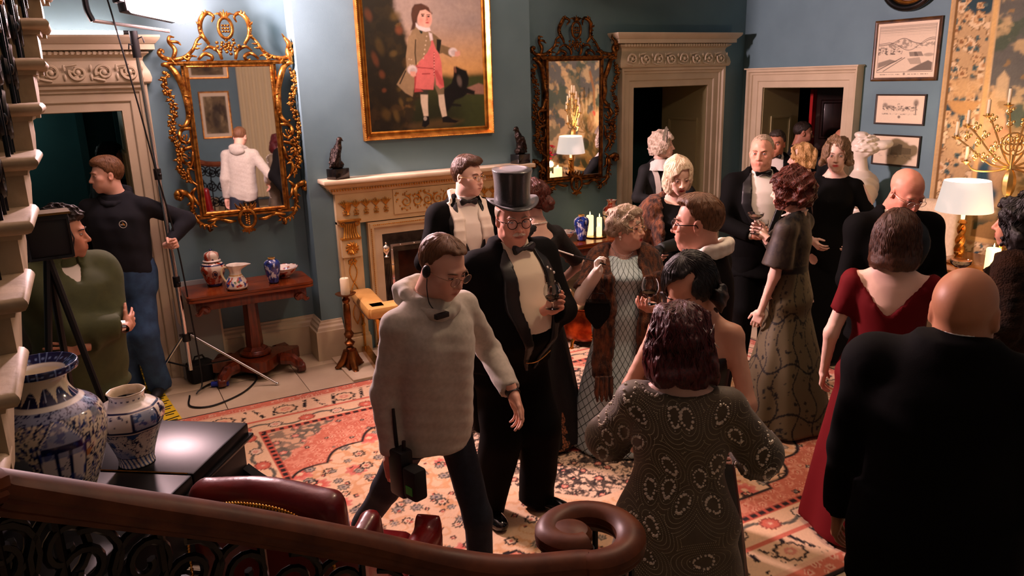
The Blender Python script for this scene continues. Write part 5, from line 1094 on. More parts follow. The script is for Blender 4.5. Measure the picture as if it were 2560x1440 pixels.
for i in range(len(ip)-1):
    a, b = Vector(ip[i]), Vector(ip[i+1]); c = (a+b)/2; d = (b-a); d.z = 0; d.normalize(); m = MB()
    for zz,s in ((-.14,1),(-.34,-1),(-.56,1)):
        for q in (-1,1):
            m.tube([tuple(c+d*(q*.05+u*.9)+Vector((0,0,zz+w+ (b.z-a.z)*.5*q*.4))) for u,w in spiral((0,0),.075,.012,90,90+q*s*640,28)], .009, 6)
    m.build('scroll_panel', iron, fb)
m = MB()
for k in range(8):
    a = R(45*k); m.tube([(VC[0]+.115*math.cos(a),VC[1]+.115*math.sin(a),.18),(VC[0]+.115*math.cos(a),VC[1]+.115*math.sin(a),zv-.05)], .009, 6)
m.build('volute_bars', iron, fb)
m = MB(); m.tube([(VC[0]+.08+a,VC[1]-.04,.95+b) for a,b in spiral((0,0),.07,.01,90,700,26)], .009, 6); m.build('volute_scroll', iron, fb)
# ================================================================== piano
blkw = mat('ebonised_wood', lin(13,14,15), .34, col2=lin(26,27,28), nscale=6, ndetail=8, spec=.14)
pn = empty('square_piano', (.413,3.07,0), math.atan2(-.81,-.586), label='black lacquered square piano carrying the blue and white vases', cat='piano')
# local: +x along the front edge towards the stairs side, +y to the right-hand (keyboard) side is negative depth
MB().box((0,-1.05,.93),(.427,.0,.985), bev=.008).build('lid', blkw, pn); MB().box((.433,-1.05,.93),(1.5,.0,.985), bev=.008).build('lid', blkw, pn)
MB().box((-.012,-1.06,.918),(1.51,.014,.936), bev=.006).build('lid_moulding', blkw, pn)
MB().box((.01,-1.03,.42),(1.49,-.02,.92), bev=.006).build('case', blkw, pn)
MB().tube([(.43,-.42,.9862),(.43,-.02,.9862)], .0035, 6).build('brass_hinge', brass, pn)
MB().box((.02,-.02,.60),(1.48,.16,.66), bev=.006).build('key_bed', blkw, pn)
MB().prism([(-.02,.60),(.16,.60),(.18,.62),(.18,.70),(.15,.735),(.06,.74),(.03,.76),(-.02,.80)], .0, .05, 'yz').build('key_cheek', blkw, pn, sharp=50)
MB().prism([(-.02,.60),(.16,.60),(.18,.62),(.18,.70),(.15,.735),(.06,.74),(.03,.76),(-.02,.80)], 1.44, 1.49, 'yz').build('key_cheek', blkw, pn, sharp=50)
ivory = mat('ivory_keys', lin(236,226,204), .25); k0 = None
for i in range(48):
    if k0 is None: k0 = MB().box((0,.0,.66),(.0265,.145,.682), bev=.002).build('white_key', ivory, pn); k = k0
    else: k = k0.copy(); COL.objects.link(k); k.parent = pn
    k.location = (.06+i*.0285,0,0)
b0 = None
for i in range(47):
    if i % 7 in (2,6): continue
    if b0 is None: b0 = MB().box((0,.0,.682),(.013,.09,.693), bev=.002).build('black_key', black_m, pn); k = b0
    else: k = b0.copy(); COL.objects.link(k); k.parent = pn
    k.location = (.081+i*.0285,0,0)
for x in (.08,1.42):
    for y in (-.95,-.12): MB().lathe([(.03,0),(.035,.03),(.025,.05),(.045,.30),(.05,.42)],12,(x,y,0)).build('leg', blkw, pn)
# ================================================================== red leather chair
rleath = mat('oxblood_leather', lin(112,14,16), .3, col2=lin(84,8,12), nscale=5, bump=.06, bscale=70, coat=.2)
wc = empty('wing_chair', (.52,2.475,0), R(-41), label='oxblood leather wing chair with brass studs behind the handrail', cat='chair')
# local: faces +y
f = Field((-.45,-.45,.30),(.45,.5,1.2),.019)
f.add(rbox((0,-.30,.70),(.34,.07,.42),.06, np.array(Matrix.Rotation(R(8),3,'X'))),.03); f.add(ell((0,-.345,1.06),(.22,.06,.07)),.06)
for q in (-1,1):
    f.add(rbox((q*.33,-.19,.74),(.05,.14,.19),.045, np.array(Matrix.Rotation(R(10),3,'X'))),.06); f.add(rbox((q*.36,.10,.48),(.06,.34,.13),.05),.03); f.add(cone((q*.37,-.15,.57),(q*.37,.40,.55),.072,.075),.03); f.add(rbox((q*.37,.43,.56),(.072,.03,.085),.02),.01)
f.add(rbox((0,.10,.42),(.33,.36,.10),.05),.02)
field_obj('upholstery', f, rleath, wc)
MB().box((-.29,-.22,.47),(.29,.44,.58), bev=.045).build('seat_cushion', rleath, wc)
m = MB()
studs = smooth_path([(-.33,-.40,.45),(-.33,-.425,.80),(-.30,-.44,.98),(-.18,-.445,1.075),(0,-.45,1.10),(.18,-.445,1.075),(.30,-.44,.98),(.33,-.425,.80),(.33,-.40,.45)],14)
for p in studs: m.ball(p,.0075,8,5)
for q in (-1,1):
    for a in np.linspace(0,6.0,20): m.ball((q*.37+.058*math.cos(a),.460,.568+.062*math.sin(a)),.006,6,4)
m.build('brass_studs', brass, wc)['kind'] = 'stuff'
for x,y in ((-.3,-.3),(.3,-.3),(-.33,.4),(.33,.4)): MB().tube([(x,y,.32),(x*1.02,y*1.03,.0)], [.03,.018], 8).build('leg', walnut2, wc)
wc.scale = (.76,.84,1.0)
# ================================================================== right-hand side: table, lamp, candelabra, bust, settee
oak = mat('honey_table_top', lin(188,120,56), .25, col2=lin(160,92,38), nscale=4, ndetail=8, stretch=(12,1.2,12), coat=.3)
rt = empty('side_table', (6.14,3.02,0), label='long polished wood side table under the tapestry with lamp', cat='table')
MB().box((-.36,-.82,.735),(.36,.82,.767), bev=.006).build('table_top', oak, rt); MB().box((-.33,-.78,.64),(.33,.78,.735)).build('apron', walnut2, rt)
for x in (-.29,.29):
    for y in (-.72,.72): MB().lathe([(.03,0),(.035,.05),(.022,.08),(.03,.4),(.036,.6),(.038,.64)],12,(x,y,0)).build('leg', walnut2, rt)
shade = mat('lampshade_silk', lin(250,238,214), .7, emit=(1.0,.93,.90), estr=.5)
lp = empty('table_lamp', (6.05,3.64,.767), label='gilt barley twist table lamp with glowing white shade', cat='lamp')
MB().lathe([(0,0),(.085,0),(.09,.012),(.07,.02),(.055,.035),(.03,.045),(.025,.055)],20).build('base', giltf, lp)
m = MB()
for q in range(2): m.tube([(.016*math.cos(t*2*math.pi*1.6+q*math.pi),.016*math.sin(t*2*math.pi*1.6+q*math.pi),.05+t*.27) for t in np.linspace(0,1,36)], [.022,.026,.02,.016], 8)
m.ball((.03,.02,.07),(.03,.03,.022)); m.ball((-.03,-.01,.09),(.028,.03,.02)); m.lathe([(.02,.32),(.036,.33),(.03,.345),(.012,.36)],14); m.build('twisted_stem', giltf, lp)
MB().lathe([(.014,.35),(.016,.40),(.02,.44),(0,.45)],12).build('bulb_holder', mat('candle_tube', lin(236,214,160), .5, emit=(1,.7,.4), estr=1.5), lp)
MB().lathe([(.205,.425),(.207,.428),(.166,.665),(.163,.667),(.160,.665),(.2,.430)],40).build('lamp_shade', shade, lp)
pd = bpy.data.lights.new('lamp_bulb','POINT'); pd.energy = LAMP_W; pd.color = WARM_C; pd.shadow_soft_size = .05; po = bpy.data.objects.new('lamp_bulb', pd); COL.objects.link(po); po.parent = lp; po.location = (0,0,.60)
cd = empty('candelabra', (6.22,3.42,.767), R(-72), label='tall gilt gothic candelabra with tracery fan of candle arms', cat='candelabra')
gb = mat('bright_gilt', lin(222,182,112), .3, 1.0)
m = MB(); m.lathe([(.0,0),(.09,0),(.095,.02),(.07,.04),(.075,.06),(.05,.09),(.03,.12),(.024,.16)],8); m.build('foot', gb, cd, sharp=20)
MB().lathe([(.022,.14),(.02,.35),(.028,.36),(.028,.375),(.02,.385),(.019,.56),(.03,.57)],10).build('shaft', gb, cd)
MB().lathe([(.03,.56),(.045,.60),(.05,.66),(.045,.70),(.03,.74),(.015,.76)],8).build('knop', gb, cd, sharp=20)
m = MB()
def rng(c,r_,k=.005): m.tube([(c[0]+r_*math.cos(a),0,c[1]+r_*math.sin(a)) for a in np.linspace(0,2*math.pi,18,endpoint=False)], k, 6, True)
rng((0,.95),.085,.007)
for q in range(4): rng((.035*math.cos(R(45+90*q)),.95+.035*math.sin(R(45+90*q))),.03,.005)
m.tube([(0,0,.74),(0,0,.87)], .01, 8)
arms = []
for i,(x,z) in enumerate(((.31,.80),(.40,.99),(.33,1.08),(.20,1.16),(.07,1.24))):
    for q in (-1,1):
        m.tube([(u,0,w) for u,w in smooth_path([(0,.77),(q*x*.35,.74+.05*i),(q*x*.8,z-.06),(q*x,z)],6)], [.009,.007,.006], 6)
        for t in (.35,.6,.8):
            a_ = (q*x*t, .76+(z-.76)*t+.02); m.tube([(a_[0]+u,0,a_[1]+w) for u,w in spiral((0,.03),.026,.006,-90,-90+q*420,14)], .0045, 5)
            for k in range(3): m.ball((a_[0]+.02*math.cos(k*2.1),0,a_[1]+.05+.02*math.sin(k*2.1)),(.012,.006,.012),6,4)
        arms.append((q*x,z))
m.build('tracery', gb, cd)
for x,z in arms: MB().lathe([(.004,-.02),(.012,-.012),(.034,0),(.036,.006),(.014,.004),(.014,.02),(0,.02)],14,(x,0,z)).build('drip_pan', gb, cd)
M_ = Matrix.Rotation(R(-72),3,'Z')
for i,(x,z) in enumerate(arms):
    w = M_ @ Vector((x,0,0)); candle('taper_candle', (6.22+w.x,3.42+w.y,.767+z+.018), .0125,.105, 'white taper candle on the %s %s arm of the candelabra' % (('lowest','second lowest','middle','second highest','highest')[i//2], ('left','right')[i%2]), lit=False, group='tapers in the candelabra')
for i,(x,y,r_,h,lb) in enumerate(((6.00,3.34,.05,.18,'tall lit pillar candle left of the candelabra foot'),(6.10,3.20,.062,.17,'widest lit pillar candle right of the candelabra foot'),(5.93,3.28,.038,.095,'short lit candle at the front left of the side table'),(5.90,3.17,.034,.085,'smallest lit candle at the front edge of the side table'))): candle('pillar_candle', (x,y,.769), r_, h, lb)
cdl = bpy.data.lights.new('candle_glow','POINT'); cdl.energy = 5; cdl.color = (1,.55,.25); cdl.shadow_soft_size = .04; cdo = bpy.data.objects.new('candle_glow', cdl); COL.objects.link(cdo); cdo.location = (5.95,3.23,1.0)
# marble bust
mb_ = mat('white_marble', lin(232,222,204), .35)
bt = empty('marble_bust', (6.20,4.72,0), R(25), label='white marble classical bust with bound hair beside the doorway', cat='bust')
f = Field((-.34,-.26,1.06),(.34,.30,1.80),.009)
f.add(loft([(1.08,.10,.09,0),(1.12,.22,.13,0),(1.20,.27,.15,0),(1.30,.25,.14,-.01),(1.36,.17,.11,-.01),(1.40,.08,.075,0)]),.03); f.add(cone((0,0,1.38),(0,.02,1.52),.062,.055),.03)
f.add(ell((0,.01,1.615),(.085,.105,.10)),.02); f.add(ell((0,.045,1.565),(.065,.065,.085)),.03); f.add(cone((0,.10,1.60),(0,.125,1.565),.01,.013),.01); f.add(ell((0,.08,1.50),(.025,.02,.02)),.02)
hw = wob(.010,120,2)
f2 = ell((0,-.02,1.635),(.105,.115,.095)); f.add((lambda x,y,z: np.maximum(f2[0](x,y,z)+hw(x,y,z), y-.075-(z-1.63)*.4), f2[1], f2[2]),.01); f.add(ell((0,-.15,1.64),(.05,.07,.045)),.02); f.add(ell((.03,-.20,1.65),(.04,.04,.035)),.02); f.add(ell((0,.03,1.73),(.05,.06,.03)),.02)
f.all(lambda D,x,y,z: D+np.where(z<1.37,.005*np.sin(95*(z*.75+x*.45))*np.clip((1.40-z)/.08,0,1),0))
field_obj('bust', f, mb_, bt)
MB().lathe([(.09,.98),(.11,1.0),(.11,1.02),(.07,1.04),(.06,1.07),(.10,1.09)],24).build('socle', mb_, bt)
MB().box((-.17,-.17,0),(.17,.17,.08)).box((-.14,-.14,.08),(.14,.14,.93)).box((-.17,-.17,.93),(.17,.17,.985)).build('pedestal', mat('grey_marble', lin(150,146,140), .3, col2=lin(110,106,102), nscale=5, ndetail=8), bt)
# cream settee
st_ = empty('cream_chair', (6.30,4.14,0), R(90), label='cream upholstered high back chair behind the bald man', cat='chair'); st_.scale = (.58,1,1); crl = mat('cream_upholstery', lin(226,206,172), .7, col2=lin(214,192,156), nscale=30, bump=.05, bscale=300, sheen=.2)
f = Field((-.52,-.24,.25),(.52,.55,1.25),.021); f.add(rbox((0,-.13,.72),(.46,.07,.44),.06),.03); f.add(ell((0,-.13,1.10),(.36,.065,.09)),.06); f.add(rbox((0,.14,.40),(.46,.30,.10),.05),.03)
for q in (-1,1): f.add(rbox((q*.43,.06,.56),(.05,.22,.16),.045),.04)
field_obj('upholstery', f, crl, st_)
for x in (-.4,.4):
    for y in (-.12,.38): MB().tube([(x,y,.32),(x,y*1.05,0)], [.025,.016], 8).build('leg', walnut2, st_)
# flowers beyond the lamp, seen in the dark mirror
fv = empty('flower_vase', (6.2,2.75,.767), label='vase of red and purple flowers on the side table', cat='vase')
MB().lathe([(.05,0),(.06,.02),(.08,.10),(.05,.18),(.06,.20),(.05,.2)],16).build('vase', mat('green_glaze', lin(60,80,60), .2), fv); rnd = random.Random(4)
fcols = [mat('red_petal', lin(190,20,40), .6), mat('purple_petal', lin(90,40,80), .6), mat('pink_petal', lin(214,110,120), .6)]
for k in range(22):
    a, r_, z = rnd.uniform(0,6.28), rnd.uniform(0,.17), rnd.uniform(.26,.46); c = (r_*math.cos(a),r_*math.sin(a),z); m = MB()
    for q in range(6): m.ball((c[0]+.018*math.cos(q*1.05),c[1]+.018*math.sin(q*1.05),c[2]+.004*(q%2)),(.017,.017,.012),6,4)
    fo = m.build('flower_head', fcols[k%3], fv); MB().tube([c,(0,0,.15)], .003, 4).build('stem', mat('stem_green', lin(40,70,30), .6), fo)
# added lantern out of view, hung above the guests for warm fill light
ln = empty('fill_lantern', (2.9,2.9,3.45), label='added brass fill lantern hanging out of view above the guests', cat='lantern')
m = MB()
for k in range(6):
    a, b = R(60*k), R(60*k+60); m.tube([(.20*math.cos(a),.20*math.sin(a),0),(.24*math.cos(a),.24*math.sin(a),.5)], .008, 6)
    for z,r_ in ((0,.20),(.5,.24)): m.tube([(r_*math.cos(a),r_*math.sin(a),z),(r_*math.cos(b),r_*math.sin(b),z)], .009, 6)
    m.tube([(.24*math.cos(a),.24*math.sin(a),.5),(0,0,.72)], .006, 6)
m.tube([(0,0,.72),(0,0,1.15)], .008, 6); m.build('fill_frame', brass, ln)
MB().ball((0,0,.28),(.12,.12,.14),16,10).build('fill_globe', mat('fill_globe', (1,.9,.8), .4, emit=WARM_C, estr=6), ln)
hd = bpy.data.lights.new('fill_lantern_bulb','POINT'); hd.energy = FILL_W; hd.color = WARM_C; hd.shadow_soft_size = .14; ho = bpy.data.objects.new('fill_lantern_bulb', hd); COL.objects.link(ho); ho.parent = ln; ho.location = (0,0,.1)
# film camera at the left, half behind the stairs
fc = empty('cinema_camera', (-.185,3.86,1.585), R(6), label='black film camera with matte box hiding a man\'s face at left', cat='camera')
MB().box((-.13,-.05,.02),(.09,.10,.27), bev=.012).build('matte_box', blk_plastic, fc); MB().box((-.16,.10,.0),(.08,.42,.20), bev=.015).build('camera_body', blk_plastic, fc); MB().box((-.14,-.06,.262),(.10,.11,.274)).build('top_flag', mat('brass_edge', lin(110,84,40), .35, .6), fc)
m = MB(); m.frame(-.115,.075,.04,.235,[(0,.055),(0,.062),(.012,.062),(.012,.055)]); m.v = [(x,-y,z) for x,y,z in m.v]; m.build('matte_frame', black_m, fc); MB().lathe([(.07,0),(.07,.10),(.05,.11),(.045,.10),(0,.095)],20,(-.02,.16,.13),'y').build('lens', black_m, fc)
for k in range(3):
    a = R(90+120*k); MB().tube([(-.03,.2,0),(-.03+.35*math.cos(a),.2+.35*math.sin(a),-1.97)], [.022,.014], 8).build('tripod_leg', blk_plastic, fc)
MB().tube([(.08,.0,.2),(.10,-.02,.12),(.085,.02,.03)], .004, 6).build('lens_cable', blk_plastic, fc); fc.scale = (.80,.80,.80)
# ================================================================== people: anatomy
skin_m = mat('skin', attr=True, rough=.48, spec=.4)
def RX(a): c,s = math.cos(a),math.sin(a); return np.array([[1,0,0],[0,c,-s],[0,s,c]])
def RY(a): c,s = math.cos(a),math.sin(a); return np.array([[c,0,s],[0,1,0],[-s,0,c]])
def RZ(a): c,s = math.cos(a),math.sin(a); return np.array([[c,-s,0],[s,c,0],[0,0,1]])
def A(*v): return np.array(v, float)
def unit(v): v = np.array(v,float); return v/max(1e-9,np.linalg.norm(v))
SKIN = lin(230,178,154); SKIN_PALE = lin(236,194,174); SKIN_TAN = lin(186,128,94); SKIN_RUDDY = lin(226,164,140)
class Geo:
    def __init__(s): s.V = []; s.F = []; s.C = []; s.n = 0
    def add(s, V, F, C):
        V = np.asarray(V,float)
        if len(V) == 0: return
        C = np.broadcast_to(np.asarray(C,float),(len(V),3)); s.V.append(V); s.C.append(C)
        F = np.asarray(F); F = F if F.shape[1] == 4 else np.concatenate([F,F[:,-1:]],1); s.F.append(F+s.n); s.n += len(V)
    def xf(s, Rm, t, sc_=1.0): s.V = [(v*sc_) @ np.asarray(Rm).T + np.asarray(t) for v in s.V]; return s
    def join(s, o):
        for V,F,C in zip(o.V,o.F,o.C): pass
        off = s.n
        for V,C in zip(o.V,o.C): s.V.append(V); s.C.append(C)
        for F in o.F: s.F.append(F+off)
        s.n += o.n
    def obj(s, name, m, parent):
        V = np.concatenate(s.V); C = np.concatenate(s.C); F = np.concatenate(s.F); me = bpy.data.meshes.new(name)
        q = F[F[:,2] != F[:,3]]; t = F[F[:,2] == F[:,3]][:,:3]
        lv = np.concatenate([q.ravel(), t.ravel()]).astype(np.int32); me.vertices.add(len(V)); me.vertices.foreach_set('co', V.astype(np.float32).ravel())
        me.loops.add(len(lv)); me.loops.foreach_set('vertex_index', lv); me.polygons.add(len(q)+len(t)); me.polygons.foreach_set('loop_start', np.concatenate([np.arange(len(q))*4, len(q)*4+np.arange(len(t))*3]).astype(np.int32)); me.update(calc_edges=True)
        a = me.color_attributes.new('Col','FLOAT_COLOR','POINT'); c = np.ones((len(V),4),np.float32); c[:,:3] = np.clip(C,0,1); a.data.foreach_set('color', c.ravel())
        return link_mesh(name, me, m, parent, True, 0)
def mb_geo(mb, col):
    g = Geo(); F4 = [f for f in mb.f if len(f) == 4]; F3 = [f for f in mb.f if len(f) == 3]; V = np.array(mb.v); FF = [f+(f[-1],) for f in F3]+F4
    for f in mb.f:
        if len(f) > 4: FF += [(f[0],f[i],f[i+1],f[i+1]) for i in range(1,len(f)-1)]
    g.add(V, np.array(FF), col); return g
def head_geo(skin=SKIN, sex='m', fat=0.0, lip=None, brow=lin(70,46,30), nose=1.0, h=.0054, gaze=(0,0), lid=.26, age=0.0, iris=lin(70,80,84), makeup=0.0, smile=0.0, stubble=0.0, jaw=1.0):
    g = Geo(); fm = sex == 'f'; f = Field((-.105,-.135,-.235),(.105,.14,.145),h); J = jaw*(.93 if fm else 1.0)
    f.add(ell((0,-.016,.036),(.0745,.097,.084)),.02); f.add(ell((0,.020,-.028),((.061+.010*fat)*(.97 if fm else 1),.066,.088)),.03); f.add(ell((0,.012,-.070),((.054+.014*fat)*J,.060,.042)),.03)
    f.add(ell((0,.067,-.101),(.021*J,.017,.017)),.025)
    if not fm: f.add(cone((-.032,.078,.021),(.032,.078,.021),.011),.016)
    for q in (-1,1):
        f.add(ell((q*.043,.056,-.020),(.022+.004*fat,.024,.022)),.02); f.add(ell((q*.030,.068,-.052),(.018+.008*fat,.018,.022)),.025); f.cut(ell((q*.031,.099,.002),(.020,.0175,.0125)),.012)
    f.add(cone((0,.083,.010),(0,.102*1,-.028),.0075*nose,.0105*nose),.010); f.add(ell((0,.105+.003*(nose-1),-.034),(.0115*nose,.0115*nose,.0095*nose)),.007)
    for q in (-1,1): f.add(ell((q*.0125*nose,.093,-.037),(.0075*nose,.0095,.0072)),.006)
    f.add(ell((0,.076,-.067),(.028,.018,.022)),.02)
    ud = .0035*smile
    for q in (-1,1): f.add(cone((q*.021,.0845,-.0655+ud),(0,.0945,-.0615),.004,.0055),.004); f.add(cone((q*.017,.0855,-.0725+ud),(0,.0925,-.0735),.0045,.0065),.004)
    for q in (-1,1): f.add(ell((q*.0745,-.010,-.006),(.009,.019,.032), RZ(-q*.35)@RX(.15)),.008); f.cut(ell((q*.084,-.004,-.004),(.007,.010,.018)),.004)
    nr = (.046,.050) if fm else (.055,.060); f.add(cone((0,-.024,-.06),(0,-.045,-.21),nr[0]+.008*fat,nr[1]+.008*fat),.03)
    if fat > .3: f.add(ell((0,.022,-.112),(.046,.046,.028*fat)),.03)
    if age: w = wob(.0009*age,170,4); f.all(lambda D,x,y,z: D+w(x,y,z))
    V, F = f.mesh(); keep = (V[:,2][F] > -.20).all(1); F = F[keep]
    C = np.ones((len(V),3))*np.array(skin); sk = np.array(skin); x,y,z = V.T; lipc = np.array(lip if lip is not None else tuple(np.array(skin)*A(.82,.60,.58)))
    def m(a, col): 
        nonlocal C; a = np.clip(a,0,1)[:,None]; C = C*(1-a)+np.array(col)*a
    red = sk*A(1.0,.80,.74)
    for q in (-1,1): m(.55*np.exp(-(((x-q*.042)/.02)**2+((z+.028)/.02)**2))*(y>.03), red); m(.5*np.exp(-(((x-q*.078)/.01)**2+((z+.006)/.03)**2)), red)
    m(.5*np.exp(-((x/.014)**2+((z+.035)/.014)**2))*(y>.085), red)
    if makeup:
        for q in (-1,1): m(makeup*.55*np.exp(-(((x-q*.032)/.018)**2+((z-.010)/.009)**2))*(y>.05), sk*A(.50,.38,.36))
    if stubble: m(stubble*np.clip(1.2-np.hypot(x/.06,(z+.085)/.05),0,1)*(y>.0)*(z<-.045), sk*A(.5,.48,.48))
    ml = np.exp(-((x/.021)**4+((z+.0675-ud*np.abs(x)/.021)/.0088)**4))*(y>.078); m(ml*1.2, lipc); m(np.exp(-((x/.021)**6+((z+.0672-ud*np.abs(x)/.02)/.0016)**2))*(y>.08)*.9, lipc*A(.35,.25,.25))
    for q in (-1,1): m(np.exp(-(((x-q*.006)/.003)**2+((z+.0425)/.003)**2))*(y>.085)*.8, sk*A(.3,.2,.2))
    if age: 
        for q in (-1,1): m(.35*age*np.exp(-((np.abs(x-q*(.022+.35*(-.04-z)))/.003)**2))*(z<-.035)*(z>-.075)*(y>.05), sk*A(.7,.55,.5))
        m(.25*age*(np.abs(((z*95)%1)-.5)<.16)*(z>.045)*(z<.09)*(np.abs(x)<.045)*(y>.03), sk*A(.75,.62,.56))
    g.add(V,F,C)
    # eyes: ball, lids, brow
    for q in (-1,1):
        ec = A(q*.031,.0738,.001); r = .0128; n, mm = 18, 12; V = []; FF = []
        gd = unit((gaze[0],1,gaze[1])); 
        for i in range(mm+1):
            for k in range(n): a = math.pi*i/mm; b = 2*math.pi*k/n; V.append(ec+r*A(math.sin(a)*math.cos(b),math.cos(a),math.sin(a)*math.sin(b)))
        for i in range(mm): 
            for k in range(n): FF.append((i*n+k,i*n+(k+1)%n,(i+1)*n+(k+1)%n,(i+1)*n+k))
        V = np.array(V); dd = ((V-ec)/r) @ gd; ang = np.degrees(np.arccos(np.clip(dd,-1,1))); C = np.where((ang<13)[:,None],np.array([.004,.004,.004]),np.where((ang<29)[:,None],np.array(iris)*.6,np.array(lin(224,210,200)))); g.add(V,np.array(FF),C)
        for up in (1,-1):
            V = []; FF = []; CC = []; nu, nv = 11, 6
            for iu in range(nu):
                az = (-1+2*iu/(nu-1)); az_ = R(78)*az; op = (R(8+34*lid) if up > 0 else R(22))*math.cos(az*1.35)
                for iv in range(nv):
                    el = op+(R(88)-op)*iv/(nv-1) if up > 0 else -(op*.62+(R(80)-op*.62)*iv/(nv-1)); rr = r+.0012+.0004*(iv == 0)
                    V.append(ec+rr*A(math.sin(az_)*math.cos(el),math.cos(az_)*math.cos(el),math.sin(el))); CC.append(np.array(lin(30,20,16)) if (iv == 0 and up > 0) else sk*(A(.8,.66,.62) if iv == 0 else A(.96,.9,.88))*(1-(.35*makeup if up > 0 else 0)))
            for iu in range(nu-1):
                for iv in range(nv-1): FF.append((iu*nv+iv,(iu+1)*nv+iv,(iu+1)*nv+iv+1,iu*nv+iv+1))
            g.add(np.array(V),np.array(FF),np.array(CC))
        b = MB().tube(smooth_path([(q*.013,.0905,.0185),(q*.028,.0935,.0245),(q*.041,.086,.0245),(q*.050,.073,.019)],4),[.0022,.0034,.003,.0012] if not fm else [.0016,.0022,.0018,.0008],6,flat=1.0); g.join(mb_geo(b, brow))
    return g
def hand_geo(skin, pose='relax', s=1.0, left=False, h=.0056, thumb=None):
    """wrist at the origin, fingers along +Y, thumb at +X (right hand, palm down -Z)"""
    cu = {'relax':(22,28,20),'grip':(52,62,40),'flat':(6,8,6),'cup':(30,42,30),'fist':(78,85,50),'pinch':(45,40,25)}[pose]
    f = Field((-.075,-.055,-.11),(.095,.20,.045),h)
    f.add(rbox((-.001,.048,0),(.038,.044,.0135),.0125),.012); f.add(ell((.024,.030,-.008),(.020,.028,.014)),.012); f.add(ell((-.024,.035,-.006),(.014,.034,.012)),.012)
    f.add(cone((0,-.05,0),(0,.012,0),.0245,.026),.015)
    for i,(x,L,r) in enumerate(((-.030,.058,.0076),(-.0105,.073,.0084),(.0105,.080,.0088),(.031,.073,.0086))):
        p = A(x,.086-.004*abs(i-2),0); a = 0; cs = [c*(1+.10*(1.5-i)) for c in cu]
        if pose == 'pinch' and i < 2: cs = [60,70,40]
        sp = R((i-1.5)*(4 if pose != 'flat' else 6)); rr = r
        for j,fr in enumerate((.46,.31,.23)):
            a += R(cs[j]); d = A(math.sin(sp)*math.cos(a), math.cos(sp)*math.cos(a), -math.sin(a)); q = p+d*L*fr*1.05; f.add(cone(p,q,rr,rr*.9),.004); p = q; rr *= .9
    th = thumb or {'relax':((.62,.72,-.30),(.30,.90,-.30)),'grip':((.55,.52,-.66),(-.10,.62,-.78)),'flat':((.8,.6,-.1),(.6,.8,-.1)),'cup':((.62,.55,-.55),(.25,.75,-.6)),'fist':((.45,.6,-.66),(-.55,.55,-.62)),'pinch':((.55,.6,-.58),(.25,.8,-.55))}[pose]
    p = A(.028,.020,-.004); q = p+unit(th[0])*.044; f.add(cone(p,q,.0135,.0108),.010); q2 = q+unit(th[1])*.032; f.add(cone(q,q2,.0105,.0092),.004); f.add(cone(q2,q2+unit(th[1])*.022,.0092,.0075),.004)
    V,F = f.mesh(); keep = (V[:,1][F] > -.045).all(1); F = F[keep]; sk = np.array(skin); C = np.ones((len(V),3))*sk; t = np.clip((V[:,1]-.08)/.08,0,1)[:,None]; C = C*(1-t*.25)+sk*A(1,.78,.72)*t*.25
    V = V*s
    if left: V = V*A(-1,1,1); F = F[:,::-1]
    g = Geo(); g.add(V,F,C); return g
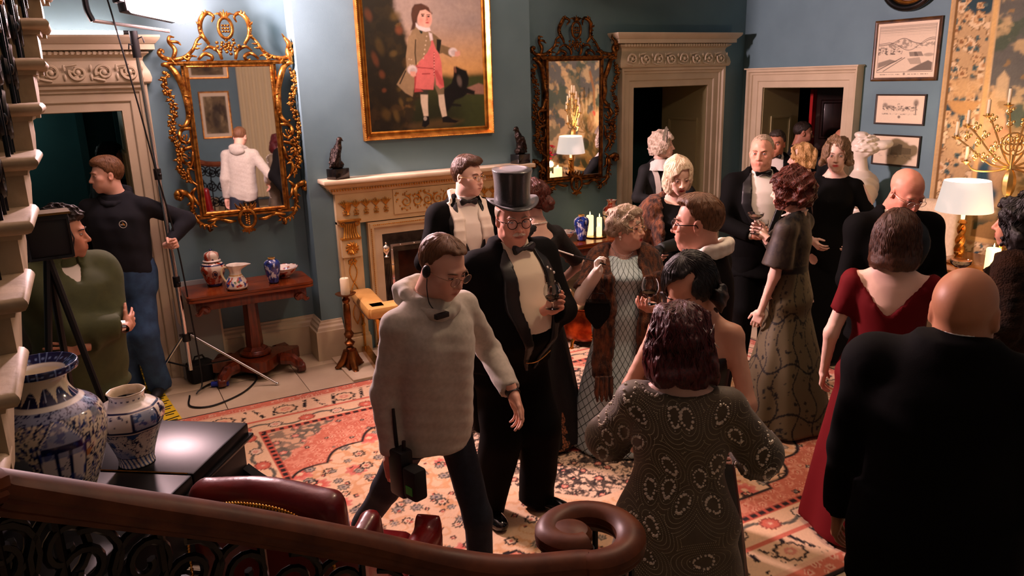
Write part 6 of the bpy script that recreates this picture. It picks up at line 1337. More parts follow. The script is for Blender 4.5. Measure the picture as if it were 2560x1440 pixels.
class Person:
    def __init__(P, label, pos, rel=180, H=1.75, sex='m', g=1.0, belly=0.0, lean=0.0, side=0.0, turn=None, head=None, hs=None, skin=SKIN, hands=None, arms=None, feet=None, sh=None, group=None, face=None, name='person', z0=.0125, bust=0.0, bare=False, hipw=1.0, neckfwd=0.0, sink=None):
        sink = (.022 if sex == 'm' else .012) if sink is None else sink; H = H+sink
        P.x, P.y = pos; P.H = H; P.sex = sex; P.g = g; P.skin = skin
        b = math.degrees(math.atan2(P.x,P.y))+rel; P.b = R(b); P.root = empty(name, (P.x,P.y,z0), -P.b, label=label, cat='person', group=group)
        P.lean = math.tan(R(lean)); P.side = math.tan(R(side)); zh = .52*H; P.zh = zh
        P.sy = lambda z: P.lean*np.maximum(0,z-zh); P.sx = lambda z: P.side*np.maximum(0,z-zh)
        k = H/1.78; G = g
        if sex == 'm': T = [(.46,.165,.118,-.01),(.52,.178,.128,-.01),(.58,.166,.122,.0),(.64,.162,.122,.004),(.72,.174,.126,.004),(.765,.180,.114,-.004),(.79,.166,.092,-.012),(.812,.126,.076,-.02),(.832,.078,.064,-.022),(.86,.060,.058,-.022)]
        else: T = [(.46,.172*hipw,.12,-.01),(.51,.182*hipw,.128,-.016),(.57,.158,.112,-.006),(.625,.132,.098,.0),(.68,.142,.106,.006),(.73,.154,.122+bust,.014+bust*.8),(.77,.146,.098,.0),(.793,.128,.080,-.012),(.813,.092,.064,-.018),(.832,.062,.052,-.02),(.86,.046,.048,-.02)]
        P.T = []
        for z,a,bb_,yc in T:
            w = belly*math.exp(-((z-.60)/.07)**2); q = G if z < .81 else 1+(G-1)*.35; P.T.append((z*H,(a*q+w*.35)*k,(bb_*q+w*.6)*k, yc*k+w*.55*k+float(P.sy(z*H)), float(P.sx(z*H))))
        shx = (sh if sh else (.186 if sex == 'm' else .158))*k*(1+(G-1)*.55); zs = (.790 if sex == 'm' else .785)*H
        def sp(x,y,z): return A(x+float(P.sx(z)), y+float(P.sy(z)), z)
        P.sp = sp; P.S = {1: sp(shx,-.015*k,zs), -1: sp(-shx,-.015*k,zs)}
        Lu, Lf = .170*H, .150*H; P.E = {}; P.Wr = {}
        arms = arms or {}
        for s in (1,-1):
            a = arms.get(s, {}); tgt = a.get('to'); Sx = P.S[s]
            if tgt is None: tgt = sp(s*(shx+.10*k), .04, .49*H)
            elif a.get('world'): tgt = P.local(tgt)
            tgt = A(*tgt); d = tgt-Sx; L = np.linalg.norm(d); L = min(L, (Lu+Lf)*.995); d = unit(d); W = Sx+d*L
            ca = (Lu*Lu+L*L-Lf*Lf)/(2*Lu*L); ca = max(-1,min(1,ca)); pole = A(*a.get('pole',(s*.5,-.6,-.5))); pole = unit(pole-d*(pole@d)); P.E[s] = Sx+d*Lu*ca+pole*Lu*math.sqrt(max(0,1-ca*ca)); P.Wr[s] = W
        P.k = k; hx = .085*k
        P.hip = {s: A(s*hx,0,.515*H) for s in (1,-1)}; feet = feet or {}; P.ank = {}; P.kn = {}; P.toe = {}
        for s in (1,-1):
            fx = feet.get(s, (s*.10*k,.0,.0,8)); an = A(fx[0],fx[1]-.03,fx[2]+.05*H); P.ank[s] = an; d = an-P.hip[s]; L = np.linalg.norm(d); d = unit(d); l1 = .245*H; l2 = .235*H; L = min(L,(l1+l2)*.998); ca = (l1*l1+L*L-l2*l2)/(2*l1*L); ca = max(-1,min(1,ca)); pole = A(0,1,.1); pole = unit(pole-d*(pole@d)); P.kn[s] = P.hip[s]+d*l1*ca+pole*l1*math.sqrt(max(0,1-ca*ca)); P.toe[s] = (R(fx[3])*s, fx[4] if len(fx) > 4 else 0)
        # head
        head = head or (0,0,0); P.hs = hs or ((1.0 if sex == 'm' else .955)*(.6+.4*k)); P.Rh = RZ(-R(head[0]))@RX(-R(head[1]))@RY(R(head[2]))
        P.neck = sp(0,-.022*k,.845*H); P.hc = P.neck+A(0,.012+neckfwd,0)+P.Rh@A(0,.030,.0)*P.hs+A(0,0,H-sink-.122*P.hs-.845*H)
        if head[1]: P.hc = P.hc+A(math.sin(R(head[0]))*1,math.cos(R(head[0])),0)*(.045*math.sin(R(head[1])))-A(0,0,.03*(1-math.cos(R(head[1]))))
        # body mesh
        geo = Geo(); fb = Field((-.75,-.5,.0),(.75,.75,.90*H),.0175 if bare else .028)
        sh_ = 0 if bare else -.010
        fb.add(loft(P.T,sh_),.02)
        for s in (1,-1):
            rf = .9 if sex == 'f' else 1.0; q = math.sqrt(G)*rf*k; e = sh_*.5
            fb.add(ell(P.S[s],(.050*q+e,.048*q+e,.048*q+e)),.045); fb.add(cone(P.neck+A(s*.03,-.012,-.022),P.S[s]+A(-s*.02,0,.008),.040*q+e,.036*q+e),.04); fb.add(cone(P.S[s],P.E[s],.047*q+e,.040*q+e),.03); fb.add(cone(P.E[s],P.Wr[s]+unit(P.Wr[s]-P.E[s])*-.005,.039*q+e*.5,.0255*q),.02)
            fb.add(cone(P.hip[s],P.kn[s],.085*q+e,.058*q+e),.04); fb.add(cone(P.kn[s],P.ank[s],.056*q+e,.040*q+e),.03); fb.add(ell(P.ank[s]+A(0,.04,-.05),(.026,.06,.02)),.02)
        nk = P.hc+P.Rh@(A(0,-.030,-.09)*P.hs); nr = (.050 if sex == 'm' else .042); fb.add(cone(P.neck+A(0,0,-.02),nk,nr*P.hs+.004,nr*P.hs),.03)
        V,F = fb.mesh(); geo.add(V,F,skin)
        geo.join(head_geo(skin, sex, **(face or {})).xf(P.Rh, P.hc, P.hs))
        hands = hands or {}; P.HF = {}
        for s in (1,-1):
            hd = hands.get(s, {}); fd = unit(P.Wr[s]-P.E[s]); d = unit(A(*hd['dir'])) if 'dir' in hd else fd; pn_ = A(*hd.get('palm',(-s,0,0))); pn_ = unit(pn_-d*(pn_@d)); xax = np.cross(d,-pn_)
            Rm = np.stack([xax,d,-pn_],1); hsz = hd.get('s',(.98 if sex == 'm' else .90)*(.5+.5*k)); P.HF[s] = (Rm, P.Wr[s], hsz)
            if hd.get('skip'): continue
            left = s < 0; hg = hand_geo(hd.get('col',skin), hd.get('pose','relax'), hsz, False); 
            # thumb must lie on the inner side: mirror for the hand whose x axis points the wrong way
            side_ok = hd.get('thumb', None)
            want = A(*side_ok) if side_ok is not None else A(0,.6,.8)
            if xax@want < 0: hg.V = [v*A(-1,1,1) for v in hg.V]; hg.F = [f_[:,::-1] for f_ in hg.F]
            geo.join(hg.xf(Rm, P.Wr[s]))
        P.body = geo.obj('body', skin_m, P.root)
    def local(P, w):
        d = A(w[0]-P.x, w[1]-P.y, 0); c,s = math.cos(P.b),math.sin(P.b); return A(d[0]*c-d[1]*s, d[0]*s+d[1]*c, w[2]-.0125)
    def world(P, l):
        c,s = math.cos(P.b),math.sin(P.b); return (P.x+l[0]*c+l[1]*s, P.y-l[0]*s+l[1]*c, l[2]+.0125)
    def grip(P, s, off=(0,.075,-.035)):
        Rm,w,hz = P.HF[s]; return P.world(w+Rm@(A(*off)*hz))
    def headobj(P, name, geo_or_mb, m, col=(1,1,1)):
        g = mb_geo(geo_or_mb,col) if isinstance(geo_or_mb,MB) else geo_or_mb; return g.xf(P.Rh,P.hc,P.hs).obj(name,m,P.root)
    def headfield(P, name, fld, m, cols=None, strands=0, wave=(.05,9.0), sr=.0013, lo=-78, c0=(0,-.018,.03)):
        V,F = fld.mesh()
        if strands:
            bv = BVHTree.FromPolygons([Vector(v) for v in V.tolist()], F.tolist()); rn = random.Random(int(P.x*100)); SV = []; SF = []; c = Vector(c0); nb = len(V)
            for i in range(strands):
                ph0 = 2*math.pi*(i+rn.random())/strands; k0 = rn.uniform(0,6.28); el0 = rn.choice((86,80,60,40,20)); prev = None; line = []; w_ = wave[0]*rn.uniform(.6,1.4)
                for el in np.arange(el0,lo,-10.0):
                    ph = ph0+w_*math.sin(R(el)*wave[1]+k0); d = Vector((math.cos(R(el))*math.cos(ph),math.cos(R(el))*math.sin(ph),math.sin(R(el)))); h_ = bv.ray_cast(c+d*.4,-d)
                    if h_[0] is None or (prev is not None and (h_[0]-prev).length > .036): break
                    prev = h_[0]; line.append(prev+d*sr*rn.uniform(-.6,.9))
                n = len(line)
                if n < 3: continue
                o = nb+len(SV)
                for j,p in enumerate(line):
                    t = (line[min(j+1,n-1)]-line[max(j-1,0)]).normalized(); u = (p-c).normalized(); u = (u-t*u.dot(t)).normalized(); w2 = t.cross(u); r_ = sr*(1 if 0 < j < n-1 else .2)
                    for a in (90,210,330): SV.append(p+u*math.sin(R(a))*r_+w2*math.cos(R(a))*r_*1.6)
                for j in range(n-1):
                    for q in range(3): SF.append((o+j*3+q,o+j*3+(q+1)%3,o+j*3+3+(q+1)%3,o+j*3+3+q))
            if SV: V = np.concatenate([V,np.array([tuple(v) for v in SV],np.float32)]); F = np.concatenate([F,np.array(SF)])
        V = (V*P.hs)@P.Rh.T+P.hc; return link_mesh(name, np_mesh(name,V,F,None), m, P.root, True, 0)
    # -------------------------------------------------------------- garments
    def tab(P, z0, z1, extra=None):
        """torso sections between two heights, optionally continued below with rows (z,a,b,y)"""
        t = np.array(P.T); zs = [z for z in t[:,0] if z0 < z < z1]; zs = sorted(set([z0]+zs+[z1])) if z0 >= t[0,0] else sorted(set(zs+[z1])); rows = [tuple([z]+[float(np.interp(z,t[:,0],t[:,i])) for i in range(1,5)]) for z in zs]
        return sorted((list(extra) if extra else [])+rows)
    def sleeves(P, f, off, to=1.0, k=.03, bag=0.0, sides=(1,-1), cuff=0.0, top=.0):
        q = math.sqrt(P.g)*(.9 if P.sex == 'f' else 1.0)*P.k
        for s in sides:
            f.add(ell(P.S[s],(.050*q+off+top,.050*q+off+top,.046*q+off+top)),k); f.add(cone(P.neck+A(s*.035,-.012,-.03),P.S[s]+A(-s*.02,0,.008),.036*q+off*.9,.036*q+off),k)
            if to <= .5: e = P.S[s]+(P.E[s]-P.S[s])*(to/.5); f.add(P.flat(cone(P.S[s],e,.052*q+off,(.046*q+off+bag)),e,P.E[s]-P.S[s]),k); continue
            f.add(cone(P.S[s],P.E[s],.050*q+off,.042*q+off+bag*.5),k); w = P.E[s]+(P.Wr[s]-P.E[s])*((to-.5)/.5); f.add(P.flat(cone(P.E[s],w,.043*q+off+bag*.5,.031*q+off+bag+cuff),w,P.Wr[s]-P.E[s]),.02)
    def flat(P, prim, e, d):
        d = unit(d); fn = prim[0]; return (lambda x,y,z: np.maximum(fn(x,y,z), (x-e[0])*d[0]+(y-e[1])*d[1]+(z-e[2])*d[2])), prim[1], prim[2]
    def field(P, z0, h=.0105, w=.62, z1=None): return Field((-w,-.48,z0),(w,.62,z1 or .90*P.H),h)
    def jacket(P, m, hem=.43, vtop=.845, vbot=.60, vw=.10, off=.016, lapel=True, tails=False, name='jacket', sleeve=.97, h=.014, open_=0.0, wr=.0025, lm=None):
        H = P.H; zhem = hem*H; ex = [] 
        t0 = P.T[0]; t1 = P.T[1]
        if zhem < t0[0]: ex = [(zhem,t1[1]*1.03,t1[2]*1.05,t1[3],0.0)]
        f = P.field(min(zhem,.25*H if tails else zhem)-.03,h); f.add(loft(P.tab(max(zhem,t0[0]) if not ex else t0[0], .842*H, ex), off, pw=2.2),.02); P.sleeves(f,off-.002,sleeve,.06,.006)
        yv = lambda z: P.sy(z)
        def w_of(z): return np.interp(z,[vbot*H-.001,vbot*H,(vbot*.45+vtop*.55)*H,vtop*H],[-.05,.0+open_,vw,vw*.82])
        f.cut((lambda x,y,z: np.maximum(np.maximum(np.abs(x-P.sx(z))-w_of(z), -(y-P.sy(z)-.0)), vbot*H-z), np.array([-.3,-.2,vbot*H-.02]), np.array([.3,.6,H])),.006)
        if tails:
            zt = .285*H; rows = [(zt,.13*P.k,.05,-.10*P.k),(.40*H,t1[1]*.86,.06,-.085*P.k),(.52*H,t1[1]*1.0,.09,-.05*P.k),(.58*H,t1[1]*.98,.09,-.03*P.k)]; f.add(loft(rows,off,pw=2.6),.03)
        if wr: w_ = wob(wr,24,P.x*3+P.y); f.all(lambda D,x,y,z: D+w_(x,y,z))
        f.all(lambda D,x,y,z: np.maximum(D, z-.868*H)); o = field_obj(name, f, m, P.root); o['label'] = name.replace('_',' ')
        if lapel:
            fl = Field((-.26,-.1,vbot*H-.02),(.26,.45,.86*H),.0085); rows = P.tab(max(vbot*H-.02,P.T[0][0]),.842*H); ins = loft(rows,off+.010,pw=2.2); inn = loft(rows,off-.018,pw=2.2)
            def lf(x,y,z):
                w = w_of(z); ax = np.abs(x-P.sx(z)); tt = np.clip((z-vbot*H)/((vtop-vbot)*H),0,1); wl = .012+.055*np.sin(np.clip(tt*1.25,0,1)*math.pi*.62); return np.maximum(np.maximum(np.maximum(ins[0](x,y,z), -inn[0](x,y,z)), np.maximum(w-.004-ax, ax-w-wl)), np.maximum(-(y-P.sy(z)-.0), np.maximum(vbot*H-z, z-.838*H)))
            fl.add((lf, np.array([-.26,-.1,vbot*H-.03]), np.array([.26,.45,.86*H])),.004); field_obj('lapel', fl, lm or m, P.root)
        return o
    def shirt(P, m, z0=.52, off=.007, name='shirt_front', back=False, h=.014, pleat=0.0):
        H = P.H; f = Field((-.26,-.25,z0*H),(.26,.5,.88*H),h); f.add(loft(P.tab(max(z0*H,P.T[0][0]),.846*H),off,pw=2.2),.02)
        if not back: f.all(lambda D,x,y,z: np.maximum(D, -(y-P.sy(z)+.03)))
        return field_obj(name, f, m, P.root)
    def collar(P, m, r=.062, z=.842, h=.034, name='collar', tilt=0.0, wing=True):
        c = P.neck; mb = MB(); k = P.hs; T_ = Matrix.Rotation(R(-14-tilt),3,'X'); rr = r*k
        V = []; n = 28
        for ri,zi in ((rr+.004,-.012),(rr,.0),(rr-.003,h),(rr-.007,h),(rr-.006,-.01)):
            for i in range(n): a = 2*math.pi*i/n+math.pi/2; v = T_ @ Vector((ri*math.cos(a),ri*math.sin(a)*1.02,zi)); V.append((c[0]+v.x,c[1]+.012+v.y,z*P.H+v.z))
        F = [(i*n+j,i*n+(j+1)%n,(i+1)*n+(j+1)%n,(i+1)*n+j) for i in range(4) for j in range(n)]; mb.add(V,F)
        return mb.build(name,m,P.root)
    def bow_tie(P, m, z=.838, s=1.0, y=.0):
        c = A(P.neck[0],P.neck[1]+.012,z*P.H); yy = c[1]+.066*P.hs+y; f = Field((c[0]-.08,yy-.03,c[2]-.045),(c[0]+.08,yy+.04,c[2]+.045),.0042)
        for q in (-1,1):
            f.add(cone((c[0]+q*.008,yy+.010,c[2]),(c[0]+q*.046*s,yy+.006,c[2]+.006),.008*s,.017*s),.006); f.add(cone((c[0]+q*.008,yy+.010,c[2]),(c[0]+q*.044*s,yy+.004,c[2]-.012),.008*s,.014*s),.006)
        f.add(rbox((c[0],yy+.014,c[2]),(.009,.008,.012),.005),.004); f.all(lambda D,x,y,z: np.maximum(D,np.abs(y-yy-.010-0*x)-.010)); return field_obj('bow_tie', f, m, P.root)
    def trousers(P, m, off=.014, name='trousers', h=.0195, wr=.003, top=.60, loose=0.0):
        H = P.H; f = P.field(.0,h,.5,(top+.03)*H); f.add(loft(P.tab(P.T[0][0],top*H),off),.03)
        for s in (1,-1):
            q = math.sqrt(P.g)*P.k; f.add(cone(P.hip[s]+A(0,0,.02),P.kn[s],.086*q+off,.064*q+off+loose),.05); f.add(P.flat(cone(P.kn[s],P.ank[s]+A(0,.005,-.055),.063*q+off+loose,.055*q+off+loose),P.ank[s]+A(0,0,-.055),P.ank[s]-P.kn[s]),.03)
        w_ = wob(wr,22,P.x*2); f.all(lambda D,x,y,z: D+w_(x,y,z)); return field_obj(name, f, m, P.root)
    def shoes(P, m, s_=1.0):
        for s in (1,-1):
            a = P.ank[s]; tz, pit = P.toe[s]; Rm = RZ(-tz)@RX(-R(pit)); o = a-A(0,0,.05*P.H-.012) if not pit else a-A(0,0,.05)
            f = Field((-.07,-.12,-.02),(.07,.24,.14),.0125); f.add(ell((0,.10,.022),(.045,.10,.038)),.02); f.add(ell((0,.16,.018),(.042,.055,.028)),.02); f.add(ell((0,-.03,.03),(.036,.05,.042)),.02); f.add(cone((0,-.01,.04),(0,-.02,.10),.038,.042),.02); f.all(lambda D,x,y,z: np.maximum(D,-z-.008)); f.add(rbox((0,-.04,-.004),(.03,.035,.012),.006),.004)
            V,F = f.mesh(); V = (V*s_)@Rm.T+o; link_mesh('shoe', np_mesh('shoe',V,F), m, P.root, True, 0)
    def dress(P, m, top=.79, hem=.02, flare=.30, off=.008, neck=None, sleeve=0.0, sbag=.0, name='dress', fold=.05, nf=9, h=.0165, waist=1.0, soff=None, strap=False, cutfn=None, fdepth=.9, wr=0.0, cols=None, seed=0):
        H = P.H; hip = P.T[1]; rows = [(hem*H,flare,flare*fdepth,-.02,0),(.25*H,(flare+hip[1]*1.0)*.5,(flare*fdepth+hip[2])*.5,-.02,0),(.42*H,hip[1]*1.02,hip[2]*1.04,hip[3],0)]
        rp = lambda th,z: fold*np.clip((.50*H-z)/(.5*H),0,1)*np.sin(nf*th+1.3*np.sin(2*th+seed))
        f = P.field(hem*H-.02,h,max(.62,flare+.05),.88*H); f.add(loft(P.tab(P.T[0][0],min(top,.84)*H,rows),off,rp),.02)
        if sleeve: P.sleeves(f,soff if soff is not None else off,sleeve,.03,sbag)
        if neck is not None: f.cut(neck,.006)
        if cutfn is not None: f.all(cutfn)
        if wr: w_ = wob(wr,26,P.y*3); f.all(lambda D,x,y,z: D+w_(x,y,z))
        return field_obj(name, f, m, P.root, cols)
# -------------------------------------------------------------------- hair, spectacles
def hairline(D, x, y, z, front=.075, side=.02, nape=-.075, temple=.035, k=0.0):
    zm = np.interp(y,[-.13,-.075,-.035,-.005,.03,.06,.085,.11],[nape,nape,-.02,side,temple,front-.012,front,front+.012]); return np.maximum(D, zm-z)
def hair_field(h=.0058, lo=(-.15,-.19,-.30), hi=(.15,.15,.19)): return Field(lo,hi,h)
def hair_short(P, m, thick=.009, front=.072, side=.012, nape=-.075, temple=.03, top=.0, wv=.0011, part=False, swoop=0.0, rec=.014):
    f = hair_field(h=.0052); f.add(ell((0,-.016,.036),(.0745+thick*.55,.097+thick*.8,.084+thick+top)),.02)
    if top: f.add(ell((0,.03,.085+top),(.055,.06,.03+top*.5)),.03)
    if swoop: f.add(ell((-.01,.065,.095),(.045,.03,.022+swoop)),.02)
    we = wob(.004,260,3); f.all(lambda D,x,y,z: hairline(D,x,y,z-rec*sstep(.018,.046,np.abs(x))*sstep(.015,.05,y)-we(x,y,z),front,side,nape,temple)); w = wob(wv,190,P.x); f.all(lambda D,x,y,z: D+w(x,y,z)); 
    for q in (-1,1): f.cut(ell((q*.083,-.006,-.010),(.014,.020,.034)),.005)
    return P.headfield('hair', f, m, strands=120, wave=(.10,5.0), sr=.0012, lo=-60)
def hair_bob(P, m, length=-.12, width=.105, vol=.018, front=.07, wave=.006, fr=70, face_w=.058, back=.0, side_part=0.0, flip=0.0, curl=False, h=.0068, faceopen=.045):
    f = hair_field(h); f.add(ell((0,-.018,.038),(.0745+vol,.097+vol,.084+vol*.9)),.02)
    zt = .04; L = length
    f.add(loft([(L,width*.90,.085+back,-.028),(L+.03,width,.098+back,-.028),(-.03,width*.98,.105+back*.6,-.022),(.05,.085,.10,-.02),(.10,.05,.06,-.018)]),.03)
    # clear the face: a tapered channel in front
    f.cut((lambda x,y,z: np.maximum(np.maximum(np.abs(x)-(face_w+np.clip(-z*.08,-.01,.012)), z-(front-8*x*x-side_part*x)), faceopen-y-.25*np.clip(z,-.1,.1)), np.array([-.12,-.02,-.32]), np.array([.12,.2,.12])),.012)
    f.cut(ell((0,.02,-.16),(.055,.075,.10)),.02)
    w = wob(wave,fr,P.y*2); w2 = wob(wave*.5,fr*2.6,P.x*3); f.all(lambda D,x,y,z: D+w(x,y,z*.8)+w2(x,y,z)); return P.headfield('hair', f, m, strands=180, wave=(.03+wave*9,7.0), sr=.0017)
def spectacles(P, m, r=.021, rz=.019, x=.033, thin=.0014, z=-.003, y=.108, lens=True, name='spectacles', col=(1,1,1)):
    mb = MB()
    for q in (-1,1):
        mb.tube([(q*x+r*math.cos(a),y-.10*abs(q*x+r*math.cos(a))**1.2*1.2,z+rz*math.sin(a)) for a in np.linspace(0,2*math.pi,26,endpoint=False)], thin, 6, True); mb.tube([(q*(x+r),y-.018,z+.004),(q*.076,.06,z+.006),(q*.080,-.004,z+.006),(q*.078,-.016,z-.012)], thin, 6)
    mb.tube([(-(x-r),y,z+.004),(0,y+.004,z+.008),(x-r,y,z+.004)], thin, 6); o = P.headobj(name, mb, m)
    if lens:
        ml = MB()
        for q in (-1,1):
            V = [(q*x,y-.005,z)]+[(q*x+r*math.cos(a),y-.10*abs(q*x+r*math.cos(a))**1.2*1.2-.0005,z+rz*math.sin(a)) for a in np.linspace(0,2*math.pi,24,endpoint=False)]; ml.add(V,[(0,1+i,1+(i+1)%24) for i in range(24)])
        lo_ = P.headobj('lens_pair', ml, mat('spectacle_glass', (1,1,1), .02, alpha=.12, spec=.6)); lo_.parent = o
    return o
def neck_beads(P, m, r=.075, drop=.05, n=46, br=.0045, z=.838, name='necklace', drops=0):
    mb = MB(); c = P.neck
    for i in range(n):
        a = 2*math.pi*i/n; y = math.sin(a); q = A(c[0]+r*math.cos(a), c[1]+.01+r*1.05*y, z*P.H-drop*max(0,y)**1.3+.015*max(0,-y)); mb.ball(q, br, 6, 4)
        if drops and y > .55: mb.ball(q-A(0,-.002,.014), (br*.9,br*.9,br*1.6), 6, 4)
    return mb.build(name, m, P.root)
black_wool = mat('black_wool', lin(6,6,6), .85, bump=.05, bscale=300, spec=.12); black_satin = mat('black_satin', lin(10,10,11), .4); shirt_white = mat('white_cotton', lin(236,228,216), .8); waist_white = mat('ivory_pique', lin(226,210,184), .75, bump=.05, bscale=500)
black_silk = mat('black_silk', lin(12,12,13), .45); patent = mat('black_patent', lin(8,8,9), .15, coat=.6); silver = mat('silver', (.8,.78,.75), .2, 1.0); goldw = mat('thin_gold', lin(214,170,100), .25, 1.0); pearl = mat('pearl', lin(240,228,212), .2, coat=.5)
def hair_mat(name, c, c2, rough=.38): return mat(name, c, rough, col2=c2, nscale=42, ndetail=3, stretch=(5,5,1.2), bump=.3, bscale=190, bstretch=(4,4,.8), spec=.45, lo=.3, hi=.7)
fur_brown = mat('mink_fur', lin(136,78,42), .8, col2=lin(44,20,10), nscale=9, ndetail=6, stretch=(5,5,1.4), bump=1.0, bscale=120, bstretch=(2,2,.5), sheen=.1, lo=.3, hi=.62)
def dinner_man(P, vest=True, tails=False, vw=.095, vbot=.60, hem=.42, shirt0=.56, bow=black_silk, sc_=1.0, coll=True, lapm=None, belly=False):
    P.trousers(black_wool); P.shoes(patent); P.shirt(shirt_white, shirt0)
    P.jacket(black_wool, hem=hem, vbot=vbot, vw=vw, tails=tails, name='tailcoat' if tails else 'dinner_jacket', lm=lapm or black_satin)
    if coll: P.collar(shirt_white)
    if bow: P.bow_tie(bow, s=sc_)
    for s in (1,-1): 
        d = unit(P.Wr[s]-P.E[s]); MB().tube([tuple(P.Wr[s]-d*.04),tuple(P.Wr[s]-d*.002)], [.036,.034], 14, cap=False).build('shirt_cuff', shirt_white, P.root)
# ================================================================== glassware
glass_m = mat('clear_glass', (1,1,1), .02, trans=1.0, ior=1.45); liquor = mat('brandy', lin(226,176,130), .05, trans=.9, ior=1.33); cham = mat('champagne', lin(232,206,150), .05, trans=.9, ior=1.33)
def drink(kind, loc, label, tilt=0.0):
    e = empty(kind, loc, label=label, cat='glass'); e.rotation_euler = (tilt,tilt*.5,0)
    if kind == 'brandy_snifter':
        MB().lathe([(0,-.052),(.034,-.052),(.034,-.049),(.006,-.046),(.0045,-.03),(.008,-.022),(.03,-.008),(.043,.02),(.042,.045),(.031,.072),(.0295,.072),(.040,.045),(.041,.02),(.028,-.006),(0,-.017)],28).build('goblet', glass_m, e)
        MB().lathe([(0,-.014),(.027,-.004),(.036,.006),(0,.006)],20).build('drink', liquor, e)
    elif kind == 'coupe_glass':
        MB().lathe([(0,-.10),(.032,-.10),(.032,-.0975),(.005,-.093),(.0035,-.05),(.005,-.012),(.025,-.004),(.046,.014),(.05,.032),(.0485,.032),(.044,.015),(.023,-.001),(0,-.006)],28).build('goblet', glass_m, e)
        MB().lathe([(0,-.004),(.022,.001),(.041,.014),(0,.014)],20).build('drink', cham, e)
    else:
        MB().lathe([(0,-.09),(.03,-.09),(.03,-.0875),(.005,-.083),(.0038,-.03),(.006,-.018),(.022,-.004),(.029,.02),(.027,.05),(.0255,.05),(.027,.02),(.020,-.002),(0,-.012)],24).build('goblet', glass_m, e)
        MB().lathe([(0,-.010),(.019,.0),(.025,.014),(0,.014)],18).build('drink', liquor, e)
    return e
hm_brown = hair_mat('brown_hair', lin(92,60,38), lin(58,36,22)); hm_dk = hair_mat('dark_brown_hair', lin(40,27,21), lin(20,13,10)); hm_sandy = hair_mat('sandy_hair', lin(128,88,56), lin(88,58,36)); hm_ash = hair_mat('ash_blond_hair', lin(142,112,82), lin(96,72,50)); hm_white = hair_mat('white_hair', lin(232,216,198), lin(196,174,150)); hm_plat = hair_mat('platinum_hair', lin(244,226,198), lin(222,194,160)); hm_grey = hair_mat('grey_hair', lin(198,178,154), lin(146,124,102)); hm_blond = hair_mat('golden_blond_hair', lin(228,188,128), lin(168,120,66)); hm_aub = hair_mat('auburn_hair', lin(100,40,22), lin(48,16,10)); hm_burg = hair_mat('burgundy_hair', lin(92,22,24), lin(30,8,10), .3); hm_black = hair_mat('black_hair', lin(26,19,17), lin(10,8,8), .28); hm_chest = hair_mat('chestnut_hair', lin(84,48,28), lin(48,25,14))
# ------------------------------------------------------------------ 1 crew man in the grey hoodie, walking
hood_m = mat('grey_fleece', lin(186,180,166), .9, col2=lin(174,168,154), nscale=60, bump=.05, bscale=400, sheen=.3); denim_dk = mat('dark_denim', lin(24,34,48), .85, col2=lin(18,26,38), nscale=40, bump=.1, bscale=300); denim = mat('blue_denim', lin(52,84,118), .85, col2=lin(38,62,92), nscale=14, bump=.1, bscale=300)
def pullover(P, m, off=.019, hem=.48, name='hoodie', wr=.006, hood=True, h=.0145, sleeve=.965):
    H = P.H; f = P.field(hem*H-.03,h); t = P.T; f.add(loft(P.tab(max(hem*H,t[0][0]),.835*H,[(hem*H-.005,t[0][1]*1.02,t[0][2]*1.06,t[0][3],0)] if hem*H < t[0][0] else None),off,pw=2.3),.03); P.sleeves(f,off-.006,sleeve,.03,.010,cuff=-.008)
    w_ = wob(wr,17,P.x); w2 = wob(wr*.4,48,P.y); f.all(lambda D,x,y,z: D+w_(x,y,z*1.3)+w2(x,y*.6,z*1.6)); nk = P.neck
    f.cut(ell(nk+A(0,.03,.045),(.062,.07,.05)),.012); field_obj(name, f, m, P.root)
    if hood:
        f = Field(nk-A(.2,.22,.12),nk+A(.2,.2,.12),.007)
        ring = [nk+A(.088*math.cos(a),.004+.098*math.sin(a),-.022-.050*math.sin(a)) for a in np.linspace(0,2*math.pi,15)]
        for i in range(14): f.add(cone(ring[i],ring[i+1],.021,.021),.02)
        f.add(ell(nk+A(0,-.105,-.03),(.095,.045,.055)),.04); f.add(ell(nk+A(0,-.12,.015),(.08,.028,.026)),.03); w_ = wob(.004,40,2); f.all(lambda D,x,y,z: D+w_(x,y,z)); field_obj('hood', f, m, P.root)
P = Person('crew man in grey hoodie and glasses walking with a radio', (1.10,2.77), 142, 1.735, 'm', .90, lean=4, head=(-6,22,0), neckfwd=.03, face=dict(h=.0036, brow=lin(96,66,44), lid=.25, gaze=(.1,-.3), stubble=.25, iris=lin(60,70,80)),
    arms={1:dict(to=(.215,-.01,.84),pole=(.15,-1,0)), -1:dict(to=(-.27,.20,1.02),pole=(-.5,-.8,0))}, hands={1:dict(pose='relax',palm=(-.8,-.6,0),dir=(.0,.15,-1)), -1:dict(pose='relax',palm=(.9,-.3,0),dir=(-.05,.35,-.9))}, feet={1:(.10,-.55,.10,6,50), -1:(-.10,.18,.0,6)})
HOODIE = P
P.trousers(denim_dk, off=.002, top=.463); P.shoes(mat('tan_suede', lin(140,92,52), .8)); pullover(P, hood_m, h=.0105); hair_short(P, hm_sandy, .0045, .098, .012, -.05, .07, top=.004, rec=.02)
spectacles(P, mat('wire_rim', lin(150,120,96), .3, .9), r=.023, rz=.019)
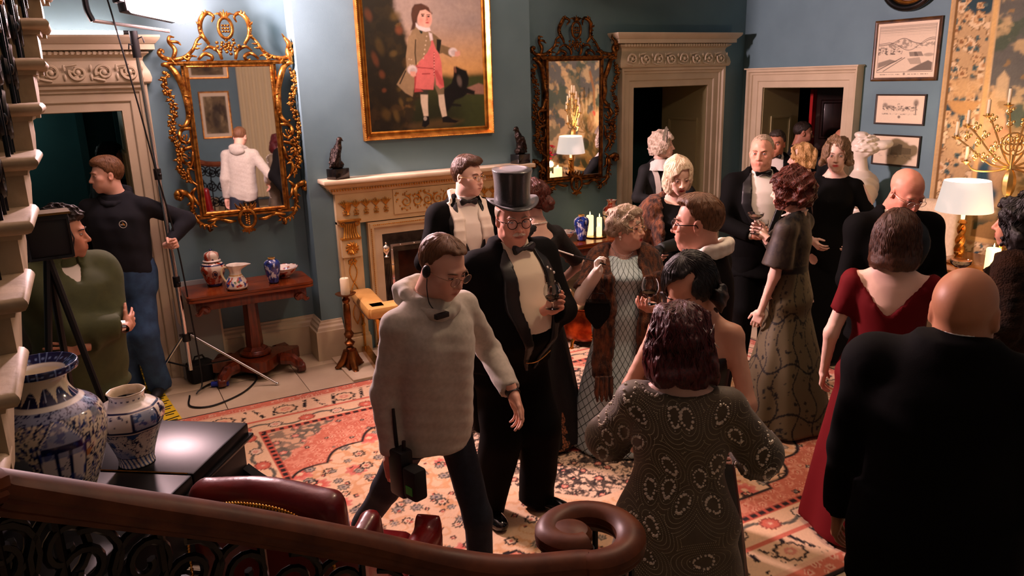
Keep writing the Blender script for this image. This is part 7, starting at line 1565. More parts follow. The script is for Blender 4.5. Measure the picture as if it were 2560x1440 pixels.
MB().tube([(.079,-.006,.028),(.085,-.004,.004),(.083,.004,-.018)], [.012,.017,.010], 8).ball((.080,-.012,-.006),(.014,.024,.034)).tube(smooth_path([(.083,.004,-.03),(.07,.03,-.09),(.05,.05,-.15)],5), .0022, 5); mb = MB(); mb.ball((.083,-.004,-.004),(.012,.020,.027),10,7); mb.tube(smooth_path([(.083,.008,-.028),(.072,.012,-.08),(.055,.03,-.14),(.04,.07,-.165)],5), .0022, 5); P.headobj('ear_headset', mb, blk_plastic)
c = P.neck+A(.03,.135,-.055); MB().box((c[0]-.008,c[1]-.008,c[2]-.012),(c[0]+.055,c[1]+.012,c[2]+.010), bev=.004).build('lapel_microphone', blk_plastic, P.root)
w = P.Wr[-1]; d = unit(P.Wr[-1]-P.E[-1]); MB().tube([tuple(w-d*.016),tuple(w+d*.008)], .031, 16).build('wrist_watch', blk_plastic, P.root)
rd = empty('radio_pouch', P.world((.215,.05,.80)), -P.b, label='black two-way radio in a belt pouch on the hoodie man', cat='radio')
MB().box((-.03,-.045,-.10),(.03,.045,.10), bev=.01).build('radio_body', blk_plastic, rd); MB().tube([(0,-.02,.09),(0,-.025,.26)], [.009,.006], 8).build('antenna', blk_plastic, rd); MB().tube([(0,.025,.09),(0,.03,.14)], .008, 8).build('knob', blk_plastic, rd); MB().box((-.028,.05,-.08),(.035,.13,.05), bev=.012).build('pouch', mat('black_nylon', lin(15,15,16), .8), rd); MB().box((.034,.072,-.055),(.037,.112,-.02)).build('green_tag', mat('green_tape', lin(30,190,60), .5), rd)
# ------------------------------------------------------------------ 2 man in the top hat
P = Person('stout man in top hat, tailcoat and ivory waistcoat with white moustache', (1.765,3.36), 140, 1.765, 'm', 1.20, belly=.085, lean=7, head=(25,4,0), skin=SKIN_RUDDY, hs=1.04, face=dict(h=.0036, fat=.8, brow=lin(170,150,130), lid=.28, age=1.0, nose=1.18, lip=lin(196,126,108)),
    arms={-1:dict(to=(1.84,3.06,1.23),world=True,pole=(-.8,-.4,-.4)), 1:dict(to=(.12,-.26,1.0),pole=(1,-.4,-.2))}, hands={-1:dict(pose='cup',palm=(.2,.75,.6),dir=(-.2,.75,.45)), 1:dict(pose='relax')}, feet={1:(.13,-.04,0,14), -1:(-.13,.08,0,14)})
TOPHAT = P
P.trousers(black_wool, off=.02, loose=.018); P.shoes(patent, 1.08); P.shirt(shirt_white, .60, .010); P.shirt(waist_white, .485, .0155, 'waistcoat')
fo = P.root.children[-1]
P.jacket(black_wool, hem=.50, vbot=.485, vw=.105, open_=.02, tails=True, off=.024, name='tailcoat', lm=black_satin); P.collar(shirt_white, .070, h=.04); P.bow_tie(black_silk, .836, 1.15, .012)
f = hair_field(); f.add(ell((0,-.016,.030),(.081,.100,.080)),.02); f.all(lambda D,x,y,z: np.maximum(hairline(D,x,y,z,.2,.0,-.07,.05), z-.05)); P.headfield('hair', f, hm_grey)
hat = empty('top_hat_temp') if False else None
silk = mat('hatter_plush', lin(14,14,15), .28, coat=.15, sheen=.4, bump=.15, bscale=60, bstretch=(1,1,6)); mb = MB()
n = 44; prof = [(.086,-.004),(.090,.004),(.088,.02),(.086,.06),(.087,.10),(.092,.14),(.097,.158),(.096,.163),(.05,.166),(0,.166)]; V = []
for r_,z_ in prof:
    for i in range(n): a = 2*math.pi*i/n; V.append((r_*math.cos(a)*.95, r_*math.sin(a)*1.14-.012, z_+.066))
mb.add(V,[(i*n+j,i*n+(j+1)%n,(i+1)*n+(j+1)%n,(i+1)*n+j) for i in range(len(prof)-1) for j in range(n)])
brim = MB(); V = []
for r_,zo in ((.085,.0),(.10,.002),(.118,.0),(.124,.004),(.122,.008),(.10,.008),(.086,.008)):
    for i in range(n):
        a = 2*math.pi*i/n; cx = math.cos(a); t = max(0,(r_-.085)/.04); V.append((r_*cx*.98, r_*math.sin(a)*1.18-.012, .064+zo+t*(.030*abs(cx)**2.4-.006*abs(math.sin(a)))))
brim.add(V,[(i*n+j,i*n+(j+1)%n,(i+1)*n+(j+1)%n,(i+1)*n+j) for i in range(6) for j in range(n)]); P.headobj('hat_brim', brim, silk); P.headobj('hat_crown', mb, silk)
spectacles(P, mat('dark_wire', lin(60,48,40), .3, .9), r=.022, rz=.022, thin=.0019)
f = Field((-.05,.06,-.08),(.05,.12,-.03),.003)
for q in (-1,1): f.add(cone((q*.006,.097,-.052),(q*.030,.086,-.060),.0085,.005),.006)
w_ = wob(.0018,420); f.all(lambda D,x,y,z: D+w_(x,y,z)); P.headfield('moustache', f, hm_white)
lz = .745*P.H; yb_ = float(np.interp(lz,[r[0] for r in P.T],[r[2]+r[3] for r in P.T])); mb = MB(); cc = A(-.125,yb_-.02,lz)
for k in range(14): a = k*2.4; mb.ball((cc[0]+.0032*k**.5*4*math.cos(a)*.9,cc[1]+.018,cc[2]+.0032*k**.5*4*math.sin(a)*1.3),(.009,.007,.008),6,4)
mb.build('carnation', shirt_white, P.root)
mb = MB(); zc = .535*P.H; mb.tube([(x_,float(np.interp(zc,[r[0] for r in P.T],[r[2]+r[3] for r in P.T]))+.022-.25*x_*x_,zc-.035*math.cos(x_*14)) for x_ in np.linspace(-.11,.06,18)], .0032, 5); mb.build('watch_chain', goldw, P.root)
g_ = P.grip(-1,(0,.070,-.050)); drink('brandy_snifter', (g_[0],g_[1],g_[2]+.02), 'brandy snifter held by the man in the top hat')
# ------------------------------------------------------------------ 3 young man with the white scarf
P = Person('young man in dinner jacket with long white scarf and round glasses', (2.09,4.49), 160, 1.825, 'm', .95, head=(-32,2,0), face=dict(brow=lin(90,60,40), h=.0046, lid=.3, gaze=(.2,0), iris=lin(60,80,90)), skin=SKIN_PALE,
    arms={1:dict(to=(.13,.27,1.13),pole=(1,-.3,-.6)), -1:dict(to=(-.06,.30,1.15),pole=(-1,-.3,-.6))}, hands={1:dict(pose='cup',palm=(-.8,.1,.5),dir=(-.75,.6,.25)), -1:dict(pose='cup',palm=(.8,.1,.4),dir=(.7,.65,.3))})
dinner_man(P, vw=.09, vbot=.62); hair_short(P, hm_brown, .009, .078, .010, -.06, .045, top=.010, swoop=.004); spectacles(P, goldw, r=.020, rz=.018)
scarf_m = mat('white_silk_scarf', lin(238,228,212), .6, bump=.08, bscale=40, bstretch=(1,1,.2))
def scarf(P, m, zend=(.50,.52), w=.052, sx=.085):
    H = P.H; T = np.array(P.T); Yf = lambda z,x: float(np.interp(z,T[:,0],T[:,2]))*math.sqrt(max(.05,1-(x/float(np.interp(z,T[:,0],T[:,1])))**2))+float(np.interp(z,T[:,0],T[:,3]))
    f = Field((-.26,-.2,.45*H),(.26,.42,.90*H),.008)
    for s,ze in ((1,zend[0]),(-1,zend[1])):
        pts = [P.neck+A(0,-.085,.015),P.neck+A(s*.075,-.05,.012),P.neck+A(s*.098,.035,-.025)]+[A(s*(sx+.012*math.sin(z_*20)),Yf(z_*H,sx)+.026,z_*H) for z_ in np.linspace(.78,ze,9)]
        for i in range(len(pts)-1):
            a,b = pts[i],pts[i+1]; d = unit(b-a)
            for off_ in (-.5,-.17,.17,.5):
                o_ = A(w*off_*(1 if i > 1 else .3),0,(.0 if i > 1 else w*off_)); f.add(cone(a+o_,b+o_,.0125,.0125),.010)
    w_ = wob(.0022,70); f.all(lambda D,x,y,z: D+w_(x,y,z*.3)); return field_obj('scarf', f, m, P.root)
scarf(P, scarf_m); g_ = P.grip(-1); drink('sherry_glass', (g_[0],g_[1],g_[2]+.03), 'small glass held by the young man with the scarf')
# ------------------------------------------------------------------ 4 woman in black lace behind the top hat
lace_nude = mat('nude_silk', lin(166,112,74), .6); 
def lace_mat(name, base, ink, sc_=22.0, th=.5):
    m = mat(name, base, .7); nt = m.node_tree; b = nt.nodes['Principled BSDF']; tc = [q for q in nt.nodes if q.type == 'TEX_COORD'][0]
    v = nt.nodes.new('ShaderNodeTexVoronoi'); v.feature = 'DISTANCE_TO_EDGE'; v.inputs['Scale'].default_value = sc_; n_ = nt.nodes.new('ShaderNodeTexNoise'); n_.inputs['Scale'].default_value = sc_*.45; nt.links.new(tc.outputs['Object'],v.inputs[0]); nt.links.new(tc.outputs['Object'],n_.inputs[0])
    r1 = nt.nodes.new('ShaderNodeMath'); r1.operation = 'LESS_THAN'; r1.inputs[1].default_value = .06; nt.links.new(v.outputs[0],r1.inputs[0]); r2 = nt.nodes.new('ShaderNodeMath'); r2.operation = 'GREATER_THAN'; r2.inputs[1].default_value = th; nt.links.new(n_.outputs[0],r2.inputs[0]); mx = nt.nodes.new('ShaderNodeMath'); mx.operation = 'MAXIMUM'; nt.links.new(r1.outputs[0],mx.inputs[0]); nt.links.new(r2.outputs[0],mx.inputs[1])
    c = nt.nodes.new('ShaderNodeMix'); c.data_type = 'RGBA'; c.inputs[6].default_value = (*base,1); c.inputs[7].default_value = (*ink,1); nt.links.new(mx.outputs[0],c.inputs[0]); nt.links.new(c.outputs[2],b.inputs['Base Color']); return m
P = Person('auburn haired woman in black lace gown with bare shoulder and pearls', (2.33,4.03), -38, 1.70, 'f', 1.0, head=(-30,4,0), skin=SKIN_PALE, bare=True, face=dict(brow=lin(80,40,24)), arms={1:dict(to=(.23,.12,.95),pole=(1,-.5,0)), -1:dict(to=(-.2,.22,1.0))})
P.dress(lace_mat('black_lace_over_nude', lin(150,98,64), lin(12,11,11), 40, .50), top=.76, flare=.27, fold=.07, nf=7, off=.010)
P.dress(mat('black_lace_overdress', lin(13,12,12), .7, alpha=1.0, bump=.4, bscale=60), top=.775, hem=.03, flare=.29, fold=.05, off=.014, sleeve=.45, name='lace_overdress', cutfn=lambda D,x,y,z: np.maximum(np.maximum(D, .12-np.abs(x+.06)-.9*np.clip(.34*1.72-z,0,.6)*0-np.clip(z-.9,-2,0)*.0-(.06*(z>1.0))), -9+0*z) if False else np.maximum(D, np.minimum(.11-np.abs(np.arctan2(y,x)-0.35)*.35, .95-z)))
hair_bob(P, hm_aub, -.045, .098, .020, .07, .007, 80); f = hair_field(); f.add(ell((0,-.115,-.03),(.06,.045,.05)),.02); w_ = wob(.007,110); f.all(lambda D,x,y,z: D+w_(x,y,z)); P.headfield('chignon', f, hm_aub); neck_beads(P, pearl, .068, .02, 40, .0055)
# ------------------------------------------------------------------ 5 maid
maid_blk = mat('maid_black_cotton', lin(20,22,24), .8); lace_w = mat('white_lace', lin(236,228,220), .8, bump=.5, bscale=150)
P = Person('maid in black dress with white lace collar and cap at the door', (4.98,6.10), 150, 1.745, 'f', 1.03, head=(-52,0,0), skin=SKIN_PALE, hs=1.03, face=dict(age=.5, brow=lin(150,120,96), lip=lin(190,84,76), iris=lin(60,80,90)), arms={1:dict(to=(.10,.26,1.10),pole=(1,-.3,-.5)), -1:dict(to=(-.12,.26,1.10),pole=(-1,-.3,-.5))}, hands={1:dict(pose='cup',palm=(-.3,0,.9),dir=(-.8,.5,0)), -1:dict(pose='cup',palm=(.3,0,.9),dir=(.8,.5,0))})
P.dress(maid_blk, top=.838, flare=.26, sleeve=.93, soff=.012, off=.010); hair_bob(P, hm_white, -.085, .108, .022, .066, .010, 62, face_w=.056)
mb = MB(); nn = 40; V = []
for r_,dz,wv in ((.058,.02,0),(.10,-.012,0),(.135,-.045,.012),(.15,-.06,.016)):
    for i in range(nn): a = 2*math.pi*i/nn; rr = r_+wv*math.cos(i*math.pi/2); V.append((P.neck[0]+rr*math.cos(a)*1.05,P.neck[1]+.02+rr*math.sin(a)*.92+(.02 if math.sin(a) > 0 else 0),.835*P.H+dz-(.02 if math.sin(a) > 0 else 0)*(r_>.09)))
mb.add(V,[(i*nn+j,i*nn+(j+1)%nn,(i+1)*nn+(j+1)%nn,(i+1)*nn+j) for i in range(3) for j in range(nn)]); mb.build('lace_collar', lace_w, P.root)
mb = MB(); V = []; 
for t in np.linspace(-1,1,25):
    a = R(90)-R(78)*t; rr = .128; 
    for zz,ex in ((0,0),(.03,.014),(.058+.010*math.cos(t*30),.030)): V.append(((rr+ex)*math.cos(a)*.88, .052-.02*abs(t)-zz*.35, .024+(rr+ex)*math.sin(a)*.98))
mb.add(V,[(i*3+j,i*3+3+j,i*3+4+j,i*3+1+j) for i in range(24) for j in range(2)]); P.headobj('maid_cap', mb, lace_w); mb = MB(); mb.tube([(.121*math.cos(a)*.88,.050,.024+.121*math.sin(a)*.98) for a in np.linspace(R(5),R(175),20)], .004, 5); P.headobj('cap_ribbon', mb, black_silk)
Tt = np.array(P.T); mb = MB()
for s in (-1,1):
    pts = [(s*x_,float(np.interp(z_*P.H,Tt[:,0],Tt[:,2]+Tt[:,3]))*.94+.022,z_*P.H) for x_,z_ in ((.11,.80),(.10,.76),(.085,.70),(.07,.64),(.06,.60))]; V = []
    for p_ in pts: V += [(p_[0]-.028,p_[1]+.004,p_[2]),(p_[0]+.028,p_[1]-.006,p_[2])]
    mb.add(V,[(2*i,2*i+1,2*i+3,2*i+2) for i in range(4)])
mb.build('apron_straps', lace_w, P.root); P.dress(lace_w, top=.62, hem=.2, flare=.24, off=.016, name='apron', cutfn=lambda D,x,y,z: np.maximum(np.maximum(D, .03-y), np.abs(x)-.15))
for s in (1,-1): d = unit(P.Wr[s]-P.E[s]); MB().tube([tuple(P.Wr[s]-d*.07),tuple(P.Wr[s]-d*.005)], [.036,.040], 12, cap=False).build('lace_cuff', lace_w, P.root)
w = P.world((0,.34,1.13)); tr = MB().lathe([(0,0),(.09,0),(.10,.008),(.098,.010),(.07,.004),(0,.004)],28).build('serving_plate', mat('white_china', lin(236,230,220), .2)); tr.location = w; tag(tr, 'white china plate carried by the maid', 'plate'); MB().box((-.05,-.05,.006),(.05,.04,.03), bev=.008).build('folded_napkin', shirt_white, tr)
# ------------------------------------------------------------------ 6 platinum blonde in a fur wrap
velvet = mat('black_velvet', lin(7,7,7), .8, spec=.15)
P = Person('platinum bobbed woman in brown fur wrap looking down', (3.60,4.22), 168, 1.745, 'f', 1.0, head=(-6,20,4), skin=SKIN_PALE, bare=True, hs=1.02, face=dict(h=.005, makeup=1.0, lid=.12, gaze=(0,-.35), age=.5, lip=lin(190,60,64), brow=lin(90,66,50), smile=.6), arms={-1:dict(to=(3.30,4.02,1.17),world=True,pole=(-.6,-.2,-.8)), 1:dict(to=(.2,.2,1.1))}, hands={-1:dict(pose='relax',col=lin(14,16,16),palm=(0,-.3,-1)), 1:dict(pose='cup')})
P.dress(velvet, top=.80, flare=.27, off=.010, neck=ell(P.sp(0,.12,.835*P.H),(.11,.13,.07)), sleeve=.3)
hair_bob(P, hm_plat, -.115, .104, .018, .074, .004, 60, face_w=.054, side_part=.35)
fg = Field((-.5,-.4,.6),(.5,.5,1.6),.011); P.sleeves(fg,.010,.99,.02,sides=(-1,)); fg.all(lambda D,x,y,z: np.maximum(D,z-.77*P.H)); field_obj('long_glove', fg, mat('dark_green_glove', lin(18,26,24), .6), P.root)
def fur(P, z0, z1, off=.035, sides=(1,-1), to=.5, front=.06, name='fur_stole', wv=.008, fall=None, h=.0115, m=None, back=True):
    H = P.H; f = P.field(min(z0*H, fall[0]*H if fall else 9)-.06,h); f.add(loft(P.tab(max(z0*H,P.T[0][0]),z1*H),off),.02); P.sleeves(f,off-.004,to,.05,.01,sides); f.cut(ell(P.neck+A(0,.05,.03),(.085,.11,.09)),.02)
    f.cut((lambda x,y,z: np.maximum(np.abs(x-.0)-front, -y), np.array([-.2,0,.3]), np.array([.2,.6,1.8])),.02)
    if fall:
        T = np.array(P.T)
        for s in (1,-1):
            pts = [A(s*(front+.055+.01*math.sin(z_*9)),float(np.interp(max(z_*H,T[0,0]),T[:,0],T[:,2]+T[:,3]))*.93+.03,z_*H) for z_ in np.linspace(.74,fall[0 if s > 0 else 1],10)]
            for i in range(9):
                for o_ in (-.035,0,.035): f.add(cone(pts[i]+A(o_,-.25*o_*s,0),pts[i+1]+A(o_,-.25*o_*s,0),.030,.030),.02)
    w_ = wob(wv,34,P.x); w2 = wob(wv*.45,150,P.y); f.all(lambda D,x,y,z: D+w_(x,y,z*.6)+w2(x,y,z)); return field_obj(name, f, m or fur_brown, P.root)
fur(P, .60, .80, .045, (1,), .62, .10)
mb = MB()
for k in range(10): mb.ball((-.083+.004*math.sin(k*2),.030+.006*math.cos(k*1.7),.055-.008*k),.0045,6,4)
mb.v = [(-x,y,z) for x,y,z in mb.v]; P.headobj('hair_clip', mb, goldw); drink('wine_glass', (3.56,3.97,1.30), 'wine glass held by the platinum haired woman')
# ------------------------------------------------------------------ 7 elderly lady in pale blue
bl = mat('pale_blue_beaded_net', lin(150,176,176), .55); nt = bl.node_tree; b_ = nt.nodes['Principled BSDF']; tc = [q for q in nt.nodes if q.type == 'TEX_COORD'][0]; sx_ = nt.nodes.new('ShaderNodeSeparateXYZ'); nt.links.new(tc.outputs['Object'],sx_.inputs[0])
def mth(op, a, b=None):
    q = nt.nodes.new('ShaderNodeMath'); q.operation = op
    for i,v in enumerate((a,b)):
        if v is None: continue
        if isinstance(v,(int,float)): q.inputs[i].default_value = v
        else: nt.links.new(v,q.inputs[i])
    return q.outputs[0]
ang_ = mth('MULTIPLY', mth('ARCTAN2', sx_.outputs[1], sx_.outputs[0]), .17); zz_ = mth('MULTIPLY', sx_.outputs[2], .62); L1 = mth('ABSOLUTE', mth('SINE', mth('MULTIPLY', mth('ADD',ang_,zz_), 78.0))); L2 = mth('ABSOLUTE', mth('SINE', mth('MULTIPLY', mth('SUBTRACT',ang_,zz_), 78.0))); ln_ = mth('LESS_THAN', mth('MINIMUM',L1,L2), .17)
mx = nt.nodes.new('ShaderNodeMix'); mx.data_type = 'RGBA'; mx.inputs[6].default_value = (*lin(190,210,212),1); mx.inputs[7].default_value = (*lin(46,66,66),1); nt.links.new(ln_,mx.inputs[0]); nt.links.new(mx.outputs[2],b_.inputs['Base Color'])
P = Person('elderly lady in pale blue beaded gown with fur stole and glasses', (2.77,3.72), 170, 1.53, 'f', 1.16, belly=.03, head=(-50,-2,0), skin=SKIN, bare=True, hs=1.0, bust=.02, face=dict(h=.0046, fat=.8, age=1.0, makeup=.4, lip=lin(196,60,58), brow=lin(120,92,70), nose=1.1, gaze=(.3,.1)), arms={1:dict(to=(2.50,3.60,1.215),world=True,pole=(.5,.1,-1)), -1:dict(to=(-.22,.16,.85))}, hands={1:dict(pose='pinch',col=lin(232,216,200),palm=(-.7,.5,0),dir=(.05,.25,1)), -1:dict(pose='relax')})
P.dress(bl, top=.80, flare=.33, off=.010, neck=ell(P.sp(0,.12,.835*P.H),(.10,.12,.07)), fold=.03, nf=7, hem=.012)
f = Field((-.6,-.3,.7),(.6,.6,1.5),.008); q = P.k; f.add(cone(P.E[1]+(P.S[1]-P.E[1])*.25,P.E[1],.052,.046),.02); f.add(cone(P.E[1],P.Wr[1],.045,.031),.02); w_ = wob(.0028,90); f.all(lambda D,x,y,z: D+w_(x,y,z)); field_obj('long_white_glove', f, mat('white_glove', lin(232,216,202), .7), P.root)
fur(P, .60, .815, .028, (1,-1), .42, .085, fall=(.33,.34)); 
for s in (1,-1):
    for k in range(4): x0 = s*(.10+.028*k); MB().tube([(x0,.20,.345*P.H),(x0+.004,.205,.28*P.H),(x0,.20,.24*P.H)],[.014,.018,.006],8).build('fur_tail', fur_brown, P.root)
hair_bob(P, hm_grey, -.04, .094, .020, .062, .009, 75, face_w=.058); f = hair_field(); f.add(ell((0,.045,.095),(.06,.045,.028)),.02); w_ = wob(.006,120); f.all(lambda D,x,y,z: D+w_(x,y,z)); P.headfield('set_waves', f, hm_grey); spectacles(P, goldw, r=.021, rz=.018)
mb = MB(); 
for k in range(26): a = R(10+160*k/25); mb.ball((.094*math.cos(a),-.01,.040+.094*math.sin(a)),.0034,6,4)
P.headobj('diamante_band', mb, silver); neck_beads(P, silver, .070, .045, 40, .0035, drops=1); mb = MB().ball((.082,-.002,-.045),.008,8,5).ball((.082,-.002,-.06),.005); P.headobj('earring', mb, pearl)
ch = MB().tube([(2.40,3.70,1.30),(2.475,3.62,1.275),(2.53,3.56,1.255)], [.0035,.004,.005], 8).build('cigarette_holder', black_m); tag(ch, 'black cigarette holder with white cigarette in the gloved hand', 'cigarette holder'); MB().tube([(2.335,3.765,1.327),(2.40,3.70,1.30)], .0045, 8).build('cigarette', shirt_white, ch)
bgl = P.grip(1,(0,-.12,0)); bg = MB().prism([(-.10,0),(.10,0),(.115,-.05),(.10,-.13),(.02,-.235),(-.02,-.235),(-.10,-.13),(-.115,-.05)],-.028,.028,'xz').build('evening_bag', velvet); bg.scale = (.68,1,.68); bg.location = (2.50,3.60,1.03); bg.rotation_euler = (0,0,R(-38)); tag(bg, 'black velvet evening bag hanging from the gloved arm', 'bag'); MB().tube([(-.09,0,0),(-.05,0,.07),(.05,0,.07),(.09,0,0)], .004, 6).build('strap', black_silk, bg); MB().box((-.10,-.03,-.006),(.10,.03,.006)).build('clasp_frame', black_m, bg)
# ------------------------------------------------------------------ 8 man with glasses and shawl scarf in profile
P = Person('short haired man in round glasses and white scarf in left profile', (2.44,2.67), -78, 1.755, 'm', 1.10, head=(-6,2,0), skin=SKIN_RUDDY, hs=1.06, face=dict(h=.0046, fat=.45, brow=lin(120,84,56), age=.4, nose=1.1, lid=.5), arms={-1:dict(to=(2.26,2.71,1.24),world=True,pole=(-.6,-.3,-.8)), 1:dict(to=(.2,.2,.95))}, hands={-1:dict(pose='cup',palm=(.3,.2,.9),dir=(-.55,.8,.1))})
dinner_man(P, vw=.09); hair_short(P, hm_sandy, .005, .088, .010, -.05, .06, top=.008, rec=.02); spectacles(P, mat('dark_rim', lin(30,24,22), .3, .6), r=.022, rz=.020, thin=.0022)
f = Field(P.neck-A(.2,.2,.14),P.neck+A(.2,.2,.10),.007); ring = [P.neck+A(.092*math.cos(a),.0+.098*math.sin(a),.004-.034*math.sin(a)) for a in np.linspace(-math.pi*1.18,math.pi*.18,13)]
for i in range(12):
    for dz,rr in ((0,.022),(-.03,.022)): f.add(cone(ring[i]+A(0,0,dz),ring[i+1]+A(0,0,dz),rr,rr),.012)
w_ = wob(.003,60); f.all(lambda D,x,y,z: D+w_(x,y,z)); field_obj('scarf', f, scarf_m, P.root); g_ = P.grip(-1); drink('brandy_snifter', (g_[0],g_[1],g_[2]+.045), 'cut glass held over the blue gown by the man in profile')
# ------------------------------------------------------------------ 9 dark haired woman bending her head
P = Person('dark haired woman in black halter gown bowing her head', (2.04,2.25), -166, 1.635, 'f', 1.0, lean=2, head=(14,27,4), neckfwd=.02, skin=lin(212,158,130), bare=True, hs=1.06, face=dict(h=.0046, lid=.05, makeup=.4, lip=lin(170,60,60), brow=lin(30,20,16), smile=.8), arms={1:dict(to=(.10,.30,.98),pole=(1,-.3,-.8)), -1:dict(to=(-.10,.30,.98),pole=(-1,-.3,-.8))})
P.dress(black_silk, top=.735, flare=.26, off=.009)
mb = MB(); Tt = np.array(P.T); yy = lambda z,x: float(np.interp(z,Tt[:,0],Tt[:,2]))*math.sqrt(max(.02,1-(x/float(np.interp(z,Tt[:,0],Tt[:,1])))**2))+float(np.interp(z,Tt[:,0],Tt[:,3]))+.006
for s in (1,-1): mb.tube([(s*x_,yy(z_*P.H,x_),z_*P.H) for x_,z_ in ((.09,.72),(.075,.76),(.055,.79),(.05,.815))]+[(s*.052,-.03+float(P.sy(1.37)),.835*P.H)], .009, 6, flat=.4)
mb.tube([(0,yy(.73*P.H,0),.73*P.H),(.03,yy(.77*P.H,.03),.77*P.H),(.05,yy(.80*P.H,.05),.80*P.H)], .007, 6); mb.build('halter_strap', black_silk, P.root)
hair_bob(P, hm_black, -.03, .094, .012, .088, .003, 50, face_w=.064, side_part=.5); f = hair_field(lo=(-.18,-.2,-.2)); 
for q in (-1,1): f.add(ell((q*.098,-.02,-.045),(.035,.045,.04)),.02)
f.add(ell((0,-.10,-.06),(.06,.04,.045)),.03); w_ = wob(.010,130); f.all(lambda D,x,y,z: D+w_(x,y,z)); P.headfield('side_curls', f, hm_black); mb = MB()
for k in range(9): mb.ball((.092,-.01+.003*k,.045-.006*k),.0045,6,4)
P.headobj('hair_slide', mb, silver)
# ------------------------------------------------------------------ 10 woman in the beaded dress, from behind
taupe = mat('taupe_chiffon', lin(94,82,62), .62, col2=lin(82,71,53), nscale=30, sheen=.2)
P = Person('burgundy haired woman in taupe beaded gown seen from behind', (1.63,1.86), 4, 1.55, 'f', 1.20, hipw=1.08, head=(-18,8,0), neckfwd=.01, skin=SKIN_PALE, bare=True, hs=1.05, bust=.02, face=dict(h=.0065, brow=lin(60,24,20)), arms={1:dict(to=(.20,.30,.90),pole=(1,-.5,-.5)), -1:dict(to=(-.20,.30,.90),pole=(-1,-.5,-.5))})
P.dress(taupe, top=.838, flare=.29, off=.013, sleeve=.54, sbag=.060, soff=.014, neck=ell(P.sp(0,-.02,.858*P.H),(.150,.13,.074)), fold=.02, wr=.002, h=.0105); dr = P.root.children[-1]
bv = BVHTree.FromPolygons([v.co for v in dr.data.vertices],[tuple(p.vertices) for p in dr.data.polygons])
def on_back(x, z):
    h_ = bv.ray_cast(Vector((x,-1,z)),Vector((0,1,0))); return (h_[0],h_[1]) if h_[0] is not None else None
mot = [(245,670,.3),(205,780,.2),(240,880,-.2),(205,990,.1),(260,1090,.2),(415,690,-.8),(465,565,-1.1),(360,590,.2),(410,840,.6),(595,665,-.2),(655,670,-.3),(815,650,.3),(700,520,.9),(800,505,.3),(580,905,-.6),(575,1020,.2),(650,1080,.5),(800,900,.2),(725,960,-.2),(845,1010,-.4),(795,1095,-.6),(885,775,-.5),(920,1010,0),(1010,690,.2),(1060,800,.1),(1020,900,0),(1060,1010,.2),(485,1040,0),(505,1200,-.6),(955,1190,.5),(410,1220,-.4),(480,1360,-.8),(760,1360,1.5),(1020,1350,.5),(1030,1220,.3),(350,1250,.2),(330,830,.1),(960,560,.4),(300,1330,.2)]
M_ = [((X-610)/1500, 1.336-(Y-500)/1500/.92, -a) for X,Y,a in mot]; paste = MB(); pts_ = []; rnd = random.Random(2)
for mx_,mz,a in M_:
    big = 1.3 if abs(a) > 1.4 else 1.0
    for k in range(17):
        t = 2*math.pi*k/17; rx, rz_ = .017*big, .033; u = rx*math.cos(t)*(1+.35*math.sin(t)); v = rz_*math.sin(t); x = mx_+u*math.cos(a)-v*math.sin(a)+rnd.uniform(-.002,.002); z = mz+u*math.sin(a)+v*math.cos(a)+rnd.uniform(-.002,.002); h_ = on_back(x,z)
        if h_: p = h_[0]+h_[1]*.001; r_ = rnd.choice((.0034,.0048,.006)); paste.ball(tuple(p), (r_,r_*.7,r_), 6, 4)
        if k % 3 == 0:
            h_ = on_back(mx_+u*1.35*math.cos(a)-v*1.35*math.sin(a), mz+u*1.35*math.sin(a)+v*1.35*math.cos(a))
            if h_: paste.ball(tuple(h_[0]+h_[1]*.001), .0022, 5, 4)
o = paste.build('sequin_paisleys', mat('crystal_sequin', lin(240,230,214), .2, .35), P.root); o['kind'] = 'stuff'
seeds = MB(); MA = np.array(M_)
def mdist(x, z, i=None):
    dx, dz = x-MA[:,0], z-MA[:,1]; c_, s_ = np.cos(MA[:,2]), np.sin(MA[:,2]); return np.hypot((dx*c_+dz*s_)*1.5, (-dx*s_+dz*c_)*.8)
for i,(mx_,mz,a) in enumerate(M_):
    for lv in (.042,.056,.070,.084,.098,.112):
        n_ = int(lv*2*math.pi/.0052)
        for k in range(n_):
            t = 2*math.pi*k/n_; u, v = lv/1.5*math.cos(t), lv/.8*math.sin(t); x = mx_+u*math.cos(a)-v*math.sin(a); z = mz+u*math.sin(a)+v*math.cos(a); d_ = mdist(x,z)
            if d_.min() < lv-.004 or abs(x) > .36 or z < .5 or z > 1.34: continue
            h_ = on_back(x,z)
            if h_: q = h_[0]; r_ = .0017; seeds.add([(q.x-r_,q.y,q.z),(q.x,q.y-r_,q.z),(q.x+r_,q.y,q.z),(q.x,q.y,q.z+r_),(q.x,q.y,q.z-r_)],[(0,1,3),(1,2,3),(1,0,4),(2,1,4)])
o = seeds.build('seed_bead_lines', mat('seed_bead', lin(206,196,160), .25, .2), P.root); o['kind'] = 'stuff'
hair_bob(P, hm_burg, -.115, .114, .024, .07, .007, 70, back=.020, h=.0052); 
mb = MB(); c = A(.072,-.105,.03); mb.tube([tuple(c+A(-.02,.0,.03)),tuple(c),tuple(c+A(.03,.02,-.03))],[.003,.004,.0015],6)
for s in (1,-1):
    for t in (.5,1.0): mb.tube([tuple(c+A(-.006,-.002,.01)),tuple(c+A(-.006+s*.012*t,-.006,.01+.024*t+.008*s)),tuple(c+A(-.012+s*.022*t,.0,.02+.03*t))],[.001,.004,.001],5,flat=.4)
P.headobj('dragonfly_clip', mb, silver)
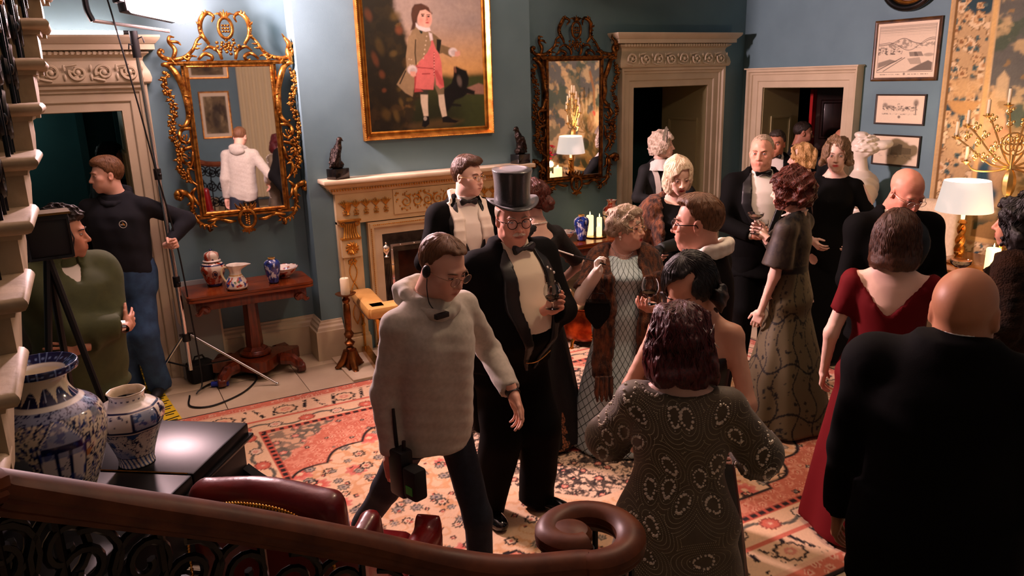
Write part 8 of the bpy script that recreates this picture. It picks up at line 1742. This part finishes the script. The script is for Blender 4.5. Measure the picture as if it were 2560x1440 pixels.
# ------------------------------------------------------------------ 11 older man with glass, 12 man behind, 13 man in the doorway, 14 bald man in the doorway
P = Person('balding older man in dinner jacket holding a glass before the door', (4.46,4.26), 168, 1.84, 'm', 1.10, belly=.02, head=(22,2,0), skin=SKIN_RUDDY, hs=1.08, face=dict(fat=.5, age=.8, brow=lin(176,140,112), nose=1.15, lid=.3), arms={1:dict(to=(.10,.30,1.13),pole=(1,-.3,-.6)), -1:dict(to=(-.24,.12,.95))}, hands={1:dict(pose='grip',palm=(-.7,.1,.4),dir=(-.7,.7,.2))})
dinner_man(P, vw=.10, vbot=.56); hair_short(P, hm_grey, .004, .104, .004, -.06, .075); g_ = P.grip(1); drink('sherry_glass', (g_[0],g_[1],g_[2]+.04), 'sherry glass held by the balding older man')
P = Person('man with dark hair and bow tie half hidden behind older man', (6.30,5.83), -172, 1.70, 'm', 1.0, head=(6,0,0), skin=lin(206,140,110), hs=1.08, face=dict(brow=lin(50,40,34), age=.5, nose=1.15)); dinner_man(P); hair_short(P, hair_mat('iron_grey_hair', lin(84,74,66), lin(44,38,34)), .009, .078, .006, -.06, .045, top=.006)
P = Person('man with earpiece in right profile deep in the right doorway', (6.95,6.10), 80, 1.77, 'm', 1.0, head=(4,8,0), skin=lin(190,130,104), face=dict(stubble=.6, brow=lin(40,30,24), nose=1.1), z0=0.0); P.trousers(black_wool); pullover(P, mat('black_jersey', lin(14,14,15), .9), hood=False); P.shoes(patent); hair_short(P, hair_mat('cropped_dark_hair', lin(60,48,40), lin(34,26,22)), .004, .076, .006, -.065, .045); mb = MB().ball((-.083,.0,-.006),(.008,.012,.014)); P.headobj('earpiece', mb, blk_plastic)
P = Person('bald man barely visible behind the bust in the doorway', (6.88,5.50), 150, 1.72, 'm', 1.0, skin=lin(200,136,106), z0=0.0); P.trousers(black_wool); pullover(P, MATS['black_jersey'], hood=False); P.shoes(patent)
# ------------------------------------------------------------------ 15 blonde with finger waves
P = Person('golden blonde woman with finger waves in left profile', (5.96,5.18), -72, 1.615, 'f', 1.0, head=(-8,0,0), skin=SKIN_PALE, hs=1.06, bare=True, face=dict(lip=lin(186,60,60), makeup=.6, brow=lin(120,86,56), smile=.6)); P.dress(velvet, top=.76, flare=.26, off=.010); hair_bob(P, hm_blond, -.075, .102, .020, .068, .011, 68, face_w=.056)
# ------------------------------------------------------------------ 16 auburn woman in black beaded lace
P = Person('auburn curly haired woman in black floral lace holding a coupe', (3.85,3.40), -72, 1.70, 'f', 1.06, head=(-8,4,0), skin=SKIN_PALE, bare=True, hs=1.05, bust=.02, face=dict(lip=lin(180,60,56), makeup=.7, brow=lin(90,44,26), lid=.3), arms={1:dict(to=(3.66,3.45,1.31),world=True,pole=(.5,-.2,-1)), -1:dict(to=(-.20,.10,.80),pole=(-.6,-.8,0))}, hands={1:dict(pose='grip',palm=(-.5,.4,.6),dir=(.1,.8,.5)), -1:dict(pose='relax',palm=(.9,0,0))})
def vine(V):
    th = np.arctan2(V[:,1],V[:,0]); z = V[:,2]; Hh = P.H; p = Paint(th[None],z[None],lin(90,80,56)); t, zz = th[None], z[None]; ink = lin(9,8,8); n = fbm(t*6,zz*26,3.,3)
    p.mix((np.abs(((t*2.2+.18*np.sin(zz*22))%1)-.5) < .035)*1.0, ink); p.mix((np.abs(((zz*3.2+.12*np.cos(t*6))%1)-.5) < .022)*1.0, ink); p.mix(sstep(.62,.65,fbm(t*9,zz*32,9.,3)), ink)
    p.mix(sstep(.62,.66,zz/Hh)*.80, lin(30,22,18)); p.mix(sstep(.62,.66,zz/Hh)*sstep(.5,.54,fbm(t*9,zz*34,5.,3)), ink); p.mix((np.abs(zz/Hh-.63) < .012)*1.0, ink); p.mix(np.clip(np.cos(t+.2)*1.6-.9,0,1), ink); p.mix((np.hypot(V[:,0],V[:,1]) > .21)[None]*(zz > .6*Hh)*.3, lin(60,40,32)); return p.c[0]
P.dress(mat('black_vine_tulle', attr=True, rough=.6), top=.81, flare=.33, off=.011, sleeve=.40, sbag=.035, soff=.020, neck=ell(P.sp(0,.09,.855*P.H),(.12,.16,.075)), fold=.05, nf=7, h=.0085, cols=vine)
hair_bob(P, hm_aub, -.085, .108, .028, .066, .013, 72, face_w=.052, back=.015); 
mb = MB()
for k in range(10): mb.ball((-.098,-.02-.008*k,.05-.004*k+.006*math.sin(k*2)),.005,6,4)
P.headobj('jewelled_comb', mb, mat('green_paste', lin(90,170,130), .1, .3)); neck_beads(P, pearl, .070, .03, 44, .006); g_ = P.grip(1); drink('coupe_glass', (g_[0],g_[1],g_[2]+.06), 'coupe raised by the auburn woman in floral lace')
# ------------------------------------------------------------------ 17 woman in black looking at the camera
P = Person('light brown haired woman in black slit sleeve gown facing the camera', (5.11,4.12), 172, 1.78, 'f', .98, head=(10,0,0), skin=SKIN_PALE, bare=True, hs=1.05, face=dict(lip=lin(190,56,58), makeup=.8, brow=lin(96,66,44), lid=.55), arms={1:dict(to=(.16,.24,1.02),pole=(1,-.4,-.4)), -1:dict(to=(-.14,.26,1.02),pole=(-1,-.4,-.4))})
P.dress(velvet, top=.836, flare=.28, off=.010, sleeve=.95, soff=.010, sbag=.012, neck=ell(P.sp(0,.02,.862*P.H),(.165,.14,.068)), cutfn=lambda D,x,y,z: np.maximum(D, -(np.sqrt(((z-1.31)/.11)**2+((y-.015)/.028)**2)-1)*.03*np.where(x<-.15,1,-1)-np.where(x<-.15,0,9)) if False else D)
fc_ = Field((-.4,-.2,1.1),(.4,.3,1.5),.01); hair_bob(P, hm_ash, -.06, .110, .022, .074, .008, 62, face_w=.055, side_part=-.5); f = hair_field(lo=(-.17,-.2,-.2))
for q in (-1,1):
    for k in range(6): f.add(ell((q*(.088+.006*(k%2)),-.06+.022*k,-.045-.008*(k%2)),(.022,.02,.026)),.016)
w_ = wob(.005,110); f.all(lambda D,x,y,z: D+w_(x,y,z)); P.headfield('hair_curls', f, hm_ash)
mb = MB(); s_ = P.S[-1]; mb.tube([tuple(s_+A(-.048,.035,.02)),tuple(s_+(P.E[-1]-s_)*.35+A(-.050,.03,0)),tuple(s_+(P.E[-1]-s_)*.7+A(-.046,.02,0))],[.006,.024,.004],8,flat=.5); g2 = mb_geo(mb, SKIN_PALE); g2.obj('shoulder_slit', skin_m, P.root)
# ------------------------------------------------------------------ 18 bald man with moustache, 19 red dress, 20 bald man in front, 21 woman at the edge
P = Person('bald man with grey moustache and glasses looking down by the lamp', (3.99,2.80), 158, 1.77, 'm', 1.08, lean=4, head=(-14,28,0), neckfwd=.03, skin=lin(222,150,126), hs=1.04, face=dict(age=.7, brow=lin(130,100,80), lid=.1, fat=.3, nose=1.1), arms={1:dict(to=(.12,.28,1.05)), -1:dict(to=(-.12,.28,1.05))}); dinner_man(P); spectacles(P, silver, r=.021, rz=.016)
f = Field((-.05,.06,-.08),(.05,.12,-.03),.003)
for q in (-1,1): f.add(cone((q*.006,.096,-.052),(q*.028,.086,-.066),.0075,.005),.006)
P.headfield('moustache', f, hm_grey)
crim = mat('crimson_jersey', lin(98,4,12), .8, spec=.2)
P = Person('chestnut bobbed woman in crimson gown with deep V back', (3.27,2.27), 2, 1.645, 'f', 1.16, head=(4,4,0), skin=SKIN_PALE, bare=True, hs=1.04, hipw=1.06, face=dict(h=.0065), arms={-1:dict(to=(-.27,.03,.80),pole=(-.4,-1,0)), 1:dict(to=(.20,.30,1.15),pole=(1,-.3,-.6))}, hands={1:dict(pose='grip',palm=(-.6,0,.5))})
P.dress(crim, top=.825, flare=.31, off=.011, sleeve=.30, soff=.013, fold=.05, nf=6, cutfn=lambda D,x,y,z: np.maximum(D, -np.maximum(np.maximum(np.abs(x)-(z-.700*1.657)*.80, z-2), y-.03)), neck=ell(P.sp(0,.05,.86*P.H),(.11,.12,.07)))
mb = MB()
for k in range(-3,4): mb.tube([(k*.012,-.128,.625*P.H),(k*.03,-.140,.60*P.H),(k*.045,-.150,.57*P.H)],[.003,.005,.001],6)
mb.build('gathered_pleats', crim, P.root); hair_bob(P, hm_chest, -.135, .108, .018, .07, .003, 60, back=.012); g_ = P.grip(1); drink('coupe_glass', (g_[0],g_[1],g_[2]+.05), 'coupe held between the crimson gown and the bald man')
P = Person('bald man in black tailcoat with his back nearest the viewer', (2.03,1.19), 6, 1.765, 'm', 1.14, sink=.085, head=(4,4,0), skin=SKIN_TAN, hs=1.06, face=dict(fat=.5, lip=lin(140,80,66)), arms={1:dict(to=(.29,.10,.86),pole=(.3,-1,0)), -1:dict(to=(-.29,.10,.86),pole=(-.3,-1,0))})
dinner_man(P, tails=True, hem=.44); mb = MB()
for k in range(16): a = k*2.4; mb.ball((-.155+.0042*k**.5*3*math.cos(a),.085,.765*P.H+.0042*k**.5*3*math.sin(a)),(.010,.010,.009),6,4)
mb.build('carnation', mat('cream_petals', lin(236,212,170), .8), P.root)
P = Person('dark haired woman in brown fur at the right edge holding a coupe', (4.02,2.10), -80, 1.66, 'f', 1.1, head=(-4,0,0), skin=lin(206,146,118), bare=True, hs=1.05, face=dict(lip=lin(150,50,50), makeup=.8, nose=1.1, brow=lin(30,20,16)), arms={1:dict(to=(3.80,2.20,1.23),world=True,pole=(.5,-.3,-.8)), -1:dict(to=(-.2,.2,.9))}, hands={1:dict(pose='grip',palm=(-.5,.3,.7),dir=(.1,.9,.3))}); P.dress(velvet, top=.78, flare=.28, off=.01); hair_bob(P, hm_black, -.14, .115, .025, .07, .012, 60, face_w=.055); fur(P, .56, .80, .05, (1,-1), .7, .08, m=mat('dark_mink', lin(52,30,17), .85, col2=lin(18,10,6), nscale=9, ndetail=6, bump=1.0, bscale=120, spec=.15)); g_ = P.grip(1); drink('coupe_glass', (g_[0],g_[1],g_[2]+.06), 'coupe held by the woman in dark fur at the edge')
mb = MB()
for k in range(18): a = k*1.1; mb.ball((.13,.10+.012*math.sin(a)*k*.12,1.27-.008*k+.01*math.cos(a)),(.006,.006,.007),6,4)
mb.build('jet_brooch', mat('blue_paste', lin(120,130,190), .1, .4), P.root)
# ------------------------------------------------------------------ crew at the left
olive = mat('olive_overshirt', lin(74,80,46), .85, col2=lin(64,70,40), nscale=12, bump=.06, bscale=300)
P = Person('man in olive overshirt with crossed arms behind the film camera', (-.19,4.47), 150, 1.735, 'm', 1.16, belly=.03, head=(-48,2,0), skin=lin(206,146,118), hs=1.04, face=dict(brow=lin(40,28,22), stubble=.5, nose=1.1), arms={1:dict(to=(-.13,.245,1.12),pole=(1,.1,-.7)), -1:dict(to=(.10,.20,1.07),pole=(-1,.1,-.7))}, hands={1:dict(pose='flat',palm=(0,-1,0),dir=(-.8,-.6,.1)), -1:dict(pose='flat',palm=(0,-1,0),dir=(1,-.3,.1))}, z0=0.0)
P.trousers(black_wool); P.shoes(patent); P.shirt(shirt_white, .70, .008); P.jacket(olive, hem=.45, vbot=.78, vw=.045, off=.030, lapel=False, name='overshirt', sleeve=.93, wr=.006); P.collar(olive, .072, h=.03)
d = unit(P.Wr[1]-P.E[1]); MB().tube([tuple(P.Wr[1]-d*.03),tuple(P.Wr[1]-d*.012)], .032, 14).build('wrist_watch', silver, P.root); hair_short(P, hm_dk, .018, .072, .006, -.06, .04, top=.012, wv=.006)
navym = mat('navy_fleece', lin(14,17,27), .9, col2=lin(11,13,21), nscale=40, bump=.05, bscale=300)
P = Person('crew man in navy hoodie and jeans gripping the lamp stand', (.13,6.36), -158, 1.84, 'm', 1.05, head=(55,2,0), skin=SKIN, hs=1.05, face=dict(brow=lin(120,80,50), nose=1.15, stubble=.2), arms={-1:dict(to=(.435,6.17,1.20),world=True,pole=(-.8,-.5,-.5)), 1:dict(to=(.26,.10,.95))}, hands={-1:dict(pose='fist',palm=(.2,.9,.0),dir=(-.75,.45,.2)), 1:dict()}, z0=0.0)
P.trousers(denim, off=.018, top=.57, loose=.01); P.shoes(mat('black_trainers', lin(20,20,22), .6)); pullover(P, navym); hair_short(P, hm_sandy, .009, .072, .008, -.06, .04, top=.008)
Tt = np.array(P.T); zl = .735*P.H; yl = float(np.interp(zl,Tt[:,0],Tt[:,2]+Tt[:,3]))+.020; mb = MB().tube([(-.09+.026*math.cos(a),yl-.004,zl+.026*math.sin(a)) for a in np.linspace(0,6.28,20,endpoint=False)], .0022, 5, True); mb.build('badge_ring', shirt_white, P.root); MB().prism([(-.105,zl-.008),(-.095,zl-.008),(-.088,zl+.012),(-.098,zl+.002)],yl-.006,yl,'xz').build('badge_boat', mat('amber_print', lin(220,150,40), .6), P.root); MB().box((-.09,yl-.006,zl-.006),(-.073,yl,zl)).build('badge_word', shirt_white, P.root)
for i,(x,y,rel,H_,hm,lb) in enumerate(((.16,7.75,62,1.86,hm_dk,'dark haired man in black in left doorway facing right'),(.42,7.95,75,1.78,hm_chest,'brown haired person furthest back in the left doorway'))):
    P = Person(lb, (x,y), rel, H_, 'm', 1.0, head=(6,4,0), skin=lin(196,136,108), face=dict(brow=lin(30,22,18)), z0=0.0); P.trousers(black_wool); pullover(P, MATS['black_jersey'], hood=False); P.shoes(patent); hair_short(P, hm, .010, .07, .006, -.065, .036, top=.006)
sw = empty('fill_sconce', (-1.2,9.30,1.9), label='added brass fill sconce, out of view in the far teal room', cat='sconce'); MB().lathe([(0,0),(.05,0),(.06,.01),(.02,.02),(.02,.06)],14,(0,0,0),'y').tube([(0,-.05,0),(0,-.10,0),(0,-.10,.05)], .01, 8).build('bracket', brass, sw); MB().lathe([(.07,.05),(.05,.18),(.045,.18)],18,(0,-.10,0)).build('fill_shade', mat('fill_silk', lin(240,230,210), .7, emit=(1,.95,.85), estr=1.0), sw)  # added lamp, out of view, brightens the otherwise black far room
sl = bpy.data.lights.new('fill_sconce_bulb','POINT'); sl.energy = 9; sl.color = (.85,1.0,.95); sl.shadow_soft_size = .06; so = bpy.data.objects.new('fill_sconce_bulb', sl); COL.objects.link(so); so.parent = sw; so.location = (0,-.16,.24)
bp = empty('equipment_case', (-.32,5.55,0), R(20), label='olive grey kit backpack piled behind the film camera', cat='bag'); f = Field((-.3,-.25,0),(.3,.25,1.3),.02); f.add(rbox((0,0,.55),(.22,.16,.50),.10),.03); f.add(ell((0,.0,1.08),(.20,.15,.12)),.08); field_obj('pack_body', f, mat('khaki_canvas', lin(96,92,76), .9, col2=lin(30,30,28), nscale=5), bp); MB().tube(smooth_path([(-.12,-.16,1.05),(-.13,-.2,.8),(-.12,-.17,.5)],5), .02, 8, flat=.4).build('strap', blk_plastic, bp); MB().tube(smooth_path([(.12,-.16,1.05),(.13,-.2,.8),(.12,-.17,.5)],5), .02, 8, flat=.4).build('strap', blk_plastic, bp)
